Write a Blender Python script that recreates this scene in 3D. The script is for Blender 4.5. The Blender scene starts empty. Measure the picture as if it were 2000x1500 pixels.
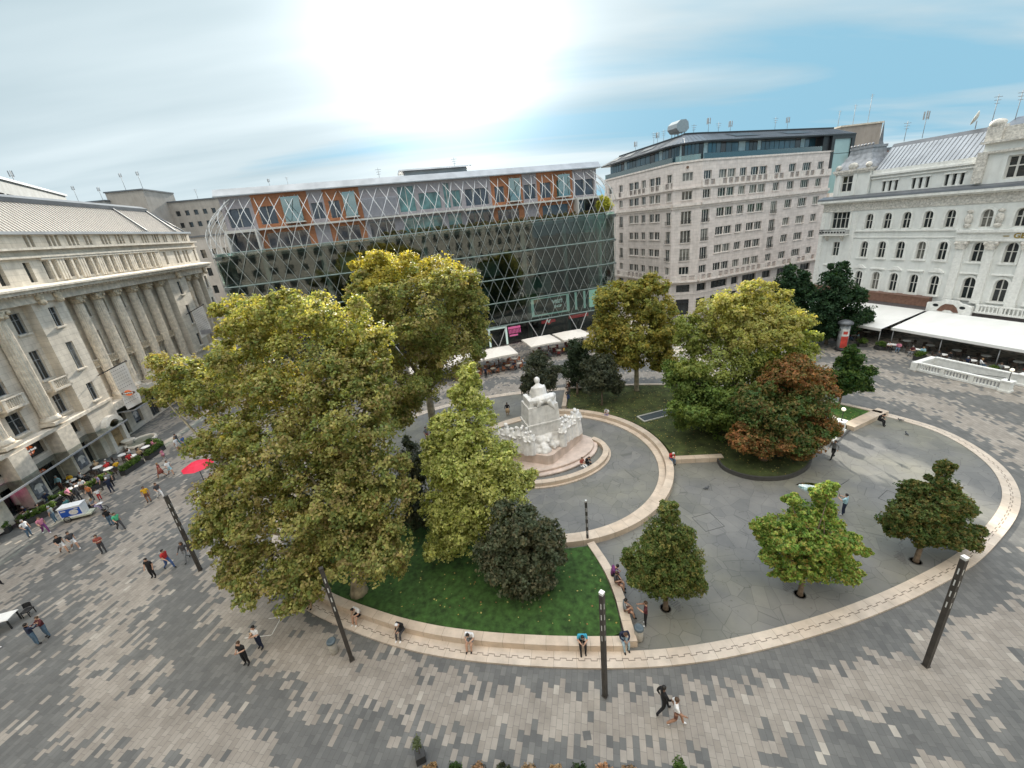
import bpy, bmesh, math, random
import numpy as np
from mathutils import Vector, Matrix
PI = math.pi
rad = math.radians
SC = bpy.context.scene
COL = SC.collection

# ---------------------------------------------------------------- camera
CAM_H = 21.0
def _cam():
    # level horizon vector, heading and up vector of the hand-held, slightly rolled camera
    n = Vector((235.0, -2170.0, -788.0)).normalized()
    up = -n
    fw = Vector((0, 0, -1)); fh = (fw - up * fw.dot(up)).normalized()
    r = fh.cross(up)
    M = Matrix((r, fh, up)).to_4x4()
    M.translation = Vector((0, 0, CAM_H))
    cd = bpy.data.cameras.new('camera'); co = bpy.data.objects.new('camera', cd); COL.objects.link(co)
    co.matrix_world = M
    cd.sensor_fit = 'HORIZONTAL'; cd.sensor_width = 36.0; cd.lens = 788.0 / 2000 * 36
    cd.shift_x = 4.0 / 2000; cd.shift_y = -29.0 / 2000
    cd.clip_start = 0.2; cd.clip_end = 3000
    SC.camera = co
_cam()

# ---------------------------------------------------------------- world and sun
SUN_EL, SUN_AZ = rad(21.0), rad(-3.5)          # azimuth measured from +Y towards +X
SUN_DIR = Vector((math.cos(SUN_EL) * math.sin(SUN_AZ), math.cos(SUN_EL) * math.cos(SUN_AZ), math.sin(SUN_EL)))
def _world():
    w = bpy.data.worlds.new('World'); SC.world = w; w.use_nodes = True
    nt = w.node_tree; N = nt.nodes; L = nt.links
    N.clear()
    out = N.new('ShaderNodeOutputWorld'); bg = N.new('ShaderNodeBackground')
    L.new(bg.outputs[0], out.inputs[0])
    sky = N.new('ShaderNodeTexSky'); sky.sky_type = 'NISHITA'; sky.sun_disc = False
    sky.sun_elevation = SUN_EL; sky.sun_rotation = SUN_AZ; sky.air_density = 1.3; sky.dust_density = 0.6; sky.ozone_density = 2.0
    def M(op, a, b=None, c=None):
        m = N.new('ShaderNodeMath'); m.operation = op
        for i, v in enumerate((a, b, c)):
            if v is None: continue
            if isinstance(v, (int, float)): m.inputs[i].default_value = v
            else: L.new(v, m.inputs[i])
        return m.outputs[0]
    tc = N.new('ShaderNodeTexCoord'); sp = N.new('ShaderNodeSeparateXYZ'); L.new(tc.outputs['Generated'], sp.inputs[0])
    zz = M('ADD', M('MAXIMUM', sp.outputs[2], 0.0), 0.12)
    px = M('DIVIDE', sp.outputs[0], zz); py = M('DIVIDE', sp.outputs[1], zz)
    cb = N.new('ShaderNodeCombineXYZ'); L.new(px, cb.inputs[0]); L.new(py, cb.inputs[1])
    mp = N.new('ShaderNodeMapping'); mp.inputs['Rotation'].default_value = (0, 0, rad(-32)); mp.inputs['Scale'].default_value = (0.30, 1.5, 1)
    L.new(cb.outputs[0], mp.inputs[0])
    n1 = N.new('ShaderNodeTexNoise'); n1.inputs['Scale'].default_value = 0.85; n1.inputs['Detail'].default_value = 6; n1.inputs['Roughness'].default_value = 0.5
    n1.inputs['Distortion'].default_value = 0.5; L.new(mp.outputs[0], n1.inputs['Vector'])
    n2 = N.new('ShaderNodeTexNoise'); n2.inputs['Scale'].default_value = 0.45; n2.inputs['Detail'].default_value = 2; L.new(mp.outputs[0], n2.inputs['Vector'])
    # more cloud to the left and round the sun, blue breaks towards the right
    ndx = M('MULTIPLY', sp.outputs[0], -0.20)
    cov = M('ADD', M('ADD', M('MULTIPLY', n1.outputs[0], 1.3), M('MULTIPLY', n2.outputs[0], 0.7)), ndx)
    cr = N.new('ShaderNodeValToRGB'); L.new(cov, cr.inputs[0])
    cr.color_ramp.elements[0].position = 0.74; cr.color_ramp.elements[1].position = 1.06
    # glow through thin cloud round the sun
    dp = N.new('ShaderNodeVectorMath'); dp.operation = 'DOT_PRODUCT'; nm = N.new('ShaderNodeVectorMath'); nm.operation = 'NORMALIZE'
    L.new(tc.outputs['Generated'], nm.inputs[0]); L.new(nm.outputs[0], dp.inputs[0]); dp.inputs[1].default_value = SUN_DIR
    dt = M('MAXIMUM', dp.outputs['Value'], 0.0)
    g1 = M('MULTIPLY', M('POWER', dt, 60.0), 5.5); g2 = M('MULTIPLY', M('POWER', dt, 13.0), 0.75)
    cl = N.new('ShaderNodeMixRGB'); n3 = N.new('ShaderNodeTexNoise'); n3.inputs['Scale'].default_value = 0.9; n3.inputs['Detail'].default_value = 4; L.new(mp.outputs[0], n3.inputs['Vector']); mm = N.new('ShaderNodeMapRange'); mm.inputs[1].default_value = 0.25; mm.inputs[2].default_value = 0.72; L.new(n3.outputs[0], mm.inputs[0]); L.new(mm.outputs[0], cl.inputs[0])
    cl.inputs[1].default_value = (1.75, 2.3, 2.55, 1); cl.inputs[2].default_value = (3.6, 4.05, 4.2, 1)
    skm = N.new('ShaderNodeMixRGB'); skm.blend_type = 'DARKEN'; skm.inputs[0].default_value = 1; L.new(sky.outputs[0], skm.inputs[1]); skm.inputs[2].default_value = (1.35, 2.55, 3.3, 1)
    mx = N.new('ShaderNodeMixRGB'); L.new(M('MULTIPLY', cr.outputs[0], 0.9), mx.inputs[0]); L.new(skm.outputs[0], mx.inputs[1]); L.new(cl.outputs[0], mx.inputs[2])
    ad = N.new('ShaderNodeMixRGB'); ad.blend_type = 'ADD'; ad.inputs[0].default_value = 1; L.new(mx.outputs[0], ad.inputs[1])
    gc = N.new('ShaderNodeCombineXYZ'); gs = M('ADD', g1, g2)
    L.new(gs, gc.inputs[0]); L.new(gs, gc.inputs[1]); L.new(M('MULTIPLY', gs, 0.97), gc.inputs[2])
    L.new(gc.outputs[0], ad.inputs[2])
    # extra sky brightness towards the zenith, added to light the square, as when overcast
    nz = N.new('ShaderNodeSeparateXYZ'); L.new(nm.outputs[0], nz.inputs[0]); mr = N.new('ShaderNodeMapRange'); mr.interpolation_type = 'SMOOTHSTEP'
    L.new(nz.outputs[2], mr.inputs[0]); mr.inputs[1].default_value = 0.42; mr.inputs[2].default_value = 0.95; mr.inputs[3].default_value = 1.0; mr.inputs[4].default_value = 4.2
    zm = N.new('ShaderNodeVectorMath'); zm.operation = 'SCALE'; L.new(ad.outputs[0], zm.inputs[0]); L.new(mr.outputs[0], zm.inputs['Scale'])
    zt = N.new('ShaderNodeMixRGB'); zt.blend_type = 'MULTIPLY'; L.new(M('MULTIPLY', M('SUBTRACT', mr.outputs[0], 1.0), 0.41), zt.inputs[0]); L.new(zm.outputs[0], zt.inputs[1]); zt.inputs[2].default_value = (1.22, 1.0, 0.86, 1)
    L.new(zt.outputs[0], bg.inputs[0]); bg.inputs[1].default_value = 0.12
_world()
sl = bpy.data.lights.new('sun', 'SUN'); sl.energy = 5.0; sl.angle = rad(1.2); sl.color = (1.0, 0.93, 0.80)
so = bpy.data.objects.new('sun', sl); COL.objects.link(so); so.rotation_euler = (-SUN_DIR).to_track_quat('-Z', 'Y').to_euler()
SC.view_settings.view_transform = 'Standard'; SC.view_settings.look = 'None'; SC.view_settings.exposure = 0.95; SC.view_settings.gamma = 1
SC.cycles.max_bounces = 6; SC.cycles.diffuse_bounces = 3; SC.cycles.glossy_bounces = 3; SC.cycles.transparent_max_bounces = 10
SC.cycles.caustics_reflective = False; SC.cycles.caustics_refractive = False

# ---------------------------------------------------------------- materials
def _nodes(name):
    m = bpy.data.materials.new(name); m.use_nodes = True
    nt = m.node_tree; return m, nt, nt.nodes, nt.links, nt.nodes['Principled BSDF']
def mat(name, col, rough=0.7, var=0.12, scale=3.0, bump=0.0, metal=0.0, spec=0.4, dirt=0.0, joints=None, emit=None, fine=None):
    """procedural surface: base colour with two noises of tone, streaky dirt, optional block joints"""
    m, nt, N, L, B = _nodes(name)
    tc = N.new('ShaderNodeTexCoord')
    n1 = N.new('ShaderNodeTexNoise'); n1.inputs['Scale'].default_value = scale; n1.inputs['Detail'].default_value = 6
    L.new(tc.outputs['Object'], n1.inputs['Vector'])
    hi = tuple(min(1, c * (1 + var)) for c in col); lo = tuple(c * (1 - var) for c in col)
    cr = N.new('ShaderNodeValToRGB'); cr.color_ramp.elements[0].position = 0.32; cr.color_ramp.elements[1].position = 0.68
    cr.color_ramp.elements[0].color = (*lo, 1); cr.color_ramp.elements[1].color = (*hi, 1)
    L.new(n1.outputs[0], cr.inputs[0]); c = cr.outputs[0]
    def mul(c, fac, dark):
        x = N.new('ShaderNodeMixRGB'); x.blend_type = 'MULTIPLY'; L.new(fac, x.inputs[0]); L.new(c, x.inputs[1]); x.inputs[2].default_value = (*dark, 1); return x.outputs[0]
    if dirt:
        mp = N.new('ShaderNodeMapping'); mp.inputs['Scale'].default_value = (0.9, 0.9, 0.16); L.new(tc.outputs['Object'], mp.inputs[0])
        n2 = N.new('ShaderNodeTexNoise'); n2.inputs['Scale'].default_value = 1.6; n2.inputs['Detail'].default_value = 8; n2.inputs['Roughness'].default_value = 0.65; L.new(mp.outputs[0], n2.inputs['Vector'])
        r2 = N.new('ShaderNodeValToRGB'); r2.color_ramp.elements[0].position = 0.45; r2.color_ramp.elements[1].position = 0.75
        r2.color_ramp.elements[1].color = (dirt, dirt, dirt, 1); r2.color_ramp.elements[0].color = (0, 0, 0, 1); L.new(n2.outputs[0], r2.inputs[0])
        c = mul(c, r2.outputs[0], (0.45, 0.42, 0.38))
    if joints:
        br = N.new('ShaderNodeTexBrick'); mp = N.new('ShaderNodeMapping'); mp.inputs['Rotation'].default_value = (rad(90), 0, 0); L.new(tc.outputs['Object'], mp.inputs[0]); L.new(mp.outputs[0], br.inputs['Vector'])
        br.inputs['Scale'].default_value = 1; br.inputs['Brick Width'].default_value = joints[0]; br.inputs['Row Height'].default_value = joints[1]; br.inputs['Mortar Size'].default_value = 0.012
        br.inputs['Color1'].default_value = (1, 1, 1, 1); br.inputs['Color2'].default_value = (joints[2],) * 3 + (1,); br.inputs['Mortar'].default_value = (0.62, 0.6, 0.58, 1)
        x = N.new('ShaderNodeMixRGB'); x.blend_type = 'MULTIPLY'; x.inputs[0].default_value = 1; L.new(c, x.inputs[1]); L.new(br.outputs[0], x.inputs[2]); c = x.outputs[0]
    L.new(c, B.inputs['Base Color'])
    B.inputs['Roughness'].default_value = rough; B.inputs['Metallic'].default_value = metal; B.inputs['Specular IOR Level'].default_value = spec
    if bump:
        n3 = N.new('ShaderNodeTexNoise'); n3.inputs['Scale'].default_value = fine or scale * 6; n3.inputs['Detail'].default_value = 5; L.new(tc.outputs['Object'], n3.inputs['Vector'])
        b = N.new('ShaderNodeBump'); b.inputs['Strength'].default_value = bump; b.inputs['Distance'].default_value = 0.05; L.new(n3.outputs[0], b.inputs['Height']); L.new(b.outputs[0], B.inputs['Normal'])
    if emit: B.inputs['Emission Color'].default_value = (*emit[:3], 1); B.inputs['Emission Strength'].default_value = emit[3]
    return m
def leaf_mat(name, trans=0.35):
    m, nt, N, L, B = _nodes(name)
    at = N.new('ShaderNodeAttribute'); at.attribute_name = 'tint'; at.attribute_type = 'GEOMETRY'
    L.new(at.outputs['Color'], B.inputs['Base Color']); B.inputs['Roughness'].default_value = 0.55; B.inputs['Specular IOR Level'].default_value = 0.25
    t = N.new('ShaderNodeBsdfTranslucent'); g = N.new('ShaderNodeMixRGB'); g.blend_type = 'MULTIPLY'; g.inputs[0].default_value = 1; L.new(at.outputs['Color'], g.inputs[1]); g.inputs[2].default_value = (1.5, 1.35, 0.6, 1)
    L.new(g.outputs[0], t.inputs[0]); x = N.new('ShaderNodeMixShader'); x.inputs[0].default_value = trans
    L.new(B.outputs[0], x.inputs[1]); L.new(t.outputs[0], x.inputs[2]); L.new(x.outputs[0], N['Material Output'].inputs[0])
    return m
def glass_mat(name, tint, refl=0.12, rough=0.02, wav=0.0):
    m, nt, N, L, B = _nodes(name); N.remove(B)
    tr = N.new('ShaderNodeBsdfTransparent'); tr.inputs[0].default_value = (*tint, 1); gl = N.new('ShaderNodeBsdfGlossy'); gl.inputs['Roughness'].default_value = rough; gl.inputs[0].default_value = (0.93, 1, 0.97, 1)
    fr = N.new('ShaderNodeFresnel'); fr.inputs[0].default_value = 1.5; a = N.new('ShaderNodeMath'); a.operation = 'ADD'; a.inputs[1].default_value = refl; L.new(fr.outputs[0], a.inputs[0])
    if wav:
        tc = N.new('ShaderNodeTexCoord'); n3 = N.new('ShaderNodeTexNoise'); n3.inputs['Scale'].default_value = 0.55; L.new(tc.outputs['Object'], n3.inputs['Vector'])
        b = N.new('ShaderNodeBump'); b.inputs['Strength'].default_value = wav; b.inputs['Distance'].default_value = 0.12; L.new(n3.outputs[0], b.inputs['Height']); L.new(b.outputs[0], gl.inputs['Normal'])
    x = N.new('ShaderNodeMixShader'); L.new(a.outputs[0], x.inputs[0]); L.new(tr.outputs[0], x.inputs[1]); L.new(gl.outputs[0], x.inputs[2]); L.new(x.outputs[0], N['Material Output'].inputs[0])
    return m

# ---------------------------------------------------------------- mesh helpers
class MB:
    def __init__(self): self.v = []; self.f = []; self.m = []; self.smooth = set()
    def quad(self, a, b, c, d, m=0):
        i = len(self.v); self.v += [tuple(a), tuple(b), tuple(c), tuple(d)]; self.f.append((i, i+1, i+2, i+3)); self.m.append(m)
    def poly(self, pts, m=0):
        i = len(self.v); self.v += [tuple(p) for p in pts]; self.f.append(tuple(range(i, i + len(pts)))); self.m.append(m)
    def box(self, x0, x1, y0, y1, z0, z1, m=0, M=None):
        i = len(self.v)
        P = [(x, y, z) for z in (z0, z1) for x, y in ((x0, y0), (x1, y0), (x1, y1), (x0, y1))]
        if M is not None: P = [tuple(M @ Vector(p)) for p in P]
        self.v += P
        for f in ((0, 3, 2, 1), (4, 5, 6, 7), (0, 1, 5, 4), (1, 2, 6, 5), (2, 3, 7, 6), (3, 0, 4, 7)):
            self.f.append(tuple(i + k for k in f)); self.m.append(m)
    def prism(self, pts, z0, z1, m=0, side=None):
        """pts: (x, y) CCW"""
        n = len(pts); i = len(self.v)
        self.v += [(x, y, z0) for x, y in pts] + [(x, y, z1) for x, y in pts]
        self.f.append(tuple(i + n + k for k in range(n))); self.m.append(m)
        self.f.append(tuple(i + k for k in reversed(range(n)))); self.m.append(m)
        for k in range(n):
            self.f.append((i + k, i + (k+1) % n, i + n + (k+1) % n, i + n + k)); self.m.append(m if side is None else side)
    def extrude(self, prof, axis, a0, a1, m=0):
        """prof: list of 2-D points in the plane normal to axis ('x': (y,z); 'y': (x,z))"""
        n = len(prof); i = len(self.v)
        mk = (lambda p, a: (a, p[0], p[1])) if axis == 'x' else (lambda p, a: (p[0], a, p[1]))
        self.v += [mk(p, a0) for p in prof] + [mk(p, a1) for p in prof]
        self.f.append(tuple(i + k for k in range(n))); self.m.append(m); self.f.append(tuple(i + n + k for k in reversed(range(n)))); self.m.append(m)
        for k in range(n): self.f.append((i + k, i + n + k, i + n + (k+1) % n, i + (k+1) % n)); self.m.append(m)
    def tube(self, pts, rs, n=8, m=0, cap=True, smooth=True):
        pts = [Vector(p) for p in pts]
        if not hasattr(rs, '__len__'): rs = [rs] * len(pts)
        rings = []; ref = None
        for k, p in enumerate(pts):
            t = (pts[min(k+1, len(pts)-1)] - pts[max(k-1, 0)]).normalized()
            if ref is None: ref = Vector((1, 0, 0)) if abs(t.x) < 0.9 else Vector((0, 1, 0))
            u = (ref - t * ref.dot(t)).normalized(); w = t.cross(u); ref = u
            i = len(self.v); rings.append(i)
            for a in range(n):
                q = 2 * PI * a / n + PI / n; self.v.append(tuple(p + (u * math.cos(q) + w * math.sin(q)) * rs[k]))
        for k in range(len(rings) - 1):
            for a in range(n):
                if smooth: self.smooth.add(len(self.f))
                self.f.append((rings[k] + a, rings[k] + (a+1) % n, rings[k+1] + (a+1) % n, rings[k+1] + a)); self.m.append(m)
        if cap:
            self.f.append(tuple(rings[0] + a for a in reversed(range(n)))); self.m.append(m)
            self.f.append(tuple(rings[-1] + a for a in range(n))); self.m.append(m)
    def lathe(self, prof, n=16, c=(0, 0), m=0, smooth=True, sx=1, sy=1):
        i0 = len(self.v)
        for r, z in prof:
            for a in range(n):
                q = 2 * PI * a / n; self.v.append((c[0] + r * sx * math.cos(q), c[1] + r * sy * math.sin(q), z))
        for k in range(len(prof) - 1):
            for a in range(n):
                if smooth: self.smooth.add(len(self.f))
                self.f.append((i0 + k*n + a, i0 + k*n + (a+1) % n, i0 + (k+1)*n + (a+1) % n, i0 + (k+1)*n + a)); self.m.append(m)
        self.f.append(tuple(i0 + a for a in reversed(range(n)))); self.m.append(m)
        k = len(prof) - 1; self.f.append(tuple(i0 + k*n + a for a in range(n))); self.m.append(m)
    def ball(self, c, r, m=0, n=10, k=7, s=(1, 1, 1)):
        i = len(self.v); c = Vector(c); self.v.append((c.x, c.y, c.z - r * s[2]))
        for b in range(1, k):
            t = PI * b / k
            for a in range(n):
                q = 2 * PI * a / n; self.v.append((c.x + r*s[0]*math.sin(t)*math.cos(q), c.y + r*s[1]*math.sin(t)*math.sin(q), c.z - r*s[2]*math.cos(t)))
        self.v.append((c.x, c.y, c.z + r * s[2])); e = len(self.v) - 1
        for a in range(n):
            for F in ((i, i+1+(a+1) % n, i+1+a), (e, e-n+a, e-n+(a+1) % n)): self.smooth.add(len(self.f)); self.f.append(F); self.m.append(m)
            for b in range(k - 2):
                self.smooth.add(len(self.f)); self.f.append((i+1+b*n+a, i+1+b*n+(a+1) % n, i+1+(b+1)*n+(a+1) % n, i+1+(b+1)*n+a)); self.m.append(m)
    def mesh(self, name, mats):
        me = bpy.data.meshes.new(name); me.from_pydata(self.v, [], self.f)
        for k in mats: me.materials.append(k)
        me.polygons.foreach_set('material_index', self.m)
        if self.smooth:
            me.polygons.foreach_set('use_smooth', [i in self.smooth for i in range(len(self.f))])
        me.update(); return me
    def build(self, name, mats, parent=None, loc=None, rz=None):
        if not isinstance(mats, (list, tuple)): mats = [mats]
        return put(self.mesh(name, mats), name, parent, loc, rz)
def put(me, name, parent=None, loc=None, rz=None):
    o = bpy.data.objects.new(name, me); COL.objects.link(o)
    if parent is not None: o.parent = parent
    if loc is not None: o.location = loc
    if rz is not None: o.rotation_euler = (0, 0, rz)
    return o
def tag(o, label=None, cat=None, group=None, kind=None):
    if label: o['label'] = label
    if cat: o['category'] = cat
    if group: o['group'] = group
    if kind: o['kind'] = kind
    return o
def thing(name, label, cat, loc=(0, 0, 0), rz=0, group=None):
    o = bpy.data.objects.new(name, None); COL.objects.link(o); o.location = loc; o.rotation_euler = (0, 0, rz); o.empty_display_size = 0.3
    return tag(o, label, cat, group)
def dup(root, loc=None, rz=None, label=None, group=None, scale=None):
    r = root.copy(); COL.objects.link(r)
    if loc is not None: r.location = loc
    if rz is not None: r.rotation_euler = (0, 0, rz)
    if scale is not None: r.scale = scale
    if label: r['label'] = label
    if group: r['group'] = group
    for ch in list(root.children):
        c = ch.copy(); COL.objects.link(c); c.parent = r
        for g in list(ch.children):
            e = g.copy(); COL.objects.link(e); e.parent = c
    return r
def facade(mb, s0, s1, z0, z1, ops, y=0.0, depth=0.35, m=0, rm=None):
    """wall face in the local x-z plane (outward = -y) with real openings ops = (a, b, c, d[, 'arch'])"""
    rm = m if rm is None else rm
    xs = sorted({s0, s1} | {round(v, 3) for o in ops for v in o[:2]}); zs = sorted({z0, z1} | {round(v, 3) for o in ops for v in o[2:4]})
    for i in range(len(xs) - 1):
        for j in range(len(zs) - 1):
            cx, cz = (xs[i] + xs[i+1]) / 2, (zs[j] + zs[j+1]) / 2
            if any(o[0] < cx < o[1] and o[2] < cz < o[3] for o in ops): continue
            mb.quad((xs[i], y, zs[j]), (xs[i+1], y, zs[j]), (xs[i+1], y, zs[j+1]), (xs[i], y, zs[j+1]), m)
    for o in ops:
        a, b, c, d = o[:4]; Y = y + depth
        mb.quad((a, y, c), (a, Y, c), (b, Y, c), (b, y, c), rm)
        if len(o) > 4:
            r = (b - a) / 2; cx = (a + b) / 2; n = 10; zc = d - r
            arc = [(cx - r * math.cos(PI * k / n), zc + r * math.sin(PI * k / n)) for k in range(n + 1)]
            mb.quad((a, y, c), (a, y, zc), (a, Y, zc), (a, Y, c), rm); mb.quad((b, Y, c), (b, Y, zc), (b, y, zc), (b, y, c), rm)
            for k in range(n):
                (x0, q0), (x1, q1) = arc[k], arc[k+1]
                mb.quad((x0, y, q0), (x1, y, q1), (x1, Y, q1), (x0, Y, q0), rm)
                mb.quad((x0, y, q0), (x0, y, d), (x1, y, d), (x1, y, q1), m)
        else:
            mb.quad((a, y, c), (a, y, d), (a, Y, d), (a, Y, c), rm); mb.quad((b, Y, c), (b, Y, d), (b, y, d), (b, y, c), rm)
            mb.quad((a, Y, d), (a, y, d), (b, y, d), (b, Y, d), rm)
# ================================================================ GROUND
STONE_RING = [(-14.5, 19.1), (-10.2, 16.8), (-7.0, 15.5), (-4.2, 14.7), (-1.5, 14.15), (1.0, 13.75), (3.5, 13.45), (6, 13.3), (8.5, 13.35), (11.2, 13.6), (14, 14), (17.1, 14.6), (20.7, 15.5), (25.1, 16.9), (28.8, 18.6), (32, 20.4), (34.3, 22.3), (36.1, 24.7), (37.2, 27.7), (37.3, 30.5), (36.2, 33.2), (34.5, 35.8), (32.3, 38.3), (28, 42.0), (23, 44.9), (17.5, 46.9), (9, 48.4), (0, 48.9), (-8, 47.5), (-14, 44), (-19, 38), (-21, 32), (-20, 26.5), (-17.8, 22.3)]
def catmull(P, sub=6, closed=True):
    n = len(P); out = []
    for i in range(n if closed else n - 1):
        p0, p1, p2, p3 = [Vector(P[(i + k) % n] if closed else P[min(max(i + k, 0), n - 1)]) for k in (-1, 0, 1, 2)]
        for k in range(sub):
            t = k / sub; out.append(0.5 * ((2*p1) + (p2-p0)*t + (2*p0-5*p1+4*p2-p3)*t*t + (3*p1-p0-3*p2+p3)*t**3))
    if not closed: out.append(Vector(P[-1]))
    return out
def offset(path, d, closed=True):
    out = []; n = len(path)
    for i, p in enumerate(path):
        a = path[(i-1) % n] if closed or i > 0 else p; b = path[(i+1) % n] if closed or i < n-1 else p
        t = (b - a).normalized(); out.append(p + Vector((-t.y, t.x)) * d)      # left of travel
    return out
def strip(name, path, a, b, z0, z1, mats, closed=False, parent=None, bev=0.02):
    """band between offsets a and b left of the path, from z0 up to z1, UV = (arc length, offset)"""
    A, B = offset(path, a, closed), offset(path, b, closed)
    n = len(path); me = bpy.data.meshes.new(name); v = []; f = []; uv = []; u = 0; us = []
    for i in range(n): us.append(u); u += (path[(i+1) % n] - path[i]).length
    us.append(u)
    cols = lambda i: [(A[i].x, A[i].y, z0), (A[i].x, A[i].y, z1), (B[i].x, B[i].y, z1), (B[i].x, B[i].y, z0)]
    for i in range(n): v += cols(i)
    vv = [-(z1 - z0), 0, abs(b - a), abs(b - a) + (z1 - z0)]
    for i in range(n if closed else n - 1):
        j = (i + 1) % n
        for k in range(3):
            f.append((i*4+k, i*4+k+1, j*4+k+1, j*4+k)); uv += [(us[i], vv[k]), (us[i], vv[k+1]), (us[i+1], vv[k+1]), (us[i+1], vv[k])]
    if not closed:
        for i, r in ((0, (3, 2, 1, 0)), (n-1, (0, 1, 2, 3))): f.append(tuple(i*4+k for k in r)); uv += [(0.5, 0.1)] * 4
    me.from_pydata(v, [], f); me.materials.append(mats)
    ul = me.uv_layers.new(name='UVMap'); ul.data.foreach_set('uv', [c for p in uv for c in p])
    me.validate(); me.update()
    bm = bmesh.new(); bm.from_mesh(me); bmesh.ops.recalc_face_normals(bm, faces=bm.faces); bm.to_mesh(me); bm.free()
    return put(me, name, parent)

def paving_mat():
    m, nt, N, L, B = _nodes('square paving')
    def M(op, a, b=None, c=None):
        x = N.new('ShaderNodeMath'); x.operation = op
        for i, v in enumerate((a, b, c)):
            if v is None: continue
            if isinstance(v, (int, float)): x.inputs[i].default_value = v
            else: L.new(v, x.inputs[i])
        return x.outputs[0]
    tc = N.new('ShaderNodeTexCoord'); mp = N.new('ShaderNodeMapping'); mp.inputs['Rotation'].default_value = (0, 0, rad(14)); L.new(tc.outputs['Object'], mp.inputs[0])
    s = N.new('ShaderNodeSeparateXYZ'); L.new(mp.outputs[0], s.inputs[0])
    u = M('DIVIDE', s.outputs[0], 0.27); col = M('FLOOR', u); fu = M('FRACT', u)
    wn = N.new('ShaderNodeTexWhiteNoise'); wn.noise_dimensions = '1D'; L.new(col, wn.inputs['W'])
    v = M('ADD', M('DIVIDE', s.outputs[1], 0.43), wn.outputs[0]); row = M('FLOOR', v); fv = M('FRACT', v)
    cb = N.new('ShaderNodeCombineXYZ'); L.new(col, cb.inputs[0]); L.new(row, cb.inputs[1])
    w2 = N.new('ShaderNodeTexWhiteNoise'); w2.noise_dimensions = '2D'; L.new(cb.outputs[0], w2.inputs['Vector'])
    w3 = N.new('ShaderNodeTexWhiteNoise'); w3.noise_dimensions = '3D'; cb3 = N.new('ShaderNodeVectorMath'); cb3.operation = 'ADD'; cb3.inputs[1].default_value = (31, 7, 5); L.new(cb.outputs[0], cb3.inputs[0]); L.new(cb3.outputs[0], w3.inputs['Vector'])
    # stone centre in metres (paving frame) -> back to world for the oval distance
    cx = M('MULTIPLY', M('ADD', col, 0.5), 0.27); cy = M('MULTIPLY', M('SUBTRACT', M('ADD', row, 0.5), wn.outputs[0]), 0.43)
    ca, sa = math.cos(rad(14)), math.sin(rad(14))
    X = M('ADD', M('MULTIPLY', cx, ca), M('MULTIPLY', cy, sa)); Y = M('SUBTRACT', M('MULTIPLY', cy, ca), M('MULTIPLY', cx, sa))
    ex = M('DIVIDE', M('SUBTRACT', X, 8.6), 28.8); ey = M('DIVIDE', M('SUBTRACT', Y, 31.0), 17.6)
    E_ = M('SQRT', M('ADD', M('MULTIPLY', ex, ex), M('MULTIPLY', ey, ey))); D = M('MULTIPLY', M('SUBTRACT', E_, 1.0), 17.6)
    c2 = N.new('ShaderNodeCombineXYZ'); L.new(X, c2.inputs[0]); L.new(Y, c2.inputs[1])
    nn = N.new('ShaderNodeTexNoise'); nn.inputs['Scale'].default_value = 0.16; nn.inputs['Detail'].default_value = 2; L.new(c2.outputs[0], nn.inputs['Vector'])
    nf = N.new('ShaderNodeTexNoise'); nf.inputs['Scale'].default_value = 1.1; nf.inputs['Detail'].default_value = 1; L.new(c2.outputs[0], nf.inputs['Vector'])
    ph = M('ADD', M('MULTIPLY', D, 2 * PI / 4.9), M('MULTIPLY', M('SUBTRACT', nn.outputs[0], 0.5), M('MULTIPLY', M('MINIMUM', M('MAXIMUM', D, 0.0), 6.0), 1.6)))
    band = M('SINE', M('SUBTRACT', ph, 1.35))
    val = M('ADD', M('ADD', M('MULTIPLY', band, 0.8), M('MULTIPLY', M('SUBTRACT', w2.outputs[0], 0.5), M('ADD', 1.0, M('MULTIPLY', M('MINIMUM', M('MAXIMUM', D, 0.0), 9.0), 0.09)))), M('MULTIPLY', M('SUBTRACT', nf.outputs[0], 0.5), 1.7))
    beige = M('GREATER_THAN', val, 0.05)
    pale = M('GREATER_THAN', M('ADD', M('ADD', M('MULTIPLY', w3.outputs[0], 0.3), nf.outputs[0]), M('MULTIPLY', nn.outputs[0], 0.5)), 1.2)
    def mix(f, a, b):
        x = N.new('ShaderNodeMixRGB'); L.new(f, x.inputs[0])
        for k, c in ((1, a), (2, b)):
            if isinstance(c, tuple): x.inputs[k].default_value = (*c, 1)
            else: L.new(c, x.inputs[k])
        return x.outputs[0]
    dark = mix(w3.outputs[0], (0.112, 0.113, 0.112), (0.155, 0.155, 0.15)); bei = mix(w3.outputs[0], (0.255, 0.228, 0.200), (0.325, 0.295, 0.262))
    c = mix(beige, dark, bei); c = mix(pale, c, (0.38, 0.35, 0.31))
    n4 = N.new('ShaderNodeTexNoise'); n4.inputs['Scale'].default_value = 0.7; n4.inputs['Detail'].default_value = 9; n4.inputs['Roughness'].default_value = 0.7; L.new(tc.outputs['Object'], n4.inputs['Vector'])
    cr = N.new('ShaderNodeValToRGB'); cr.color_ramp.elements[0].position = 0.3; cr.color_ramp.elements[1].position = 0.7; cr.color_ramp.elements[0].color = (0.74, 0.73, 0.71, 1); cr.color_ramp.elements[1].color = (1.14, 1.13, 1.1, 1); L.new(n4.outputs[0], cr.inputs[0])
    x = N.new('ShaderNodeMixRGB'); x.blend_type = 'MULTIPLY'; x.inputs[0].default_value = 1; L.new(c, x.inputs[1]); L.new(cr.outputs[0], x.inputs[2]); c = x.outputs[0]
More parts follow.
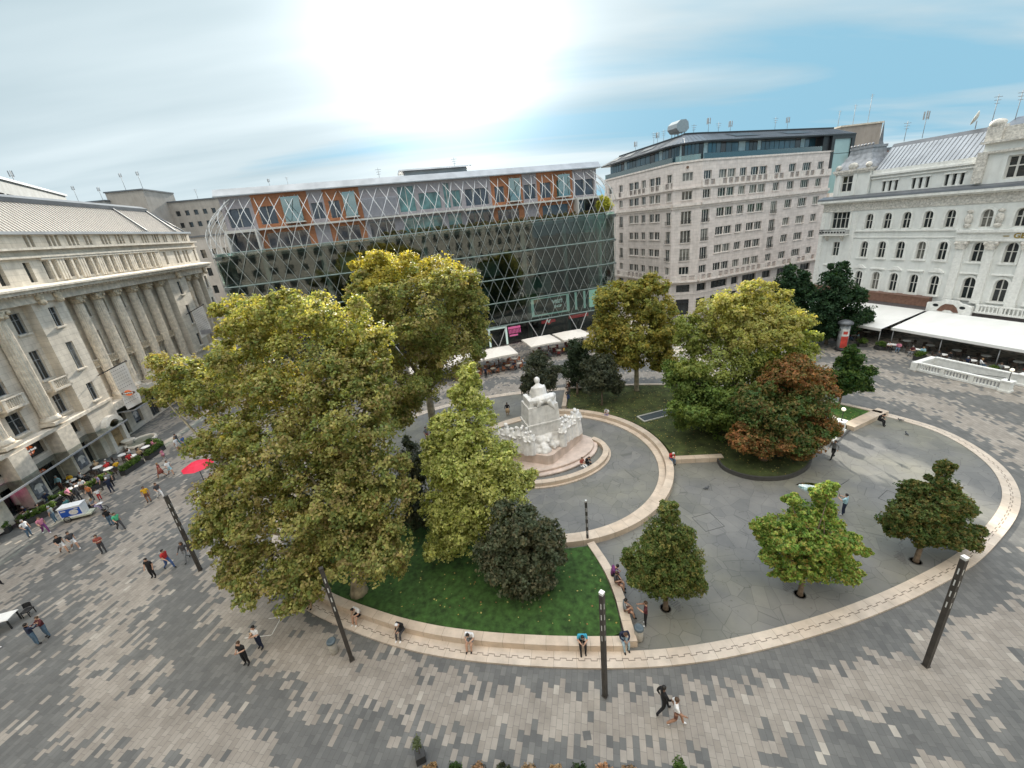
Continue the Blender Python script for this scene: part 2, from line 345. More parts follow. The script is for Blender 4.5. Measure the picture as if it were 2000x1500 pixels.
    jt = M('MAXIMUM', M('GREATER_THAN', M('ABSOLUTE', M('SUBTRACT', fu, 0.5)), 0.468), M('GREATER_THAN', M('ABSOLUTE', M('SUBTRACT', fv, 0.5)), 0.484))
    c = mix(M('MULTIPLY', jt, 0.6), c, (0.075, 0.07, 0.065))
    L.new(c, B.inputs['Base Color'])
    L.new(M('ADD', 0.5, M('MULTIPLY', n4.outputs[0], 0.35)), B.inputs['Roughness']); B.inputs['Specular IOR Level'].default_value = 0.35
    return m
def slab_mat():
    m, nt, N, L, B = _nodes('polygonal slabs')
    tc = N.new('ShaderNodeTexCoord'); vo = N.new('ShaderNodeTexVoronoi'); vo.feature = 'DISTANCE_TO_EDGE'; vo.inputs['Scale'].default_value = 1.02
    v2 = N.new('ShaderNodeTexVoronoi'); v2.inputs['Scale'].default_value = 1.02; wp = N.new('ShaderNodeTexNoise'); wp.inputs['Scale'].default_value = 0.3
    for q in (vo, v2): L.new(tc.outputs['Object'], q.inputs['Vector'])
    cr = N.new('ShaderNodeValToRGB'); cr.color_ramp.elements[0].position = 0.004; cr.color_ramp.elements[1].position = 0.018; cr.color_ramp.elements[0].color = (0.68, 0.68, 0.68, 1); L.new(vo.outputs['Distance'], cr.inputs[0])
    sx = N.new('ShaderNodeSeparateXYZ'); L.new(v2.outputs['Color'], sx.inputs[0])
    c1 = N.new('ShaderNodeMixRGB'); L.new(sx.outputs[0], c1.inputs[0]); c1.inputs[1].default_value = (0.142, 0.144, 0.143, 1); c1.inputs[2].default_value = (0.172, 0.172, 0.168, 1)
    n = N.new('ShaderNodeTexNoise'); n.inputs['Scale'].default_value = 0.35; n.inputs['Detail'].default_value = 8; n.inputs['Roughness'].default_value = 0.62; L.new(tc.outputs['Object'], n.inputs['Vector'])
    r = N.new('ShaderNodeValToRGB'); r.color_ramp.elements[0].position = 0.3; r.color_ramp.elements[1].position = 0.72; r.color_ramp.elements[0].color = (0.82, 0.82, 0.82, 1); r.color_ramp.elements[1].color = (1.25, 1.22, 1.16, 1); L.new(n.outputs[0], r.inputs[0])
    st = N.new('ShaderNodeTexNoise'); st.inputs['Scale'].default_value = 0.16; st.inputs['Detail'].default_value = 4; L.new(tc.outputs['Object'], st.inputs['Vector'])
    rs = N.new('ShaderNodeValToRGB'); rs.color_ramp.elements[0].position = 0.42; rs.color_ramp.elements[1].position = 0.66; rs.color_ramp.elements[0].color = (1, 1, 1, 1); rs.color_ramp.elements[1].color = (1.12, 1.10, 0.92, 1); L.new(st.outputs[0], rs.inputs[0])
    sp_ = N.new('ShaderNodeTexNoise'); sp_.inputs['Scale'].default_value = 4.5; sp_.inputs['Detail'].default_value = 2; L.new(tc.outputs['Object'], sp_.inputs['Vector'])
    rp = N.new('ShaderNodeValToRGB'); rp.color_ramp.elements[0].position = 0.26; rp.color_ramp.elements[1].position = 0.34; rp.color_ramp.elements[0].color = (0.7, 0.68, 0.64, 1); L.new(sp_.outputs[0], rp.inputs[0])
    c = c1.outputs[0]
    for q in (r.outputs[0], cr.outputs[0], rs.outputs[0], rp.outputs[0]):
        x = N.new('ShaderNodeMixRGB'); x.blend_type = 'MULTIPLY'; x.inputs[0].default_value = 1; L.new(c, x.inputs[1]); L.new(q, x.inputs[2]); c = x.outputs[0]
    L.new(c, B.inputs['Base Color']); B.inputs['Roughness'].default_value = 0.62; B.inputs['Specular IOR Level'].default_value = 0.35
    return m
def ring_mat(name, col, zig=True):
    m, nt, N, L, B = _nodes(name)
    def M(op, a, b=None):
        x = N.new('ShaderNodeMath'); x.operation = op
        for i, v in enumerate((a, b)):
            if v is None: continue
            if isinstance(v, (int, float)): x.inputs[i].default_value = v
            else: L.new(v, x.inputs[i])
        return x.outputs[0]
    uv = N.new('ShaderNodeUVMap'); s = N.new('ShaderNodeSeparateXYZ'); L.new(uv.outputs[0], s.inputs[0]); u, v = s.outputs[0], s.outputs[1]
    tc = N.new('ShaderNodeTexCoord'); n = N.new('ShaderNodeTexNoise'); n.inputs['Scale'].default_value = 1.3; n.inputs['Detail'].default_value = 9; n.inputs['Roughness'].default_value = 0.65; L.new(tc.outputs['Object'], n.inputs['Vector'])
    cr = N.new('ShaderNodeValToRGB'); cr.color_ramp.elements[0].position = 0.3; cr.color_ramp.elements[1].position = 0.7
    cr.color_ramp.elements[0].color = tuple(c * 0.8 for c in col) + (1,); cr.color_ramp.elements[1].color = tuple(min(1, c * 1.15) for c in col) + (1,); L.new(n.outputs[0], cr.inputs[0])
    blk = N.new('ShaderNodeTexWhiteNoise'); blk.noise_dimensions = '1D'; L.new(M('FLOOR', M('DIVIDE', u, 1.15)), blk.inputs['W'])
    x = N.new('ShaderNodeMixRGB'); x.blend_type = 'MULTIPLY'; L.new(M('MULTIPLY', blk.outputs[0], 0.5), x.inputs[0]); L.new(cr.outputs[0], x.inputs[1]); x.inputs[2].default_value = (0.86, 0.80, 0.74, 1); c = x.outputs[0]
    j = M('LESS_THAN', M('FRACT', M('DIVIDE', u, 1.15)), 0.012)
    if zig:
        st = M('MULTIPLY', M('GREATER_THAN', M('FRACT', M('DIVIDE', u, 0.62)), 0.5), 0.10)
        sl = M('LESS_THAN', M('ABSOLUTE', M('SUBTRACT', M('SUBTRACT', v, 0.34), st)), 0.02)
        j = M('MAXIMUM', M('MAXIMUM', j, sl), M('MULTIPLY', M('LESS_THAN', M('ABSOLUTE', M('SUBTRACT', M('FRACT', M('ADD', M('DIVIDE', u, 0.31), 0.5)), 0.5)), 0.05), M('LESS_THAN', M('ABSOLUTE', M('SUBTRACT', v, 0.39)), 0.065)))
    y = N.new('ShaderNodeMixRGB'); L.new(M('MULTIPLY', j, 0.85), y.inputs[0]); L.new(c, y.inputs[1]); y.inputs[2].default_value = (0.12, 0.09, 0.07, 1)
    L.new(y.outputs[0], B.inputs['Base Color']); B.inputs['Roughness'].default_value = 0.55; B.inputs['Specular IOR Level'].default_value = 0.4
    return m
M_PAVE = paving_mat(); M_SLAB = slab_mat(); M_RING = ring_mat('cream limestone kerb', (0.55, 0.475, 0.395)); M_BENCH = ring_mat('cream limestone bench', (0.56, 0.465, 0.37), False)
M_GRASS = mat('lawn', (0.034, 0.080, 0.015), 0.9, 0.5, 3.2, bump=0.8, fine=40)
M_GRASS2 = mat('lawn leaf litter', (0.055, 0.07, 0.02), 0.9, 0.5, 1.2, bump=0.8, fine=40)
M_DARKKERB = mat('dark kerb', (0.06, 0.058, 0.055), 0.6)

g = MB(); g.quad((-700, -300, 0), (700, -300, 0), (700, 1100, 0), (-700, 1100, 0)); tag(g.build('ground', M_PAVE), kind='structure')
ring = catmull(STONE_RING, 6)
inner = offset(ring, 0.80)
g = MB(); g.poly([(p.x, p.y, 0.06) for p in inner]); tag(g.build('slab_pavement', M_SLAB), kind='structure')
tag(strip('kerb', ring, 0.0, 0.82, 0.0, 0.10, M_RING, closed=True), kind='structure')

CC = Vector((3.0, 31.7))
def arc(c, r, a0, a1, n=40, ry=None, rot=0):
    ry = ry or r; out = []
    for i in range(n + 1):
        a = rad(a0 + (a1 - a0) * i / n); x, y = r * math.cos(a), ry * math.sin(a); q = rad(rot)
        out.append(Vector((c[0] + x*math.cos(q) - y*math.sin(q), c[1] + x*math.sin(q) + y*math.cos(q))))
    return out
# front lawn (left) behind the long bench
front = [p for p in ring if -17.5 < p.x < 4.75 and p.y < 24.5]
front.sort(key=lambda p: p.x)
lawn1 = [p for p in offset(front, 1.30, False)]
lawn1 = [p for p in lawn1 if p.x < 4.0]
wall1 = [Vector(p) for p in ((4.95, 14.35), (5.0, 15.6), (5.08, 17.0), (5.0, 18.4), (4.75, 19.8), (4.35, 21.3))]
pts = [Vector((-17.6, 24.6))] + lawn1 + [Vector((4.28, 14.95)), Vector((4.42, 15.6)), Vector((4.5, 17.0)), Vector((4.43, 18.4)), Vector((4.1, 20.6))] + arc(CC, 10.7, -84, -150, 20)
g = MB(); g.poly([(p.x, p.y, 0.42) for p in pts]); g.poly([(p.x, p.y, 0.42) for p in pts][::-1]); g.f.pop(); g.m.pop()
def slab(name, pts, z0, z1, mt, **k):
    g = MB(); g.prism([(p[0], p[1]) for p in pts], z0, z1); o = g.build(name, mt); tag(o, kind='structure'); return o
slab('front_lawn', pts, 0.065, 0.42, M_GRASS)
o = strip('stone_bench', catmull([tuple(p) for p in front[::6]] + [tuple(front[-1])], 5, False), 0.80, 1.32, 0.10, 0.50, M_BENCH)
tag(o, 'long curved cream stone bench edging the front lawn beside the lamp posts', 'bench')
o = strip('stone_bench', catmull([tuple(p) for p in wall1], 5, False), 0.0, 0.52, 0.06, 0.50, M_BENCH)
tag(o, 'short cream stone bench running from the outer kerb to the round court', 'bench')
# round court with its low ring wall
slab('court_pavement', arc(CC, 9.2, 0, 360, 72)[:-1], 0.03, 0.068, M_SLAB)
tag(strip('court_step', arc(CC, 9.62, 0, 360, 90)[:-1], 0.0, 0.52, 0.06, 0.17, M_BENCH, closed=True), kind='structure')
o = strip('ring_bench', arc(CC, 10.25, -112, 84, 80), 0.0, 0.60, 0.06, 0.50, M_BENCH); tag(o, 'round cream stone bench wall enclosing the court of the monument', 'bench')
tag(strip('court_kerb', arc(CC, 10.2, 84, 248, 60), 0.0, 0.55, 0.06, 0.12, M_BENCH), kind='structure')
# back lawn
back = [p for p in ring if p.y > 33.9 and p.x > 7.2]
back.sort(key=lambda p: -p.x); bl = offset(back, 1.1, False)
isl = catmull([(16.9, 29.35), (16.8, 27.8), (18.1, 26.4), (20.3, 26.0), (22.4, 26.7), (23.9, 28.0), (24.6, 29.8)], 5, False)
pts = arc(CC, 10.5, -10, 72, 26)[::-1] + [Vector((13.5, 29.9))] + isl + [Vector(p) for p in ((25.8, 31.6), (28.2, 32.4), (30.4, 32.0))] + [Vector((35.0, 33.9))] + bl + [Vector((7.3, 47.3)), Vector((6.1, 42.2))]
slab('back_lawn', pts, 0.065, 0.40, M_GRASS2)
tag(strip('stone_bench', catmull([tuple(p) for p in back[::5]] + [(7.0, 48.55)], 4, False), 0.80, 1.25, 0.1, 0.48, M_BENCH), 'cream stone bench curving along the far edge of the back lawn', 'bench')
tag(strip('stone_bench', [Vector((17.3, 29.1)), Vector((13.2, 29.55))], -0.55, 0.0, 0.06, 0.48, M_BENCH), 'straight cream stone bench between the round court and the copper tree', 'bench')
tag(strip('stone_bench', [Vector((35.6, 33.6)), Vector((30.5, 31.5))], -0.9, 0.0, 0.06, 0.48, M_BENCH), 'wide cream stone bench slanting beside the small sun tinted lawn on the right', 'bench')
tag(strip('stone_bench', [Vector((6.9, 48.0)), Vector((5.5, 42.4))], 0.0, 0.5, 0.06, 0.48, M_BENCH), 'narrow cream stone bench at the left end of the back lawn', 'bench')
tag(strip('island_kerb', isl, -0.12, 0.02, 0.06, 0.415, M_DARKKERB), kind='structure')
slab('side_lawn', [(30.6, 32.15), (34.9, 33.95)] + [p for p in bl if p.x > 29.0] + [(28.6, 38.0), (28.6, 33.0)], 0.2, 0.405, mat('sun tinted lawn', (0.045, 0.11, 0.016), 0.9, 0.4, 3.0, bump=0.8, fine=40))  # lighter grass colour painted in for sunlight on this corner
# paved vent on the back lawn
t = thing('floor_vent', 'long dark glazed vent in a pale stone frame set in the back lawn', 'vent', (15.4, 38.0, 0.40), rad(15))
g = MB()
for a in ((-2.5, 2.5, -0.68, -0.56), (-2.5, 2.5, 0.56, 0.68), (-2.5, -2.38, -0.56, 0.56), (2.38, 2.5, -0.56, 0.56)): g.box(*a, 0, 0.09)
g.build('frame', mat('vent frame', (0.5, 0.48, 0.43)), t)
g = MB(); g.box(-2.38, 2.38, -0.56, 0.56, 0, 0.05); g.build('glass_panel', mat('vent panel', (0.07, 0.085, 0.09), 0.25), t)
t2 = dup(t, (19.4, 39.6, 0.40), rad(28)); tag(t2, 'second glazed vent in the back lawn, half hidden under the big tree'); t2.scale = (0.9, 0.9, 1)
for i, (x, y, r) in enumerate(((1.6, 10.9, 0.0), (-21.5, 14.9, 0.3), (14.5, 9.6, .1), (33.5, 17.5, .4))):
    g = MB(); g.box(-.17, .17, -.17, .17, 0, 0.004); o = g.build('drain_cover', mat('drain iron', (0.10, 0.098, 0.094), 0.7), None, (x, y, 0.002), r); o['kind'] = 'structure'
# fallen leaves on the lawns and under the trees
M_LITTER = leaf_mat('fallen leaves', 0.1)
def scatter(name, region, n, cols, size=0.09, seed=1, z=0.43):
    rnd = random.Random(seed); g = MB(); tc = []
    for _ in range(n):
        x, y = region(rnd); a = rnd.random() * 6.28; s = size * (0.6 + 0.8 * rnd.random()); c, d = math.cos(a) * s, math.sin(a) * s
        g.quad((x - c, y - d, z), (x + d, y - c, z + 0.02), (x + c, y + d, z + 0.03), (x - d, y + c, z + 0.01)); tc += [rnd.choice(cols)] * 1
    me = g.mesh(name, [M_LITTER]); ca = me.color_attributes.new('tint', 'FLOAT_COLOR', 'CORNER')
    ca.data.foreach_set('color', [v for c in tc for _ in range(4) for v in (*c, 1)])
    return tag(put(me, name), 'yellow and brown leaves scattered over the grass', 'leaf litter', kind='stuff')
def in_poly(poly):
    P = [(p[0], p[1]) for p in poly]; xs = [p[0] for p in P]; ys = [p[1] for p in P]
    def f(r):
        while True:
            x, y = r.uniform(min(xs), max(xs)), r.uniform(min(ys), max(ys)); c = False
            for i in range(len(P)):
                (x0, y0), (x1, y1) = P[i-1], P[i]
                if (y0 > y) != (y1 > y) and x < (x1-x0)*(y-y0)/(y1-y0)+x0: c = not c
            if c: return x, y
    return f
LCOL = [(0.35, 0.26, 0.06), (0.42, 0.36, 0.12), (0.22, 0.12, 0.04), (0.3, 0.3, 0.1)]
scatter('fallen_leaves', in_poly(pts), 1300, LCOL, 0.05, 3, 0.41)
o = scatter('fallen_leaves', in_poly([(-16, 22), (-10, 18.4), (0, 15.8), (4.2, 15.2), (4.3, 20.5), (-6, 24)]), 170, LCOL, 0.045, 4, 0.43); o['label'] = 'sparse yellow leaves lying on the dark front lawn'
bpy.data.objects['fallen_leaves']['label'] = 'brown and yellow leaves scattered over the back lawn'
# ================================================================ TREES
M_LEAF = leaf_mat('tree leaves', 0.42)
M_BARK = mat('bark', (0.16, 0.12, 0.085), 0.9, 0.3, 5, bump=0.6)
M_PBARK = mat('plane bark', (0.30, 0.26, 0.18), 0.85, 0.45, 2.2, bump=0.4)
def crown_mesh(name, blobs, leaf, cols, seed, dens=1.0, droop=0.0, fill=0.35, fan=1.0):
    """leaf-sized bent faces in clumps through each blob (x, y, z, rx, ry, rz[, colour set]); colour tints vary clump by clump"""
    R = np.random.default_rng(seed); V = []; Cc = []
    for b in blobs:
        x, y, z, rx, ry, rz = b[:6]; rx *= .9; ry *= .9; rz *= .9; cs = np.array(cols[b[6]] if len(b) > 6 else cols[0])
        rm = (rx * ry * rz) ** (1/3); cr = max(min(0.26, rm * .5), 0.23 * rm) * fan; ncl = int(dens * 15 * (rm / cr) ** 2 * 0.62) + 4
        d = R.normal(size=(ncl, 3)); d /= np.linalg.norm(d, axis=1)[:, None]
        rr = np.where(R.random(ncl) < fill, R.uniform(0.25, 0.8, ncl), R.uniform(0.76, 1.16, ncl))
        cc = d * rr[:, None]
        ctint = R.random(ncl); cdark = R.uniform(0.82, 1.42, ncl); crad = cr * R.uniform(0.7, 1.35, ncl)
        per = int(30 * (cr / leaf / 2.2) ** 2 * 0.55) + 6
        idx = np.repeat(np.arange(ncl), per); n = len(idx)
        o = R.normal(size=(n, 3)); o /= np.linalg.norm(o, axis=1)[:, None]; o *= (R.random(n) ** 0.5)[:, None] * crad[idx][:, None]; o *= (R.uniform(0.6, 1.35, (ncl, 3)) * np.array([1, 1, 0.8]))[idx]
        P = cc[idx] * np.array([rx, ry, rz]) + o + np.array([x, y, z])
        nrm = d[idx] * 0.7 + R.normal(size=(n, 3)) * 0.55 + np.array([0, 0, 0.55]); nrm /= np.linalg.norm(nrm, axis=1)[:, None]
        t = np.cross(nrm, R.normal(size=(n, 3))); t /= np.linalg.norm(t, axis=1)[:, None]; s = np.cross(nrm, t)
        L = leaf * R.uniform(0.65, 1.3, n)[:, None]
        a = P - t * L * 0.55; c = P + t * L * 0.55 - np.array([0, 0, 1]) * L * 0.15; bb = P + s * L * 0.42 + nrm * L * 0.12; dd = P - s * L * 0.42 + nrm * L * 0.12
        V.append(np.stack([a, bb, c, dd], 1).reshape(-1, 3))
        k = np.clip(ctint[idx] + R.normal(size=n) * 0.22, 0, 0.999) * (len(cs) - 1); i0 = k.astype(int); f = (k - i0)[:, None]
        col = (cs[i0] * (1 - f) + cs[i0 + 1] * f) * (cdark[idx] * R.uniform(0.8, 1.2, n))[:, None]
        Cc.append(np.repeat(col, 4, axis=0))
    V = np.concatenate(V); Cc = np.concatenate(Cc); nf = len(V) // 4
    me = bpy.data.meshes.new(name); me.vertices.add(len(V)); me.vertices.foreach_set('co', V.astype(np.float32).ravel())
    me.loops.add(len(V)); me.loops.foreach_set('vertex_index', np.arange(len(V), dtype=np.int32)); me.polygons.add(nf)
    me.polygons.foreach_set('loop_start', np.arange(0, len(V), 4, dtype=np.int32)); me.polygons.foreach_set('loop_total', np.full(nf, 4, dtype=np.int32))
    me.update(calc_edges=True)
    ca = me.color_attributes.new('tint', 'FLOAT_COLOR', 'POINT'); ca.data.foreach_set('color', np.c_[Cc, np.ones(len(Cc))].astype(np.float32).ravel())
    me.materials.append(M_LEAF); return me
LEAFCOUNT = [0]
def tree(name, label, base, blobs, leaf, cols, seed, trunk=0.2, bark=None, fork=0.3, group=None, dens=1.0, lean=None, rag=5, rs=0.27, **k):
    """trunk and limbs up to every blob, crown of leaves; base (x, y, z)"""
    t = thing(name, label, 'tree', base, group=group)
    bl = [(b[0] - base[0], b[1] - base[1], b[2] - base[2], *b[3:]) for b in blobs]
    rr_ = random.Random(seed + 7); sat = []                            # stray sprays that break up the outline
    for b in bl:
        for _ in range(rag):
            d = Vector((rr_.gauss(0, 1), rr_.gauss(0, 1), rr_.gauss(0.15, 0.8))).normalized(); q = rr_.uniform(0.85, 1.12); s_ = rs * rr_.uniform(0.6, 1.3)
            sat.append((b[0] + d.x*b[3]*q, b[1] + d.y*b[4]*q, max(0.9, b[2] + d.z*b[5]*q), b[3]*s_*1.2, b[4]*s_*1.2, b[5]*s_, *b[6:]))
    me = crown_mesh('crown', [(*b[:3], b[3]*.95, b[4]*.95, b[5]*.95, *b[6:]) for b in bl] + sat, leaf, cols, seed, dens, **k); put(me, 'crown', t); LEAFCOUNT[0] += len(me.polygons)
    top = max(b[2] for b in bl); rnd = random.Random(seed); g = MB()
    cx = sum(b[0] for b in bl) / len(bl); cy = sum(b[1] for b in bl) / len(bl); H = top * fork
    F = Vector((cx * fork * 0.6, cy * fork * 0.6, H)) if lean is None else Vector(lean)
    g.tube([(0, 0, -0.1), (0, 0, 0.25), F * 0.5, F], [trunk * 1.5, trunk * 1.1, trunk, trunk * 0.85], 10)
    for b in bl:
        e = Vector(b[:3]); mid = F.lerp(e, 0.5) + Vector((rnd.uniform(-1, 1), rnd.uniform(-1, 1), 0.3)) * 0.12 * (e - F).length
        r0 = trunk * 0.5
        g.tube([F * 0.95, F.lerp(mid, 0.5), mid, e], [r0, r0 * 0.8, r0 * 0.5, r0 * 0.15], 6)
        for _ in range(3):
            d = Vector((rnd.gauss(0, 1), rnd.gauss(0, 1), rnd.gauss(0.3, 1))).normalized(); q = mid.lerp(e, rnd.random())
            g.tube([q, q + Vector((d.x * b[3], d.y * b[4], d.z * b[5])) * 0.85], [r0 * 0.3, r0 * 0.06], 5)
    g.build('trunk', bark or M_BARK, t); return t
B_PLANE_FRONT = ((-10.84, 19.35), [(-11.92, 24.5, 16.72, 2.33, 1.98, 1.87), (-14.78, 25.0, 16.43, 2.07, 1.76, 2.07), (-16.92, 26.0, 17.09, 1.24, 1.06, 1.47), (-13.07, 25.0, 17.91, 0.81, 0.69, 0.87), (-9.24, 24.0, 15.42, 1.86, 1.58, 2.02), (-8.35, 23.0, 13.2, 1.39, 1.18, 2.31), (-11.3, 22.5, 13.57, 2.71, 2.3, 2.56), (-15.46, 23.5, 13.66, 2.5, 2.12, 2.5), (-22.44, 26.5, 13.5, 1.67, 1.42, 1.6), (-24.68, 27.0, 12.21, 1.01, 0.86, 0.79), (-20.49, 25.5, 12.18, 1.88, 1.6, 1.78), (-18.26, 25.5, 14.64, 1.0, 0.85, 1.33), (-18.02, 23.0, 9.8, 2.0, 1.7, 2.0), (-13.21, 21.0, 10.2, 2.97, 2.53, 2.82), (-9.2, 20.5, 10.67, 2.46, 2.09, 2.75), (-7.98, 19.5, 7.61, 1.8, 1.53, 2.61), (-10.99, 19.2, 7.36, 3.17, 2.69, 2.88), (-15.78, 20.5, 7.33, 2.73, 2.32, 2.43), (-18.45, 20.5, 5.81, 1.49, 1.27, 1.4), (-17.26, 19.5, 3.84, 1.53, 1.3, 1.29), (-14.7, 18.6, 3.63, 2.23, 1.89, 1.43), (-12.81, 18.0, 3.04, 1.61, 1.37, 1.05), (-9.85, 18.2, 4.68, 2.73, 2.32, 1.78), (-7.84, 18.2, 4.58, 1.38, 1.17, 1.73)])
B_PLANE_BACK = ((-8.94, 39.53), [(-9.99, 38.0, 17.96, 2.71, 2.39, 1.77), (-11.8, 39.0, 18.52, 1.71, 1.71, 1.43), (-5.88, 38.0, 17.3, 2.82, 2.28, 1.69), (-11.75, 37.0, 15.04, 1.96, 1.96, 3.27), (-7.39, 36.0, 14.76, 4.34, 4.34, 3.65), (-3.03, 38.0, 13.9, 1.94, 1.94, 3.0), (-3.48, 38.0, 15.87, 1.9, 1.9, 1.71), (-11.71, 36.5, 11.26, 2.63, 2.63, 3.82), (-5.61, 37.0, 10.68, 3.89, 3.89, 3.65), (-9.47, 35.5, 8.04, 3.84, 3.84, 2.88), (-11.29, 35.0, 5.57, 2.18, 2.18, 1.94), (-2.87, 38.0, 11.37, 1.39, 1.39, 2.48)])
B_LIME_PALE = ((-4.56, 22.03), [(-2.57, 23.0, 12.43, 0.62, 0.62, 0.81), (-2.83, 23.0, 11.19, 1.08, 1.08, 1.08), (-2.96, 22.5, 9.33, 1.91, 1.91, 1.66), (-2.92, 22.0, 7.04, 2.84, 2.7, 2.0), (-4.35, 22.0, 7.22, 1.77, 1.77, 1.77), (-2.5, 21.5, 5.03, 2.86, 2.42, 1.79), (-4.83, 21.3, 4.71, 1.78, 1.78, 2.01), (-4.09, 21.0, 2.85, 2.04, 1.86, 1.38), (-5.32, 21.0, 2.39, 1.26, 1.26, 1.39), (-0.63, 22.2, 5.46, 1.26, 1.26, 1.2), (-5.18, 23.0, 6.87, 1.34, 1.34, 2.01)])
B_DARK_FRONT = ((-0.99, 19.04), [(-0.56, 19.0, 4.52, 1.55, 1.55, 1.25), (-1.8, 18.8, 2.79, 1.57, 1.57, 1.39), (0.62, 18.7, 2.75, 1.45, 1.45, 1.39), (-0.69, 18.4, 1.87, 1.99, 1.79, 1.33), (-0.22, 18.2, 0.5, 1.41, 0.91, 0.67), (1.31, 19.0, 3.33, 0.85, 0.85, 1.27)])
B_DARK_GAP = ((-9.29, 27.01), [(-7.76, 25.5, 5.59, 0.96, 0.96, 1.48), (-8.18, 25.0, 3.79, 1.27, 1.27, 1.71), (-7.98, 24.5, 1.89, 1.12, 1.12, 1.35)])
B_ROUND_A = ((3.09, 44.19), [(3.3, 43.3, 4.74, 2.0, 2.0, 2.11), (3.36, 43.3, 6.28, 1.16, 1.16, 1.04), (2.42, 43.0, 3.69, 1.29, 1.29, 1.29), (4.06, 43.0, 3.5, 1.3, 1.3, 1.18)])
B_ROUND_B = ((7.95, 45.50), [(8.47, 47.0, 5.14, 1.51, 1.51, 2.01), (8.17, 47.0, 2.82, 1.73, 1.73, 1.92), (9.16, 47.0, 3.39, 1.53, 1.53, 2.17)])
B_ROUND_C = ((10.05, 41.72), [(10.16, 42.0, 4.11, 1.95, 1.95, 1.84), (10.37, 42.0, 5.61, 1.14, 1.14, 0.91), (9.26, 42.0, 2.98, 1.39, 1.39, 1.16), (11.3, 42.0, 3.05, 1.27, 1.27, 1.27)])
B_YELLOW = ((15.01, 44.69), [(12.25, 45.0, 10.86, 2.21, 2.21, 2.9), (16.34, 45.0, 10.71, 2.62, 2.62, 2.79), (14.58, 45.0, 12.35, 1.61, 1.55, 1.15), (18.47, 45.0, 7.77, 1.78, 1.78, 3.27), (11.18, 44.5, 8.1, 1.88, 1.88, 2.64), (14.56, 44.0, 7.25, 3.62, 3.55, 2.63), (13.22, 44.5, 4.76, 2.4, 1.95, 1.44), (17.76, 44.5, 4.56, 1.93, 1.93, 1.44), (16.31, 45.0, 12.74, 1.03, 1.03, 0.86)])
B_LIME_BIG = ((20.73, 33.03), [(22.25, 36.0, 12.24, 3.27, 2.02, 1.5, 0), (19.26, 35.5, 11.01, 2.43, 2.43, 2.1, 0), (24.52, 35.5, 10.19, 2.59, 2.59, 2.26, 0), (21.58, 34.5, 10.04, 3.67, 3.1, 2.3, 0), (26.31, 34.5, 7.57, 1.78, 1.78, 1.88, 1), (17.0, 35.5, 9.32, 1.42, 1.42, 2.13, 1), (20.14, 34.0, 7.45, 4.09, 3.13, 2.32, 1), (16.24, 34.0, 5.9, 2.07, 2.07, 2.17, 2), (24.29, 33.5, 5.16, 2.9, 2.9, 2.34, 2), (18.46, 33.0, 4.01, 4.44, 3.28, 2.43, 2), (15.92, 33.0, 3.28, 1.98, 1.98, 1.69, 2), (20.77, 32.5, 1.37, 3.78, 2.55, 1.89, 2)])
B_COPPER = ((20.21, 28.35), [(22.79, 30.0, 6.92, 2.09, 2.09, 1.59, 0), (25.01, 30.0, 6.21, 1.27, 1.27, 1.43, 0), (23.01, 29.0, 4.81, 2.5, 2.47, 1.83, 1), (19.83, 28.5, 4.28, 2.31, 2.31, 2.06, 1), (24.25, 28.5, 3.05, 1.42, 1.42, 1.92, 0), (21.16, 27.8, 3.1, 2.86, 1.99, 1.47, 1), (19.79, 27.5, 2.65, 2.2, 1.54, 1.14, 0), (22.25, 27.4, 2.13, 1.96, 1.43, 1.06, 0), (18.09, 27.8, 3.02, 1.39, 1.39, 1.15, 0), (19.18, 29.0, 5.5, 1.65, 1.65, 1.65, 1)])
B_GREEN_SMALL = ((32.21, 35.43), [(32.82, 35.6, 5.47, 0.98, 0.98, 0.89), (32.76, 35.5, 4.04, 1.59, 1.59, 1.29), (32.31, 35.3, 2.88, 1.6, 1.08, 0.8), (33.9, 35.4, 2.87, 1.0, 1.0, 0.9), (32.5, 35.6, 6.39, 0.49, 0.49, 0.49)])
B_FAR_A = ((43.59, 58.53), [(42.74, 59.0, 8.63, 2.12, 2.12, 1.97), (41.88, 59.0, 6.44, 1.99, 1.99, 2.3), (44.29, 59.0, 5.8, 2.31, 2.31, 2.62), (43.12, 58.5, 3.28, 2.79, 2.72, 2.01)])
B_FAR_B = ((45.71, 54.31), [(46.11, 54.5, 9.91, 1.26, 1.26, 1.54), (45.4, 54.0, 7.62, 2.53, 2.53, 2.53), (44.08, 54.0, 4.9, 2.43, 2.43, 2.71), (47.74, 54.0, 4.5, 2.72, 2.72, 2.58), (45.5, 53.5, 2.66, 3.3, 1.94, 1.44)])
B_H1 = ((7.17, 16.29), [(7.27, 16.8, 6.21, 0.48, 0.48, 0.69), (7.19, 16.7, 4.82, 1.13, 1.13, 1.08), (6.47, 16.5, 3.39, 1.31, 1.31, 1.15), (7.84, 16.5, 3.37, 1.36, 1.36, 1.23), (7.1, 16.3, 2.44, 1.92, 1.11, 0.82), (5.93, 16.5, 2.57, 0.94, 0.94, 0.77), (8.37, 16.3, 1.89, 0.94, 0.94, 0.83), (7.09, 16.2, 1.56, 1.11, 0.52, 0.39)])
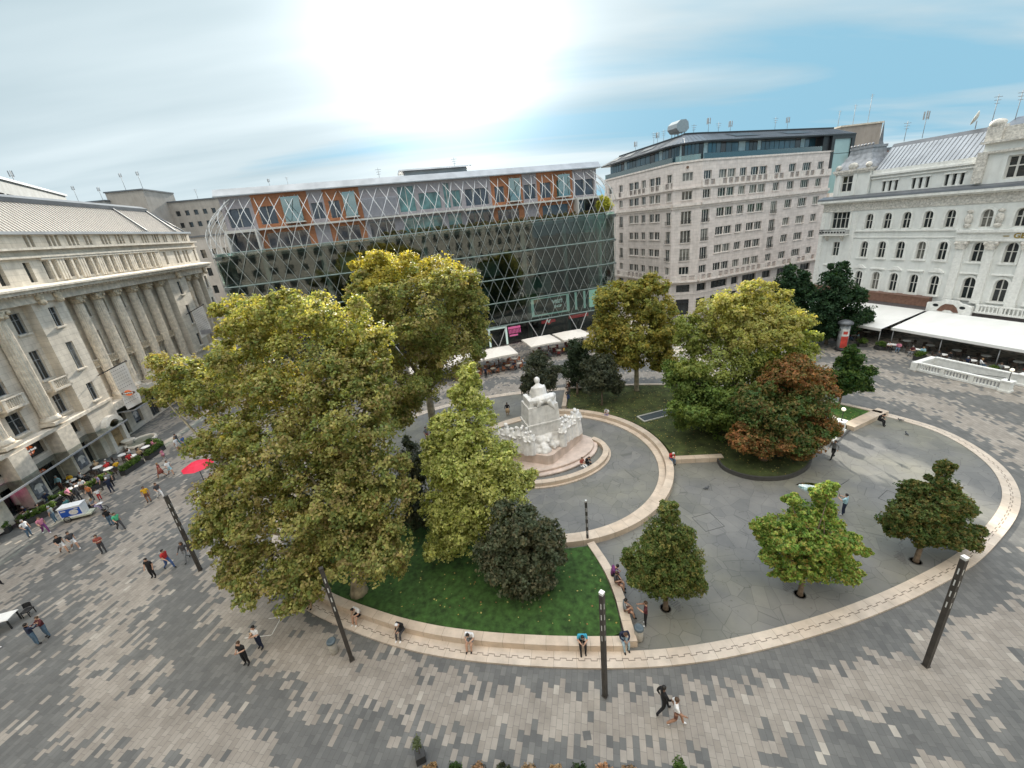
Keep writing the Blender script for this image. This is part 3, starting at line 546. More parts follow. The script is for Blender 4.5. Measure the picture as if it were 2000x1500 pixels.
B_H2 = ((14.65, 16.25), [(15.52, 17.0, 6.27, 0.45, 0.45, 0.45), (15.77, 17.0, 5.42, 0.54, 0.54, 0.49), (14.75, 17.0, 4.99, 0.82, 0.81, 0.6), (14.01, 16.8, 3.98, 1.42, 1.33, 0.99), (15.61, 16.8, 3.42, 1.33, 1.33, 1.16), (14.51, 16.6, 2.35, 1.84, 1.35, 1.0), (13.18, 17.0, 3.49, 0.61, 0.53, 0.39), (12.71, 17.2, 3.79, 0.39, 0.3, 0.22), (17.05, 17.0, 2.5, 0.73, 0.57, 0.42), (17.8, 17.0, 2.29, 0.51, 0.34, 0.26), (18.66, 17.1, 1.71, 0.37, 0.23, 0.17), (17.68, 17.1, 2.93, 0.39, 0.3, 0.23), (15.93, 17.0, 6.53, 0.24, 0.24, 0.24), (12.97, 17.2, 4.45, 0.39, 0.34, 0.25), (12.27, 17.2, 4.27, 0.25, 0.22, 0.17), (13.95, 17.1, 5.91, 0.35, 0.35, 0.27), (17.37, 16.8, 1.38, 0.63, 0.31, 0.23), (16.23, 16.5, 1.67, 1.29, 0.98, 0.73), (14.05, 16.4, 1.6, 0.95, 0.38, 0.28)])
B_H3 = ((22.39, 17.54), [(23.37, 18.3, 5.81, 0.4, 0.4, 0.57), (23.48, 18.2, 4.68, 0.69, 0.69, 0.75), (22.24, 18.3, 4.6, 0.43, 0.43, 0.49), (22.74, 18.0, 3.72, 1.39, 1.17, 0.87), (24.41, 18.2, 3.16, 0.94, 0.94, 1.06), (22.18, 17.9, 2.62, 1.35, 1.27, 0.94), (24.01, 17.9, 1.82, 1.42, 1.28, 0.95), (21.66, 18.0, 3.32, 0.99, 0.99, 0.76), (25.66, 18.0, 1.14, 0.84, 0.61, 0.45), (23.14, 17.7, 1.49, 1.18, 0.48, 0.35)])
PL = [(0.14, 0.185, 0.055), (0.23, 0.25, 0.075), (0.34, 0.33, 0.115), (0.26, 0.21, 0.09)]
PLT = [(0.17, 0.215, 0.06), (0.27, 0.29, 0.08), (0.39, 0.375, 0.12), (0.26, 0.23, 0.085)]
def topset(B, z): return [b + (1,) if b[2] > z else b for b in B]           # plane: olive to brownish; tops lighter, painted sunlight plus autumn yellow
PLY = [(0.24, 0.25, 0.055), (0.36, 0.33, 0.06), (0.46, 0.40, 0.08), (0.28, 0.24, 0.07)]
LIM = [(0.20, 0.25, 0.06), (0.36, 0.40, 0.12), (0.50, 0.50, 0.20), (0.28, 0.32, 0.09)]
DK = [(0.05, 0.065, 0.045), (0.07, 0.085, 0.055), (0.10, 0.105, 0.065)]
GRN = [(0.05, 0.10, 0.03), (0.09, 0.15, 0.04), (0.16, 0.17, 0.05)]
FAR = [(0.018, 0.05, 0.024), (0.028, 0.065, 0.03), (0.04, 0.08, 0.032)]
RUS = [(0.24, 0.115, 0.05), (0.36, 0.17, 0.07), (0.17, 0.13, 0.045), (0.09, 0.11, 0.035), (0.26, 0.14, 0.055)]
MIX = [(0.05, 0.10, 0.03), (0.09, 0.14, 0.04), (0.13, 0.14, 0.045), (0.19, 0.135, 0.05)]
HB = [(0.07, 0.115, 0.03), (0.12, 0.165, 0.045), (0.20, 0.18, 0.055)]
BR = [(0.10, 0.19, 0.04), (0.18, 0.30, 0.06), (0.32, 0.40, 0.10), (0.30, 0.24, 0.07)]
def b3(b, z=0.0): return (b[0], b[1], z)
tree('plane_tree', 'largest plane tree, olive crown spreading far over the left plaza and front lawn', b3(B_PLANE_FRONT[0], 0.42), topset(B_PLANE_FRONT[1], 14.5), 0.165, [PL, PLT], 11, 0.42, M_PBARK, 0.22, dens=1.0, lean=(0.3, 1.2, 3.6), group='plane trees')
tree('plane_tree', 'tall plane tree with golden top standing before the lattice glass building', b3(B_PLANE_BACK[0]), topset(B_PLANE_BACK[1], 16.8), 0.2, [PL, PLY], 12, 0.4, M_PBARK, 0.3, dens=0.85, group='plane trees')
tree('lime_tree', 'pale yellow-green cone-shaped lime tree left of the white monument', (-2.9, 22.3, 0.42), B_LIME_PALE[1], 0.155, [LIM], 13, 0.22, None, 0.25, dens=1.15, fan=0.85)
tree('hornbeam', 'low dark grey-green tree on the front lawn', b3(B_DARK_FRONT[0], 0.42), B_DARK_FRONT[1], 0.15, [[(0.06, 0.08, 0.045), (0.09, 0.11, 0.065), (0.14, 0.13, 0.075)]], 14, 0.15, None, 0.25, dens=1.2, fan=0.8)
tree('yew', 'dark evergreen in the gap between the big plane tree and the pale lime', b3(B_DARK_GAP[0], 0.42), B_DARK_GAP[1], 0.14, [DK], 15, 0.15)
tree('hornbeam', 'dark rounded tree behind the head of the monument statue', b3(B_ROUND_A[0]), B_ROUND_A[1], 0.17, [DK], 16, 0.13, None, 0.3, dens=1.3)
tree('hornbeam', 'dark upright tree at the tip of the back lawn beside the cafe parasols', b3(B_ROUND_B[0], 0.4), B_ROUND_B[1], 0.18, [[(0.03, 0.05, 0.025), (0.045, 0.065, 0.035)]], 17, 0.13, None, 0.3, dens=1.3)
tree('hornbeam', 'dark round tree with thin trunk on the back lawn before the golden plane', b3(B_ROUND_C[0], 0.4), B_ROUND_C[1], 0.17, [DK], 18, 0.1, None, 0.3, dens=1.3)
tree('plane_tree', 'golden-brown plane tree with pale trunk on the back lawn', b3(B_YELLOW[0], 0.4), B_YELLOW[1], 0.24, [[(0.16, 0.19, 0.05), (0.27, 0.26, 0.065), (0.37, 0.30, 0.075)]], 19, 0.26, M_PBARK, 0.33, dens=1.1, group='plane trees')
tree('lime_tree', 'big lime tree with yellow top and green skirts on the back lawn', b3(B_LIME_BIG[0], 0.4), B_LIME_BIG[1], 0.19, [[(0.24, 0.27, 0.075), (0.34, 0.34, 0.10), (0.38, 0.34, 0.13)], [(0.18, 0.24, 0.06), (0.26, 0.28, 0.08)], [(0.08, 0.14, 0.035), (0.13, 0.19, 0.045), (0.18, 0.23, 0.06)]], 20, 0.4, None, 0.28, dens=1.0)  # yellow top tint: partly painted sunlight, partly autumn colour
tree('copper_beech', 'tree with rusty orange and green foliage on the round lawn island', b3(B_COPPER[0], 0.4), B_COPPER[1], 0.16, [RUS, MIX], 21, 0.25, None, 0.25, dens=1.15, fan=0.8)
tree('field_maple', 'small dark green tree on the bright triangle of lawn at right', b3(B_GREEN_SMALL[0], 0.4), B_GREEN_SMALL[1], 0.17, [[(0.025, 0.07, 0.02), (0.05, 0.10, 0.025), (0.09, 0.14, 0.03)]], 22, 0.1, None, 0.35, dens=1.3, fan=0.8)
tree('maple_tree', 'dark green tree before the stone block, left of its twin', b3(B_FAR_A[0]), B_FAR_A[1], 0.28, [FAR], 23, 0.2, None, 0.3, dens=1.3)
tree('maple_tree', 'dark green tree at the left end of the white awnings by the poster column', b3(B_FAR_B[0]), B_FAR_B[1], 0.26, [FAR], 24, 0.2, None, 0.3, dens=1.3)
tree('young_hornbeam', 'young tree with egg-shaped olive crown, left of the three on the slab paving', b3(B_H1[0]), B_H1[1], 0.09, [HB], 25, 0.13, None, 0.2, dens=1.4, fan=0.55)
tree('young_hornbeam', 'young bright green spiky tree in the middle of the slab paving', b3(B_H2[0]), B_H2[1], 0.115, [BR], 26, 0.12, None, 0.25, dens=0.9, fan=0.5, rag=6, rs=0.3)
tree('young_hornbeam', 'young dark crooked tree, rightmost of the three on the slab paving', b3(B_H3[0]), B_H3[1], 0.105, [[(0.055, 0.105, 0.03), (0.10, 0.14, 0.04), (0.19, 0.15, 0.05)]], 27, 0.12, None, 0.3, dens=1.4, fan=0.55)
M_SOIL = mat('soil', (0.05, 0.035, 0.025), 0.95, 0.3, 20); M_GRATE = mat('tree grate', (0.13, 0.125, 0.12), 0.7)
for (x, y), lb, a in ((B_H1[0], 'round tree pit with grate under the egg-shaped young tree', .4), (B_H2[0], 'round tree pit with grate under the bright green young tree', 1.9), (B_H3[0], 'round tree pit with grate under the crooked dark young tree', 2.6)):
    t = thing('tree_pit', lb, 'tree pit', (x, y, 0.06), a)
    g = MB(); g.lathe([(0.27, 0), (0.30, 0.035), (0.26, 0.035), (0.26, 0.012)], 20); g.build('rim', M_DARKKERB, t)
    g = MB(); g.lathe([(0.26, 0.0), (0.26, 0.012)], 20); g.build('soil', M_SOIL, t)
    g = MB()
    for i in range(8): g.box(0.45, 1.0 - abs(i - 3.5) * 0.1, -0.5 + i * 0.125, -0.44 + i * 0.125, 0, 0.012)
    g.build('grate', M_GRATE, t)
print('leaf faces', LEAFCOUNT[0])
# ================================================================ BUILDING MATERIALS
M_TRAV = mat('travertine', (0.72, 0.645, 0.605), 0.8, 0.10, 0.8, dirt=0.3, joints=(1.1, 0.55, 0.9), bump=0.05)
M_TRAV2 = mat('travertine plain', (0.74, 0.67, 0.62), 0.8, 0.12, 2.0, dirt=0.35)
M_PANE = mat('window glass', (0.025, 0.03, 0.032), 0.06, 0.5, 0.8, spec=0.8)
M_PANE2 = mat('curtained window glass', (0.16, 0.155, 0.14), 0.15, 0.5, 1.4, spec=0.7)
M_WFRAME = mat('white window frame', (0.62, 0.60, 0.56), 0.5, 0.05)
M_IRON = mat('dark iron', (0.035, 0.035, 0.037), 0.5, 0.2, metal=0.3)
M_BLACKMET = mat('anthracite cladding', (0.03, 0.032, 0.036), 0.4, 0.15)
M_ZINC = mat('zinc roof', (0.36, 0.38, 0.40), 0.42, 0.14, 0.6, metal=0.35)
M_DZINC = mat('dark zinc', (0.14, 0.15, 0.165), 0.45, 0.15, 0.7, metal=0.35)
M_PGLASS = mat('blue penthouse glass', (0.05, 0.12, 0.16), 0.05, 0.5, 0.25, spec=0.9, metal=0.2)
M_RAILGLASS = glass_mat('balustrade glass', (0.62, 0.78, 0.76), 0.16)
WINC = {}
def window_meshes(w, h, lights, pane=0, cross=0.62, fr=0.06, arch=False, bars=None, fm=None):
    """pane mesh + frame mesh in the opening (0..w, 0..h), outward = -y"""
    k = (round(w, 2), round(h, 2), lights, pane, cross, arch, bars, fr)
    if k in WINC: return WINC[k]
    P = MB(); F = MB(); T = 0.05
    if arch:
        r = w / 2; zc = h - r; ar = [(r - r * math.cos(PI * i / 12), zc + r * math.sin(PI * i / 12)) for i in range(13)]
        P.poly([(0, 0, 0), (w, 0, 0)] + [(x, 0, z) for x, z in reversed(ar)])
        for i in range(12):
            (x0, z0), (x1, z1) = ar[i], ar[i+1]; a0, a1 = PI * i / 12, PI * (i+1) / 12; q = r - fr
            ix0, iz0, ix1, iz1 = r - q*math.cos(a0), zc + q*math.sin(a0), r - q*math.cos(a1), zc + q*math.sin(a1)
            F.quad((x0, -T, z0), (ix0, -T, iz0), (ix1, -T, iz1), (x1, -T, z1)); F.quad((ix0, -T, iz0), (ix0, 0, iz0), (ix1, 0, iz1), (ix1, -T, iz1))
        F.box(0, fr, -T, 0, 0, zc); F.box(w - fr, w, -T, 0, 0, zc); F.box(fr, w - fr, -T, 0, 0, fr)
        F.box(w/2 - fr*.6, w/2 + fr*.6, -T, 0, fr, h - fr*0.9); F.box(fr, w/2 - fr*.6, -T, 0, h*cross - fr*.5, h*cross + fr*.5); F.box(w/2 + fr*.6, w - fr, -T, 0, h*cross - fr*.5, h*cross + fr*.5)
    else:
        P.quad((0, 0, 0), (w, 0, 0), (w, 0, h), (0, 0, h))
        F.box(0, fr, -T, 0, 0, h); F.box(w - fr, w, -T, 0, 0, h); F.box(fr, w - fr, -T, 0, 0, fr); F.box(fr, w - fr, -T, 0, h - fr, h)
        for i in range(1, lights):
            x = w * i / lights; F.box(x - fr*.6, x + fr*.6, -T, 0, fr, h - fr)
        if cross:
            for i in range(lights):
                a = w * i / lights + (fr*.6 if i else fr); b = w * (i+1) / lights - (fr*.6 if i < lights - 1 else fr); F.box(a, b, -T * 0.8, 0, h*cross - fr*.4, h*cross + fr*.4)
    if bars:
        n = int(w / 0.14)
        F2 = MB(); F2.box(-0.05, w + 0.05, -0.42, -0.38, bars - 0.03, bars + 0.02); F2.box(-0.05, w + 0.05, -0.42, -0.38, 0.04, 0.08)
        for i in range(n + 1): F2.box(i * w / n - 0.012, i * w / n + 0.012, -0.41, -0.39, 0.08, bars - 0.03)
        bm_ = F2.mesh('railing', [M_IRON])
    else: bm_ = None
    WINC[k] = (P.mesh('window', [M_PANE2 if pane else M_PANE]), F.mesh('window_frame', [fm or M_WFRAME]), bm_)
    return WINC[k]
def add_window(parent, x, z, w, h, lights=2, y=0.22, sill=None, **k):
    p, f, b = window_meshes(w, h, lights, **k)
    o = put(p, 'window', parent, (x, y, z)); put(f, 'window_frame', o)
    if b: put(b, 'railing', o)
    return o
# ================================================================ STONE OFFICE BLOCK (centre right)
def sub_empty_xf(P, deg): return (P[0], P[1], 0.0), rad(deg)
blk = thing('stone_building', 'pinkish travertine corner block with rows of windows under a dark glass penthouse', 'building', (37.67, 77.88, 0), rad(19.6))
BI = Matrix.Translation((37.67, 77.88, 0)) @ Matrix.Rotation(rad(19.6), 4, 'Z')
def local_frame(P, deg):
    """matrix of a facade frame expressed in the block's own frame"""
    return BI.inverted() @ (Matrix.Translation((P[0], P[1], 0)) @ Matrix.Rotation(rad(deg), 4, 'Z'))
ROWS = [(8.15, 9.65), (11.5, 13.0), (14.8, 16.3), (18.15, 19.7), (21.6, 23.1), (24.75, 26.2)]
FACES = {
 'R': ((37.67, 77.88), 19.6, 0.0, 34.2, [(0.45, 1.8, 't', 3), (4.0, 4.0, 'p', 6), (9.05, 1.7, 's', 3), (11.85, 4.1, 'p', 6), (18.05, 1.65, 't', 3), (21.9, 1.9, 's', 3), (25.7, 2.45, 's', 4), (30.1, 1.7, 's', 3)]),
 'L': ((33.0, 79.03), -74.6, -24.0, 0.0, [(-1.75, 1.5, 't', 3), (-7.0, 3.4, 'p', 4), (-9.65, 1.45, 's', 2), (-14.1, 3.5, 'p', 4), (-17.95, 1.4, 't', 2), (-22.4, 1.6, 's', 2)]),
 'C': ((33.0, 79.03), -13.82, 0.0, 4.81, [(1.55, 1.8, 'c', 3)])}
MBs = {}
for key, (P, deg, s0, s1, cols) in FACES.items():
    M = local_frame(P, deg); ops = []
    e = bpy.data.objects.new('facade', None)
    wall = MB()
    for x, w, kd, n in cols:
        for r, (z0, z1) in enumerate(ROWS):
            zz = z0 - 0.72 if kd in 'tc' and 1 <= r <= 3 else z0
            if kd == 'c' and r in (0, 4, 5): zz = z0
            ops.append((x, x + w, zz, z1))
    MZ = {'R': [(0.2, 2.5), (3.8, 7.95), (9.15, 10.95), (12.1, 15.9), (17.65, 20.1), (22, 25), (26.5, 28), (29, 32.1)], 'L': [(-2.0, 0.0), (-6.8, -3.2), (-10, -8), (-14.5, -11.5), (-18.5, -16.3), (-22.5, -20)], 'C': [(1.2, 3.65)]}[key]
    MZ = [(max(a, s0 + 0.15), min(b, s1 - 0.15)) for a, b in MZ]
    ops += [(a, b, 4.75, 6.2) for a, b in MZ] + [(a, b, 0.15, 3.35) for a, b in MZ]
    facade(wall, s0, s1, 0, 27.9, ops, 0, 0.4)
    o = wall.build('wall', M_TRAV, blk); o.matrix_local = M
    tr = MB()
    # cornices and string courses
    for z, h, d in ((20.55, 0.5, 0.42), (20.15, 0.4, 0.18), (23.45, 0.3, 0.28), (6.75, 0.30, 0.85), (4.3, 0.12, 0.08), (27.75, 0.3, 0.12)):
        a, b = s0, s1
        if key == 'R': a = s0 + (0.002 if d < .3 else 0)
        tr.box(a, b, -d, -0.003, z, z + h)
    for x, w, kd, n in cols:                                      # sills
        for r, (z0, z1) in enumerate(ROWS):
            if r in (0, 5): continue
            zz = z0 - 0.72 if kd in 'tc' and 1 <= r <= 3 else z0
            tr.box(x - 0.12, x + w + 0.12, -0.16, -0.003, zz - 0.13, zz)
    if key == 'R':
        for k in range(140): tr.box(0.1 + k * 0.243, 0.2 + k * 0.243, -0.36, -0.185, 20.38, 20.547)
    o = tr.build('cornice', M_TRAV2, blk); o.matrix_local = M
    # balustraded balconies at the foot (z 7.05) and below the top row (z 23.75)
    for zb, hb, dd in ((7.05, 0.95, 0.80), (23.75, 0.95, 0.26)):
        bs = MB(); ir = MB()
        if zb > 20 and key == 'C': continue
        x = s0; k = 0; L_ = s1 - s0
        while x < s1 - 0.3:
            op = any(abs((x + 0.7) - (c[0] + c[1] / 2)) < c[1] / 2 + 0.35 for c in cols)
            x2 = min(x + 1.45, s1)
            bs.box(x, x + 0.42, -dd, -dd + 0.22, zb, zb + hb)
            if op:
                ir.box(x + 0.42, x2, -dd + 0.08, -dd + 0.12, zb + hb - 0.12, zb + hb - 0.05)
                n = int((x2 - x - 0.42) / 0.13)
                for q in range(n): ir.box(x + 0.46 + q * 0.13, x + 0.478 + q * 0.13, -dd + 0.09, -dd + 0.11, zb + 0.05, zb + hb - 0.12)
            else: bs.box(x + 0.42, x2, -dd + 0.03, -dd + 0.18, zb, zb + hb)
            x = x2
        o = bs.build('balcony_parapet', M_TRAV2, blk); o.matrix_local = M
        if ir.v: o2 = ir.build('balcony_railing', M_IRON, blk); o2.matrix_local = M
    # windows
    for x, w, kd, n in cols:
        for r, (z0, z1) in enumerate(ROWS):
            tall = kd in 'tc' and 1 <= r <= 3; zz = z0 - 0.72 if tall else z0
            p, f, b = window_meshes(w, z1 - zz, n, 1 if (r * 7 + int(x * 3) + len(key)) % 4 == 0 else 0, 0.0, 0.085, False, 0.62 if tall else None)
            o = put(p, 'window', blk); o.matrix_local = M @ Matrix.Translation((x, 0.24, zz)); put(f, 'window_frame', o)
            if b: put(b, 'railing', o)
            if kd == 'p':
                g = MB(); g.box(w / 2 - 0.17, w / 2 + 0.17, -0.2, -0.06, 0, z1 - zz); g.build('pier', M_TRAV2, o)
    for a, b in MZ:
        g = MB(); g.quad((a, 0.38, 4.75), (b, 0.38, 4.75), (b, 0.38, 6.2), (a, 0.38, 6.2)); n = max(2, int((b - a) / 0.9))
        for i in range(n + 1): x = a + (b - a) * i / n; g.box(x - 0.03, x + 0.03, 0.33, 0.379, 4.75, 6.2, 1)
        o = g.build('mezzanine_window', [M_PANE, M_IRON], blk); o.matrix_local = M
        g = MB(); g.quad((a, 0.38, 0.15), (b, 0.38, 0.15), (b, 0.38, 3.35), (a, 0.38, 3.35)); g.box(a, b, 0.2, 0.379, 2.55, 3.35, 1)
        for i in range(3): x = a + (b - a) * i / 2; g.box(x - 0.04, x + 0.04, 0.31, 0.379, 0.15, 2.55, 1)
        o = g.build('shop_window', [M_PANE, M_BLACKMET], blk); o.matrix_local = M
# side/back mass so it stays a solid building
def W2B(P): v = BI.inverted() @ Vector((P[0], P[1], 0)); return (v.x, v.y)
def fp(face, s, inw):                                           # world point on a facade frame
    P, deg = FACES[face][0], FACES[face][1]; c, s_ = math.cos(rad(deg)), math.sin(rad(deg)); return (P[0] + c*s - s_*inw, P[1] + s_*s + c*inw)
outl = [W2B(p) for p in (fp('C', 0.02, 0.45), fp('C', 4.79, 0.45), fp('R', 34.2, 0.45), fp('R', 34.2, 16), fp('R', 10, 22), fp('L', -24, 14), fp('L', -24, 0.45))]
g = MB(); g.prism(outl, 0, 27.6); g.build('inner_walls', M_TRAV2, blk)
g = MB(); g.prism([W2B(p) for p in (fp('C', 0.0, 0.0), fp('C', 4.81, 0.0), fp('R', 34.2, 0.0), fp('R', 34.2, 16), fp('R', 10, 22), fp('L', -24, 14), fp('L', -24, 0.0))], 27.61, 27.9); g.build('terrace', M_TRAV2, blk)
# roundel on the chamfer
g = MB(); g.tube([(2.35, -0.09, 27.0), (2.35, -0.004, 27.0)], [0.34, 0.34], 20); o = g.build('roundel', M_TRAV2, blk, None); o.matrix_local = local_frame((33.0, 79.03), -13.82)
g = MB(); g.tube([(2.35, -0.12, 27.0), (2.35, -0.092, 27.0)], [0.24, 0.24], 20); o = g.build('roundel_disc', mat('bronze disc', (0.16, 0.09, 0.06), 0.5), blk, None); o.matrix_local = local_frame((33.0, 79.03), -13.82)
# glazed penthouse set back behind the terrace, gently curved at the corner
pl = [fp('L', -24, 1.6), fp('L', -14, 1.5), fp('L', -6, 1.3), fp('L', -1.5, 1.2), fp('C', 2.4, 0.9), fp('R', 2.0, 1.0), fp('R', 8, 1.3), fp('R', 18, 1.6), fp('R', 31.0, 1.7)]
path = [W2B(p) for p in pl]; gp = catmull(path, 5, False)
g = MB(); fr_ = MB(); acc = 0
for i in range(len(gp) - 1):
    a, b = gp[i], gp[i+1]; L_ = (b - a).length; n = max(1, round(L_ / 1.25))
    for k in range(n):
        p, q = a.lerp(b, k / n), a.lerp(b, (k+1) / n)
        mi = 1 if (i * 3 + k) % 7 in (2,) else (2 if (i + k) % 5 == 3 else 0)
        g.quad((p.x, p.y, 27.9), (q.x, q.y, 27.9), (q.x, q.y, 30.7), (p.x, p.y, 30.7), mi)
        fr_.tube([(p.x, p.y, 27.9), (p.x, p.y, 30.7)], 0.045, 4, smooth=False)
g.build('penthouse_glazing', [M_PGLASS, mat('pale blind', (0.42, 0.55, 0.60), 0.3), mat('dark interior', (0.015, 0.015, 0.018), 0.1, spec=0.8)], blk); fr_.build('mullions', M_BLACKMET, blk)
# roof: sloped zinc from a sharp eave over the terrace edge to a ridge set back
eave = [fp('L', -25, -0.3), fp('L', -14, -0.2), fp('L', -6, -0.1), fp('L', -1.5, -0.1), fp('C', 2.4, -0.2), fp('R', 2.0, -0.1), fp('R', 8, -0.1), fp('R', 18, -0.2), fp('R', 40.2, -0.2)]
ridge = [fp('L', -25, 4.4), fp('L', -14, 4.4), fp('L', -7, 4.4), fp('L', -3.5, 4.3), fp('C', 2.4, 4.0), fp('R', 4.0, 4.3), fp('R', 8, 4.4), fp('R', 18, 4.4), fp('R', 40.2, 4.4)]
E_ = catmull([W2B(p) for p in eave], 5, False); R_ = catmull([W2B(p) for p in ridge], 5, False)
g = MB(); sm = MB()
ze = lambda i: 30.95 + (0.25 if i < 5 else 0)
for i in range(len(E_) - 1):
    a, b, c, d = E_[i], E_[i+1], R_[i+1], R_[i]
    g.quad((a.x, a.y, 30.95), (b.x, b.y, 30.95), (c.x, c.y, 32.7), (d.x, d.y, 32.7), 0)
    g.quad((a.x, a.y, 30.7), (b.x, b.y, 30.7), (b.x, b.y, 30.95), (a.x, a.y, 30.95), 1)
    g.quad((a.x, a.y, 30.7), (d.x, d.y, 30.72), (c.x, c.y, 30.72), (b.x, b.y, 30.7), 1)
    g.quad((d.x, d.y, 32.7), (c.x, c.y, 32.7), (c.x, c.y, 33.0), (d.x, d.y, 33.0), 1)
    n = max(1, round((b - a).length / 0.62))
    for k in range(n):
        p, q = a.lerp(b, k / n), d.lerp(c, k / n); sm.tube([(p.x, p.y, 30.97), (q.x, q.y, 32.72)], 0.03, 4, smooth=False)
g.poly([(p.x, p.y, 33.0) for p in R_] + [(*W2B(fp('R', 40.2, 16)), 33.0), (*W2B(fp('R', 10, 22)), 33.0), (*W2B(fp('L', -25, 14)), 33.0)], 1)
g.build('roof', [M_DZINC, M_BLACKMET], blk); sm.build('roof_seams', M_DZINC, blk)
for face, a, b in (('R', 9, 15), ('R', 22.5, 29), ('L', -19, -15.5), ('L', -12.5, -8.5), ('L', -23.6, -21)):
    A_, B_ = W2B(fp(face, a, 1.4)), W2B(fp(face, b, 1.4)); C_, D_ = W2B(fp(face, b - 1, 3.4)), W2B(fp(face, a - 0.6, 3.4))
    g = MB(); g.quad((*A_, 31.66), (*B_, 31.66), (*C_, 32.4), (*D_, 32.4)); g.build('roof_opening', M_BLACKMET, blk)
# glass balustrade on the parapet
for face, a, b in (('R', 0.4, 30.8), ('L', -24, -0.5), ('C', 0.3, 4.5)):
    M = local_frame(*FACES[face][:2]); g = MB(); g.box(a, b, 0.12, 0.14, 27.9, 28.95); o = g.build('glass_balustrade', M_RAILGLASS, blk); o.matrix_local = M
    g = MB(); g.box(a, b, 0.10, 0.16, 28.95, 28.99); o = g.build('handrail', M_BLACKMET, blk); o.matrix_local = M
# dark framed glazed stair end at the right
M = local_frame((37.67, 77.88), 19.6)
g = MB(); g.box(31.2, 33.0, 0.3, 5, 27.9, 30.9); g.box(33.4, 34.19, -0.1, 5, 23.9, 27.6); g.box(33.2, 34.1, -0.12, 5, 27.6, 31.0); g.box(34.1, 40.2, -0.12, 5, 30.1, 31.0); g.box(39.2, 40.2, -0.12, 5, 22, 30.1); g.box(34.21, 39.2, 0.6, 5, 20, 30.1)
o = g.build('stair_frame', M_BLACKMET, blk); o.matrix_local = M
g = MB(); g.quad((34.1, 0.1, 20), (39.2, 0.1, 20), (39.2, 0.1, 27.4), (34.1, 0.1, 27.4)); g.quad((34.1, 0.1, 27.5), (39.2, 0.1, 27.5), (39.2, 0.1, 30.1), (34.1, 0.1, 30.1))
o = g.build('stair_glazing', mat('pale green glass', (0.33, 0.47, 0.47), 0.12, 0.1, 0.3, spec=0.8), blk); o.matrix_local = M
# furniture and antennas on the roof
M_ALU = mat('aluminium', (0.36, 0.38, 0.39), 0.35, 0.1, metal=0.5); M_GREYMET = mat('grey plant', (0.30, 0.31, 0.32), 0.6)
def antenna(loc, h, label, kind=0, rz=0.0, sc=1.0):
    t = thing('antenna_mast', label, 'antenna', loc, rz)
    g = MB(); g.tube([(0, 0, 0), (0, 0, h)], 0.035 * sc, 6); g.build('mast', M_GREYMET, t)
    g = MB()
    if kind == 0:
        for k in range(3): g.box(-0.5 + 0.1*k, 0.5 - 0.1*k, -0.03, 0.03, h - 0.3 - k * 0.35, h - 0.25 - k * 0.35)
    else:
        for k, (dx, dy) in enumerate(((0.28, 0), (-0.2, 0.2), (-0.2, -0.2))): g.box(dx - 0.06, dx + 0.06, dy - 0.05, dy + 0.05, h - 1.1, h - 0.1); g.box(min(0, dx), max(0, dx), dy - 0.02, dy + 0.02, h - 0.9, h - 0.85)
    g.build('aerial', M_GREYMET, t); return t
t = thing('roof_plant', 'faceted silver ventilation box on stilts on the penthouse roof', 'roof unit', (*fp('L', -6.6, 6.0), 33.0), rad(20)); t.scale = (0.75, 0.75, 0.85)
g = MB(); g.extrude([(-2.2, 1.7), (-1.2, 0.9), (1.0, 0.9), (1.9, 1.6), (1.6, 2.9), (0.8, 3.4), (-0.9, 3.3), (-2.0, 2.6)], 'y', -1.6, 1.6); g.build('casing', M_ALU, t)
g = MB()
for x in (-1, 0, 0.9):
    for y in (-1.2, 1.2): g.box(x - 0.06, x + 0.06, y - 0.06, y + 0.06, 0, 1.0)
g.build('stilts', M_GREYMET, t)
for i, (f, s, h) in enumerate((('L', -13.5, 2.4), ('L', -12.3, 2.2), ('L', -10.3, 2.2), ('L', -20, 2.0), ('R', 3, 1.6), ('R', 6.5, 2.6), ('R', 9, 1.8), ('R', 12, 2.0), ('R', 24, 2.4), ('R', 27.5, 2.4))):
    antenna((*fp(f, s, 5.5), 33.0), h, ['thin antenna %s on the stone block roof' % w for w in ('left of the silver box, first of a pair', 'left of the silver box, second of a pair', 'just left of the silver box', 'at the far left end', 'just right of the silver box', 'with cluster, right of the silver box', 'third to the right of the silver box', 'fourth to the right of the silver box', 'near the right skylight', 'rightmost')][i], i % 2)
# ================================================================ GLASS LATTICE BUILDING (centre)
GA = (-3.29, 70.22); GD = 14.9
gb = thing('glass_building', 'long green glass building wrapped in a white diamond lattice with orange attic panels', 'building', (*GA, 0), rad(GD))
M_FAC = glass_mat('green facade glass', (0.32, 0.48, 0.44), 0.05, 0.04, 0.07)
M_FACG = glass_mat('pale green end glass', (0.48, 0.75, 0.65), 0.08, 0.05, 0.05)
M_LAT = mat('lattice steel', (0.56, 0.56, 0.55), 0.45, 0.05); M_LATD = mat('facade transom', (0.26, 0.34, 0.32), 0.5, 0.1)
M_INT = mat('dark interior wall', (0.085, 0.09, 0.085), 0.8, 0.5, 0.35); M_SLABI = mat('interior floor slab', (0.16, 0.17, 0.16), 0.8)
S0, S1, ZP = -38.6, 27.0, 21.0
FL = [0.0, 3.75, 7.95, 12.0, 16.25, 20.4]
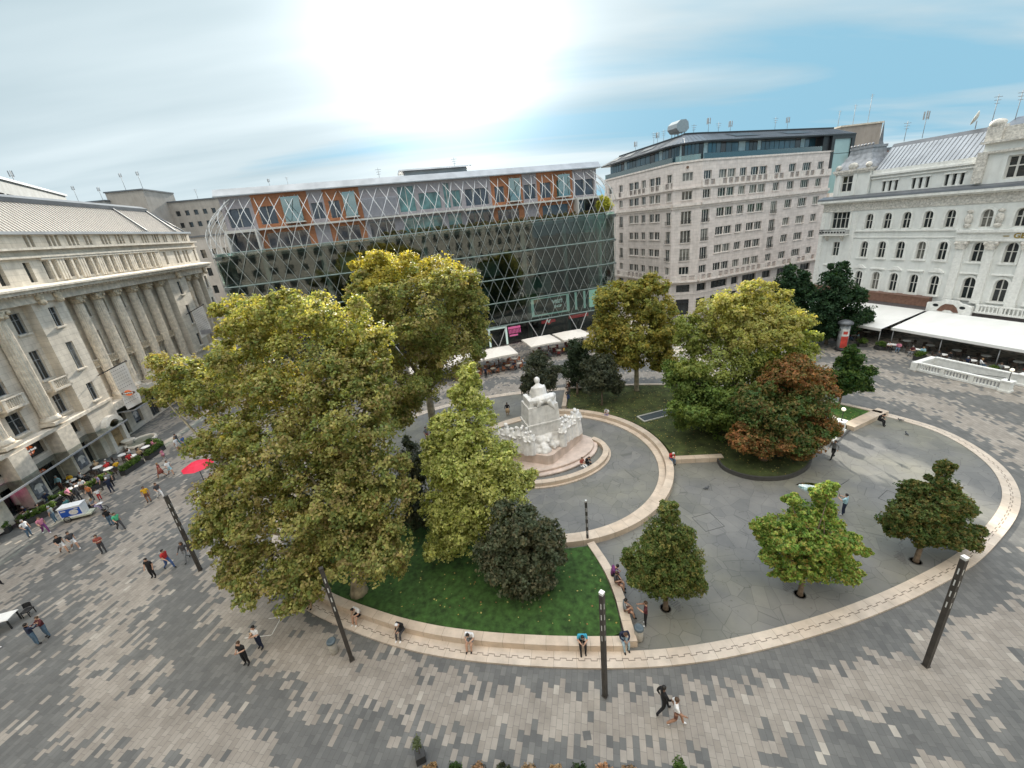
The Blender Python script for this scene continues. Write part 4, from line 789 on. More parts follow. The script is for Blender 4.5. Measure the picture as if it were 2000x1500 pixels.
# interior: slabs, columns, core
for z in FL[1:]:
    g = MB(); g.box(S0 + 0.6, S1 - 0.6, 0.5, 18, z - 0.35, z); g.build('floor_slab', M_SLABI, gb)
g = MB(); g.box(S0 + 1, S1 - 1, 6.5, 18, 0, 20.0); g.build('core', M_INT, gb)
for s in (-32, -24, -16, -8.3, -0.5, 8.6, 16.5, 23.5):
    g = MB(); g.tube([(s, 1.6, 0), (s, 1.6, 20.0)], 0.42, 12); g.build('column', mat('pale column', (0.42, 0.43, 0.41), 0.7) if s == -32 else bpy.data.materials['pale column'], gb)
# partition screens and lit shop bits seen through the glass
rnd = random.Random(5)
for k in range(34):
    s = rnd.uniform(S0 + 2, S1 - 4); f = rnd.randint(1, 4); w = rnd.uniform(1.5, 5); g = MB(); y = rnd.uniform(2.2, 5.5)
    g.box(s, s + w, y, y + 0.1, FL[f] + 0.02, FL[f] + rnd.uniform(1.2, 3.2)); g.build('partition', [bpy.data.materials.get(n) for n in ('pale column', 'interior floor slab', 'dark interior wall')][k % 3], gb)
# glass skin with rounded ends
def gpath(inset=0.0):
    r = 3.0 - inset * 0.3; P = [Vector((S0 + inset, 16)), Vector((S0 + inset, r + inset))]
    P += [Vector((S0 + inset + r - r * math.cos(a), inset + r - r * math.sin(a))) for a in [PI / 2 * k / 5 for k in range(1, 6)]]
    n = 30
    P += [Vector((S0 + inset + r + (S1 - S0 - 2*inset - 2*r) * k / n, inset)) for k in range(1, n + 1)]
    P += [Vector((S1 - inset - r + r * math.sin(a), inset + r - r * math.cos(a))) for a in [PI / 2 * k / 5 for k in range(1, 6)]]
    P += [Vector((S1 - inset, 16))]
    return P
gp = gpath()
g = MB()
for i in range(len(gp) - 1):
    a, b = gp[i], gp[i+1]; e = 1 if (a.x + b.x) / 2 > 20.5 or (a.x + b.x) / 2 < S0 + 1.5 else 0
    g.quad((a.x, a.y, 3.75), (b.x, b.y, 3.75), (b.x, b.y, ZP), (a.x, a.y, ZP), e)
    if a.x > S0 + 2: g.quad((a.x, a.y + 0.5, 0.05), (b.x, b.y + 0.5, 0.05), (b.x, b.y + 0.5, 3.6), (a.x, a.y + 0.5, 3.6), 0)
g.build('glass_skin', [M_FAC, M_FACG], gb)
g = MB()
for z, r in ((3.75, 0.11), (7.95, 0.09), (12.0, 0.09), (16.25, 0.10), (20.95, 0.07)):
    q = [(p.x, p.y - 0.05, z) for p in gp]; g.tube(q, r, 6, smooth=False)
g.build('transom', M_LATD, gb)
# vertical fins at the pale end bays
g = MB()
for s in [S1 - 3.2 - k * 0.95 for k in range(8)]: g.box(s - 0.03, s + 0.03, 0.3, 0.5, 12.2, 20.8)
g.build('fin', M_LATD, gb)
# lattice: diamonds on the skin, arching inward above the parapet to the gutter
def prof(z):                                                      # inward offset of the lattice at height z
    if z < 22.5: return -0.22 - 0.12 * max(0, (z - 18) / 4.5)
    t = (z - 22.5) / 6.2; return -0.34 + 5.0 * (1 - math.cos(min(1, t) * PI / 2)) ** 1.15
def latp(s, z):
    """s measured along the front; beyond the ends it wraps round the corner"""
    off = prof(z); a0, a1 = S0 + 3.0, S1 - 3.0
    if s < a0:
        th = min((a0 - s) / 3.0, PI / 2); ex = (a0 - s) - 3.0 * PI / 2; r = 3.0 - off
        x, y = a0 - r * math.sin(th), 3.0 - r * math.cos(th)
        return (x, y + max(0, ex), z)
    if s > a1:
        th = min((s - a1) / 3.0, PI / 2); ex = (s - a1) - 3.0 * PI / 2; r = 3.0 - off
        return (a1 + r * math.sin(th), 3.0 - r * math.cos(th) + max(0, ex), z)
    return (s, off, z)
g = MB(); gl = MB(); Zt = 28.6; lo, hi = S0 - 9.5, S1 + 9.5
k = -60
while k < 60:
    base = 0.12 + 2.0 * k
    for sg in (1, -1):
        pts = []; z = 3.75
        zz = z
        while zz <= Zt + 0.01:
            s = base + sg * (zz - 12.0) / 2.08
            if lo < s < hi: pts.append(latp(s, zz))
            elif pts: break
            zz += 0.7 if zz > 20 else 1.05
        lw = [q for q in pts if q[2] <= 21.5]; up_ = [q for q in pts if q[2] > 20.0]
        if len(up_) > 1: g.tube(up_, 0.05, 4, smooth=False, cap=False)
        if len(lw) > 1: gl.tube(lw, 0.034, 4, smooth=False, cap=False)
    k += 1
for k in range(-5, 4):
    for sg in (1, -1): g.tube([(1.7 + 8 * k, -0.3, 0), (1.7 + 8 * k + sg * 1.85, -0.22, 3.75)], 0.075, 6, smooth=False)
g.build('lattice', M_LAT, gb); gl.build('facade_lattice', mat('grey green lattice', (0.34, 0.38, 0.36), 0.5), gb)
# terrace, attic walls with coloured bays, balcony floors
g = MB(); g.box(S0 + 0.5, S1 - 0.5, 0.4, 17, 20.4, 20.6); g.build('terrace_floor', M_SLABI, gb)
M_OR = mat('orange terracotta panel', (0.44, 0.18, 0.085), 0.6, 0.12, 1.2, joints=(1.4, 0.55, 0.85)); M_MV = mat('mauve grey panel', (0.36, 0.33, 0.35), 0.7, 0.08); M_TEAL = glass_mat('teal glass', (0.25, 0.48, 0.47), 0.25, 0.03)
M_LILAC = mat('pale louvre', (0.50, 0.50, 0.55), 0.6, 0.04); M_TEALP = mat('teal glazing', (0.10, 0.22, 0.22), 0.06, 0.5, 0.7, spec=0.9); M_DKP = mat('dark attic glazing', (0.04, 0.05, 0.07), 0.06, 0.4, 0.7, spec=0.9)
YA = 4.2; K = 1.0 + 4.2 / 72
sc = lambda s: s * 1.06 + 0.35                                       # the attic stands further back than the skin
BAYS = [(-34.6, -30.7, M_MV, 'dk'), (-30.7, -23.4, M_OR, 'w2'), (-23.4, -21.3, M_MV, 'n'), (-21.3, -16.2, M_OR, 'w2'), (-16.2, -11.0, M_MV, 'lou'), (-11.0, -4.0, M_MV, 'teal'), (-4.0, -0.8, M_MV, 'teal2'), (-0.8, 4.0, M_MV, 'dk'), (4.0, 9.4, M_OR, 'w2'), (9.4, 11.9, M_MV, 'n'), (11.9, 18.4, M_OR, 'w2'), (18.4, 22.9, M_MV, 'dk')]
for a, b, m_, kd in BAYS:
    a, b = sc(a), sc(b); ops = []
    if kd == 'dk': ops = [(a + 0.5, b - 0.5, 24.4, 27.0), (a + 0.4, b - 0.5, 20.9, 23.5)]
    if kd == 'w2': ops = [(a + 0.6, a + 0.6 + (b - a) * 0.30, 24.5, 27.0), (a + (b - a) * 0.55, a + (b - a) * 0.85, 24.5, 27.2), (a + 0.8, b - 1.0, 21.0, 23.2)]
    if kd == 'n': ops = [(a + 0.25, b - 0.25, 24.6, 26.9)]
    if kd == 'lou': ops = [(a + 0.6, b - 1, 20.9, 23.4)]
    if kd.startswith('teal'): ops = [(a + 0.3, a + (b - a) * 0.40, 24.4, 28.2), (a + (b - a) * 0.48, b - 0.3, 24.5, 27.0), (a + 0.5, b - 0.5, 20.9, 23.4)]
    g = MB(); facade(g, a, b, 20.6, 28.9, ops, YA, 0.4); g.build('attic_wall', m_, gb)
    for i, o_ in enumerate(ops):
        g = MB(); x0, x1, z0, z1 = o_; g.quad((x0, YA + 0.3, z0), (x1, YA + 0.3, z0), (x1, YA + 0.3, z1), (x0, YA + 0.3, z1))
        w = g.build('attic_window', M_TEALP if (kd in ('teal', 'teal2') or (kd == 'w2' and i == 1)) else M_DKP, gb)
        g = MB(); n = max(2, int((x1 - x0) / 1.3))
        for q in range(n + 1): x = x0 + (x1 - x0) * q / n; g.box(x - 0.05, x + 0.05, YA + 0.22, YA + 0.299, z0, z1)
        g.build('window_frame', M_LATD if i % 2 else M_WFRAME, w)
        if kd == 'w2' and i == 1:
            g = MB(); g.box(x0 - 0.1, x1 + 0.1, YA - 1.0, YA - 0.95, z0, z1 + 0.8); g.build('glass_box', M_TEAL, gb)
            g = MB(); g.box(x0 - 0.25, x1 + 0.25, YA - 1.15, YA - 0.02, z0 - 0.2, z0 - 0.02); g.build('balcony_slab', M_WFRAME, gb)
    g = MB()
    if kd == 'lou':
        for q in range(30): g.box(a + 0.1 + q * (b - a) / 30, a + 0.1 + q * (b - a) / 30 + 0.06, YA - 0.25, YA - 0.02, 24.1, 26.9)
        g.quad((a + 0.1, YA - 0.012, 24.1), (b - 0.05, YA - 0.012, 24.1), (b - 0.05, YA - 0.012, 26.9), (a + 0.1, YA - 0.012, 26.9)); g.build('louvre', M_LILAC, gb)
    g = MB(); g.box(a + 0.003, b, YA - 0.9 if kd != 'dk' else YA - 1.8, YA - 0.005, 23.72 if kd != 'dk' else 23.6, 23.98); g.build('balcony_edge', M_WFRAME, gb)
# white frames of the end bays
for a, b in ((sc(-34.6), sc(-30.7)), (sc(18.4), sc(22.9))):
    g = MB(); g.box(a, a + 0.25, YA - 1.8, YA - 0.004, 20.6, 23.6); g.box(b - 0.25, b, YA - 1.8, YA - 0.004, 20.6, 23.6); g.build('bay_frame', M_WFRAME, gb)
# end walls of the attic and roof
xa, xb = sc(-34.6), sc(22.9)
g = MB(); g.box(xa + 0.02, xb - 0.02, YA + 0.45, 16, 20.6, 28.7); g.build('attic_core', M_MV, gb)
g = MB(); g.extrude([(YA - 0.75, 28.65), (YA - 0.75, 28.8), (YA + 0.1, 29.75), (YA + 8, 30.0), (YA + 12, 28.8), (YA + 12, 28.65)], 'x', xa - 0.4, xb + 0.6); g.build('roof', M_ZINC, gb)
g = MB(); g.box(-9.0, 1.5, YA + 3.0, YA + 7, 29.8, 30.7); g.extrude([(YA + 2, 30.7), (YA + 2.2, 30.95), (YA + 7.2, 30.95), (YA + 7.4, 30.7)], 'x', -10.0, 2.2); g.build('roof_box', M_ZINC, gb)
# terrace parapet planting: shrubs in the corner and along the edge
M_SHR = M_LEAF
bl = [(s, 1.4, 21.1, 0.7, 0.5, 0.6) for s in np.arange(-14, 24, 1.35)]
me = crown_mesh('terrace_plants', bl, 0.16, [[(0.07, 0.08, 0.035), (0.13, 0.13, 0.05), (0.17, 0.13, 0.07)]], 77, 0.8); o = put(me, 'terrace_planting', gb)
t = thing('potted_shrub', 'bright yellow shrub on the right corner of the glass building terrace', 'shrub', (*(Vector(GA) + Vector((math.cos(rad(GD)) * 24.8 - math.sin(rad(GD)) * 2.0, math.sin(rad(GD)) * 24.8 + math.cos(rad(GD)) * 2.0))), 20.6))
put(crown_mesh('crown', [(0, 0, 2.0, 1.3, 1.0, 1.2), (0.5, 0, 1.4, 1.3, 1, 0.9), (-0.6, 0, 1.6, 0.9, .8, .9)], 0.22, [[(0.34, 0.36, 0.05), (0.45, 0.45, 0.08)]], 78, 1.3), 'crown', t)
g = MB(); g.tube([(0, 0, 0), (0, 0, 1.4)], 0.07, 6); g.tube([(0, 0, 0.0), (0, 0, 0.5)], [0.45, 0.5], 10); g.build('stem_and_pot', M_BARK, t)
# shop level: white framed display with writing, coloured shop fronts
M_SGN = mat('pale display frame', (0.55, 0.66, 0.60), 0.5, 0.05, emit=(0.6, 0.75, 0.68, 0.25)); M_BRK = mat('dim display', (0.24, 0.15, 0.13), 0.7, 0.4, 1.5)
def text_mesh(name, s, size, m_, parent, M, ext=0.01, align='CENTER', bold=0.0):
    cu = bpy.data.curves.new(name, 'FONT'); cu.body = s; cu.size = size; cu.extrude = ext; cu.align_x = align; cu.align_y = 'CENTER'; cu.offset = bold
    o = bpy.data.objects.new(name, cu); COL.objects.link(o); bpy.context.view_layer.update()
    me = bpy.data.meshes.new_from_object(o.evaluated_get(bpy.context.evaluated_depsgraph_get())); bpy.data.objects.remove(o)
    me.materials.clear(); me.materials.append(m_); o = put(me, name, parent); o.matrix_local = M; return o
RX = Matrix.Rotation(rad(90), 4, 'X')
g = MB()
for a in ((9.0, 16.6, 7.3, 7.55), (9.0, 16.6, 4.15, 4.4), (9.0, 9.5, 4.4, 7.3), (16.1, 16.6, 4.4, 7.3), (17.8, 18.2, 4.2, 7.5), (19.6, 20.0, 4.2, 7.5), (20.8, 24, 4.2, 7.5)): g.box(a[0], a[1], 1.0, 1.15, a[2], a[3])
g.build('display_frame', M_SGN, gb)
g = MB(); g.quad((9.5, 1.2, 4.4), (16.1, 1.2, 4.4), (16.1, 1.2, 7.3), (9.5, 1.2, 7.3)); g.build('display_panel', M_BRK, gb)
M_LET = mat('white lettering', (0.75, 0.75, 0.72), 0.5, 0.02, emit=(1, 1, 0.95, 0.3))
text_mesh('lettering', 'VISIT', 0.95, M_LET, gb, Matrix.Translation((14.2, 0.95, 6.35)) @ RX, bold=0.02)
text_mesh('lettering', 'SHOP', 0.62, M_LET, gb, Matrix.Translation((14.2, 0.95, 5.45)) @ RX, bold=0.015)
M_PNK = mat('pink neon sign', (0.6, 0.05, 0.2), 0.5, 0.05, emit=(1.0, 0.15, 0.35, 0.9)); M_RED = mat('red sign', (0.45, 0.03, 0.04), 0.5, 0.1, emit=(0.8, 0.05, 0.06, 0.25)); M_DK = mat('shop dark', (0.02, 0.02, 0.025), 0.5)
g = MB(); g.box(S0 + 4, S1 - 3, 1.9, 2.0, 0.05, 3.4); g.build('shop_back_wall', M_DK, gb)
g = MB(); g.box(4.2, 6.6, 1.2, 1.3, 2.6, 3.0); g.box(4.4, 6.0, 1.2, 1.3, 1.2, 1.5)
for q in range(9): g.box(4.3 + q * 0.27, 4.42 + q * 0.27, 1.2, 1.3, 1.7, 2.5)
g.build('striped_sign', M_PNK, gb)
g = MB(); g.box(0.2, 0.55, 0.35, 0.45, 0.1, 3.5); g.box(3.4, 3.75, 0.35, 0.45, 0.1, 3.5); g.box(0.55, 3.4, 0.35, 0.45, 3.2, 3.5); g.build('shopfront_frame', M_SGN, gb)
g = MB(); g.tube([(12.2, 1.0, 2.9), (12.2, 1.1, 2.9)], [0.62, 0.62], 24); g.box(10.8, 13.6, 1.12, 1.2, 2.55, 3.1); g.build('red_sign', M_RED, gb)
g = MB(); g.poly([(11.75, 0.98, 3.25), (12.2, 0.98, 2.45), (12.65, 0.98, 3.25), (12.4, 0.98, 3.25), (12.2, 0.98, 2.95), (12.0, 0.98, 3.25)]); g.build('sign_emblem', M_LET, gb)
g = MB(); g.box(16.4, 20.5, 1.1, 1.2, 2.6, 3.2); g.build('red_sign', M_RED, gb)
for i, (s, h) in enumerate(((-13.2, 1.8), (-0.2, 2.6))):
    p = Vector(GA) + Vector((math.cos(rad(GD)) * s - math.sin(rad(GD)) * 9, math.sin(rad(GD)) * s + math.cos(rad(GD)) * 9)); antenna((p.x, p.y, 30.0), h, ['short mast at the left end of the roof box on the glass building', 'thin mast at the right end of the roof box on the glass building'][i])
# ================================================================ WHITE PALACE WITH CAFE (right)
M_WH = mat('white stucco', (0.755, 0.765, 0.74), 0.75, 0.05, 1.2, dirt=0.28, bump=0.04); M_WH2 = mat('white stucco trim', (0.78, 0.78, 0.75), 0.7, 0.08, 4.0, dirt=0.25); M_ORN = mat('stucco ornament', (0.60, 0.57, 0.52), 0.8, 0.3, 5.0, bump=0.8, fine=9)
M_LEAD = mat('lead dome', (0.30, 0.31, 0.33), 0.5, 0.25, 2, metal=0.3); M_BRN = mat('brown marble fascia', (0.16, 0.085, 0.06), 0.4, 0.25, 2.5); M_AWN = mat('white awning canvas', (0.80, 0.80, 0.78), 0.8, 0.04, 0.8); M_GOLD = mat('gilded letters', (0.50, 0.36, 0.10), 0.35, 0.1, metal=0.7)
wp = thing('white_palace', 'white neo-baroque palace with arched windows, zinc mansard roof and domed corner', 'building', (56.05, 63.18, 0), rad(-73))
W0, W1 = -6.5, 31.0
xs = [0.0, 2.35, 4.65, 7.05, 9.35]; xb = [12.75, 15.65, 18.7, 21.75, 24.8, 27.8]
ops = []; wl = []
for x in xs:
    for z, h, w in ((5.75, 2.65, 0.98), (10.45, 2.4, 0.98), (14.6, 2.2, 0.98)): ops.append((x, x + w, z, z + h, 'arch')); wl.append((x, z, w, h))
for x in xb:
    for z, h, w in ((5.7, 2.8, 1.2), (10.4, 2.4, 1.1), (14.55, 2.1, 1.05)): ops.append((x, x + w, z, z + h, 'arch')); wl.append((x, z, w, h))
rect = [(-4.15, 6.0, 1.0, 2.3), (-4.15, 10.5, 1.0, 2.2), (-4.95, 14.75, 2.65, 2.5)]
for x, z, w, h in rect: ops.append((x, x + w, z, z + h))
sh = [(-5, -2.5), (-0.5, 2), (3, 6), (7, 9.8), (11.5, 13.8), (15, 18), (19, 22), (23, 26), (27, 30)]
for a, b in sh: ops.append((a, b, 0.15, 3.4))
g = MB(); facade(g, W0, W1, 0, 18.7, ops, 0, 0.4); g.quad((W0, 16, 0), (W0, 0, 0), (W0, 0, 18.7), (W0, 16, 18.7)); g.build('wall', M_WH, wp)
g = MB(); g.box(W0 + 0.02, W1 - 0.02, 0.44, 16, 0, 18.6); g.build('inner_walls', M_INT, wp)
for i, (x, z, w, h) in enumerate(wl):
    p, f, _ = window_meshes(w, h, 2, 1 if i % 7 == 3 else 0, 0.55, 0.085, True); o = put(p, 'window', wp, (x, 0.25, z)); put(f, 'window_frame', o)
for x, z, w, h in rect:
    p, f, _ = window_meshes(w, h, 2 if w < 2 else 4, 0, 0.6, 0.09); o = put(p, 'window', wp, (x, 0.25, z)); put(f, 'window_frame', o)
for a, b in sh:
    g = MB(); g.quad((a, 0.35, 0.15), (b, 0.35, 0.15), (b, 0.35, 3.4), (a, 0.35, 3.4)); g.box((a+b)/2 - .05, (a+b)/2 + .05, 0.28, 0.345, 0.15, 3.4, 1); g.build('shop_window', [M_PANE, M_BRN], wp)
for x, z, w, h in wl:                                                # hood moulds and sills, one surround per window
    g = MB()
    r = w / 2 + 0.13; cx = x + w / 2; zc = z + h - w / 2; n = 10
    for k in range(n):
        a0, a1 = PI * k / n, PI * (k+1) / n; r2 = r + 0.14
        P_ = lambda rr, a, y: (cx - rr * math.cos(a), y, zc + rr * math.sin(a))
        g.quad(P_(r - .13, a0, -0.09), P_(r - .13, a1, -0.09), P_(r2, a1, -0.09), P_(r2, a0, -0.09)); g.quad(P_(r2, a0, -0.09), P_(r2, a1, -0.09), P_(r2, a1, -0.002), P_(r2, a0, -0.002))
    g.box(x - 0.27, x - 0.002, -0.09, -0.002, z, zc); g.box(x + w + 0.002, x + w + 0.27, -0.09, -0.002, z, zc)
    if z < 14: g.box(x - 0.3, x + w + 0.3, -0.22, -0.002, z - 0.18, z - 0.002)
    if z < 6:
        i = int((x + 0.1) / 2.3)
        if x > 11 or i % 2: g.box(x - 0.45, x + w + 0.45, -0.30, -0.002, z + h + 0.42, z + h + 0.56)
        else: g.extrude([(x - 0.35, z + h + 0.45), (x + w + 0.35, z + h + 0.45), (x + w/2 + 0.25, z + h + 0.95), (x + w/2 - 0.25, z + h + 0.95)], 'y', -0.25, -0.002)
    g.build('window_surround', M_WH2, wp)
g = MB(); g.box(-1.2, 11.0, -0.2, -0.002, 14.25, 14.45); g.box(-1.2, 10.9, -0.12, -0.002, 13.35, 13.45); g.box(11.0, W1, -0.62, -0.002, 14.0, 14.3); g.box(11.0, W1, -0.35, -0.002, 13.15, 13.999)
g.box(11.0, W1, -0.45, -0.002, 12.95, 13.149); g.build('string_course', M_WH2, wp)
g = MB(); g.box(-6.55, -5.9, -0.10, -0.002, 5.6, 17.2); g.box(-1.6, -1.2, -0.08, -0.002, 5.6, 17.2); g.build('corner_strips', M_WH2, wp)
g = MB(); g.box(W0, W1, -0.10, -0.002, 17.35, 18.5); g.build('frieze', M_ORN, wp)
g = MB(); g.box(W0 - 0.3, W1, -0.45, -0.002, 18.5, 18.72); g.box(W0 - 0.6, W1, -0.85, 0.3, 18.72, 19.05); g.build('cornice', M_WH2, wp)
g = MB(); g.extrude([(-0.88, 19.06), (-0.82, 19.3), (0.4, 19.62), (0.4, 19.06)], 'x', W0 - 0.6, W1); g.build('gutter_roof', M_DZINC, wp)
# giant pilasters with ornate capitals
for x in (11.3, 14.05, 17.15, 20.25, 23.3, 26.3, 29.3):
    g = MB(); g.box(x, x + 0.82, -0.32, -0.002, 5.3, 12.0); g.box(x - 0.08, x + 0.9, -0.4, -0.002, 5.3, 5.7); g.build('pilaster', M_WH2, wp)
    g = MB(); g.extrude([(x - 0.02, 12.0), (x + 0.84, 12.0), (x + 1.0, 12.75), (x + 1.0, 12.94), (x - 0.18, 12.94), (x - 0.18, 12.75)], 'y', -0.48, -0.003)
    g.ball((x - 0.06, -0.46, 12.68), 0.2); g.ball((x + 0.88, -0.46, 12.68), 0.2); g.build('capital', M_ORN, wp)
    g = MB(); g.ball((x + 0.41, -0.18, 15.6), 0.5, s=(0.8, 0.35, 1.25)); g.ball((x + 0.41, -0.2, 16.5), 0.25, s=(1.3, .5, .8)); g.ball((x + 0.41, -0.18, 14.8), 0.3, s=(1.2, 0.5, 1)); g.build('cartouche', M_ORN, wp)
text_mesh('gilded_lettering', 'GERBEAUD', 0.78, M_GOLD, wp, Matrix.Translation((16.15, -0.37, 13.56)) @ RX, align='LEFT', bold=0.03)
g = MB(); g.box(15.3, 15.8, -0.40, -0.355, 13.5, 13.6); g.build('gilded_scroll', M_GOLD, wp)
# corner balcony
g = MB(); g.box(-6.0, -2.0, -1.0, -0.003, 13.75, 13.9); g.build('balcony_slab', M_WH2, wp)
for x in (-5.3, -3.0): g = MB(); g.extrude([(-0.003, 13.74), (-0.8, 13.74), (-0.7, 13.5), (-0.3, 13.2), (-0.003, 12.8)], 'x', x, x + 0.3); g.build('bracket', M_ORN, wp)
g = MB(); g.box(-6.0, -2.0, -1.0, -0.96, 14.62, 14.7)
for k in range(27): g.box(-6.0 + k * 0.152, -5.96 + k * 0.152, -0.99, -0.965, 13.9, 14.62); 
for k in range(9): g.ball((-5.8 + k * 0.45, -0.98, 14.25), 0.15, n=6, k=4, s=(1, .2, 1))
for x in (-6.0, -2.04):
    for k in range(6): g.box(x, x + 0.03, -0.95 + k * 0.17, -0.93 + k * 0.17, 13.9, 14.62)
g.build('balcony_railing', M_IRON, wp)
g = MB(); g.box(-5.4, -2.1, -0.3, -0.003, 17.3, 17.345); g.box(-5.25, -4.97, -0.15, -0.003, 14.5, 17.25); g.box(-2.28, -2.0, -0.15, -0.003, 14.5, 17.25); g.box(-5.1, -2.3, -0.28, -0.003, 9.0, 9.2); g.build('balcony_door_case', M_WH2, wp)
# attic storey with window triples, mansard, turret, right pavilion
g = MB(); ops = []
for a in (0.9, 4.45, 7.95):
    for k in range(3): ops.append((a + k * 0.75, a + k * 0.75 + 0.38, 19.75, 21.1))
facade(g, -0.6, 11.3, 19.3, 21.95, ops, 0.7, 0.3); g.build('attic_wall', M_WH, wp)
for o_ in ops: g = MB(); g.quad((o_[0], 0.98, o_[2]), (o_[1], 0.98, o_[2]), (o_[1], 0.98, o_[3]), (o_[0], 0.98, o_[3])); g.build('attic_window', M_PANE, wp)
g = MB(); g.box(-0.6, 11.3, 0.45, 0.69, 21.55, 21.7); g.box(-0.6, 11.3, 0.35, 1.2, 21.95, 22.2); g.box(-0.6, 11.3, 0.6, 0.69, 22.2, 22.75)
for a in (0.75, 4.3, 7.8): g.box(a, a + 2.2, 0.55, 0.695, 21.12, 21.3); g.box(a, a + 2.2, 0.55, 0.695, 19.55, 19.74)
g.build('attic_cornice', M_WH2, wp)
g = MB(); g.quad((-0.6, 0.75, 22.72), (11.4, 0.75, 22.72), (11.4, 3.6, 25.6), (-0.6, 3.6, 25.6)); g.quad((-0.6, 3.6, 25.6), (11.4, 3.6, 25.6), (11.4, 4.0, 26.1), (-0.6, 4.0, 26.1), 1); g.quad((-0.6, 4.0, 26.1), (11.4, 4.0, 26.1), (11.4, 15, 26.6), (-0.6, 15, 26.6), 1)
g.quad((-0.6, 0.75, 22.72), (-0.6, 3.6, 25.6), (-0.6, 15, 25.6), (-0.6, 15, 22.7), 1)
g.build('mansard_roof', [M_ZINC, M_DZINC], wp)
g = MB()
for k in range(25): x = -0.5 + k * 0.49; g.tube([(x, 0.76, 22.76), (x, 3.58, 25.6)], 0.045, 4, smooth=False)
g.build('roof_seams', M_DZINC, wp)
g = MB(); ops = [(-4.6, -3.0, 20.15, 22.5)]; facade(g, -5.6, -0.7, 19.3, 23.0, ops, 0.25, 0.35); g.quad((-5.6, 6, 19.3), (-5.6, 0.25, 19.3), (-5.6, 0.25, 23), (-5.6, 6, 23)); g.quad((-0.7, 0.25, 19.3), (-0.7, 6, 19.3), (-0.7, 6, 23), (-0.7, 0.25, 23))
g.box(-5.2, -4.75, 0.1, 0.249, 19.6, 22.7); g.box(-2.85, -2.4, 0.1, 0.249, 19.6, 22.7); g.build('turret_wall', M_WH, wp)
p, f, _ = window_meshes(1.6, 2.35, 2, 0, 0.55, 0.12); o = put(p, 'window', wp, (-4.6, 0.5, 20.15)); put(f, 'window_frame', o)
g = MB(); g.box(-5.9, -0.5, -0.1, 6.2, 23.0, 23.3); g.box(-5.7, -0.6, 0.0, 6.1, 22.75, 23.0); g.ball((-5.3, 0.3, 23.7), 0.4); g.ball((-1.1, 0.3, 23.7), 0.4); g.ball((-3.2, 0.2, 23.75), 0.5, s=(1.4, .5, 1)); g.build('turret_cornice', M_ORN, wp)
pr_ = [(2.75, 23.3), (2.55, 23.7), (1.95, 24.5), (1.6, 25.3), (1.5, 26.0)]; g = MB()
for k in range(len(pr_) - 1):
    (r0, z0), (r1, z1) = pr_[k], pr_[k+1]; C0 = [(-3.2 + sx * r0, 2.9 + sy * r0, z0) for sx, sy in ((-1, -1), (1, -1), (1, 1), (-1, 1))]; C1 = [(-3.2 + sx * r1, 2.9 + sy * r1, z1) for sx, sy in ((-1, -1), (1, -1), (1, 1), (-1, 1))]
    for q in range(4): g.quad(C0[q], C0[(q+1) % 4], C1[(q+1) % 4], C1[q])
g.box(-4.8, -1.6, 1.3, 4.5, 26.0, 26.35)
for k in range(7):
    g.ball((-4.6 + k * 0.47, 1.4, 26.5), 0.2, n=6, k=4)
g.build('turret_dome', M_LEAD, wp)
g = MB(); ops = [(13.6, 16.2, 19.9, 22.4), (18.0, 20.6, 19.9, 22.4), (22.5, 25, 19.9, 22.4)]; facade(g, 11.3, W1, 19.3, 24.0, ops, 0.1, 0.35); g.quad((11.3, 6, 19.3), (11.3, 0.1, 19.3), (11.3, 0.1, 24), (11.3, 6, 24)); g.build('pavilion_wall', M_WH, wp)
for o_ in ops: p, f, _ = window_meshes(o_[1] - o_[0], 2.5, 3, 0, 0.55, 0.16); o = put(p, 'window', wp, (o_[0], 0.4, o_[2])); put(f, 'window_frame', o)
g = MB(); g.box(11.0, W1, -0.25, 0.099, 22.9, 23.15); g.box(11.1, W1, -0.45, 3, 24.0, 24.25); g.box(11.5, W1, 0.2, 0.9, 24.25, 25.6); g.box(11.0, 11.9, -0.3, 0.098, 19.7, 22.9); g.box(11.2, 12.6, -0.1, 1.0, 24.25, 25.9); g.ball((11.9, 0.2, 26.1), 0.6, s=(1.3, .8, .8)); g.build('pavilion_cornice', M_ORN, wp)
g = MB(); g.quad((12, 0.9, 25.6), (W1, 0.9, 25.6), (W1, 3.4, 26.6), (12, 3.4, 26.6)); g.quad((12, 3.4, 26.6), (W1, 3.4, 26.6), (W1, 15, 26.8), (12, 15, 26.8)); g.build('pavilion_roof', M_DZINC, wp)
# ground floor: brown fascia, cartouche sign, balustraded terrace
g = MB(); g.box(-6.3, 10.1, -0.75, -0.003, 4.25, 5.45); g.extrude([(-0.80, 5.45), (-0.003, 5.6), (-0.003, 5.451), (-0.80, 5.40)], 'x', -6.4, 10.1); g.build('shop_fascia', M_BRN, wp)
g = MB(); g.box(-6.3, W1, -0.6, -0.003, 3.55, 4.24); g.build('awning_box', mat('grey brown panel', (0.14, 0.12, 0.12), 0.6), wp)
g = MB(); pts = [(10.2, 3.75), (14.75, 3.75), (14.75, 5.0), (13.6, 5.25), (13.2, 5.55), (11.8, 5.55), (11.4, 5.25), (10.2, 5.0)]; g.extrude(pts, 'y', -1.15, -0.76); g.build('cartouche_board', M_WH2, wp)
def ov(cx, cz, rx, rz, y, n=24, a0=0, a1=2*PI): return [(cx + rx * math.cos(a0 + (a1-a0) * k / n), y, cz + rz * math.sin(a0 + (a1-a0) * k / n)) for k in range(n)]
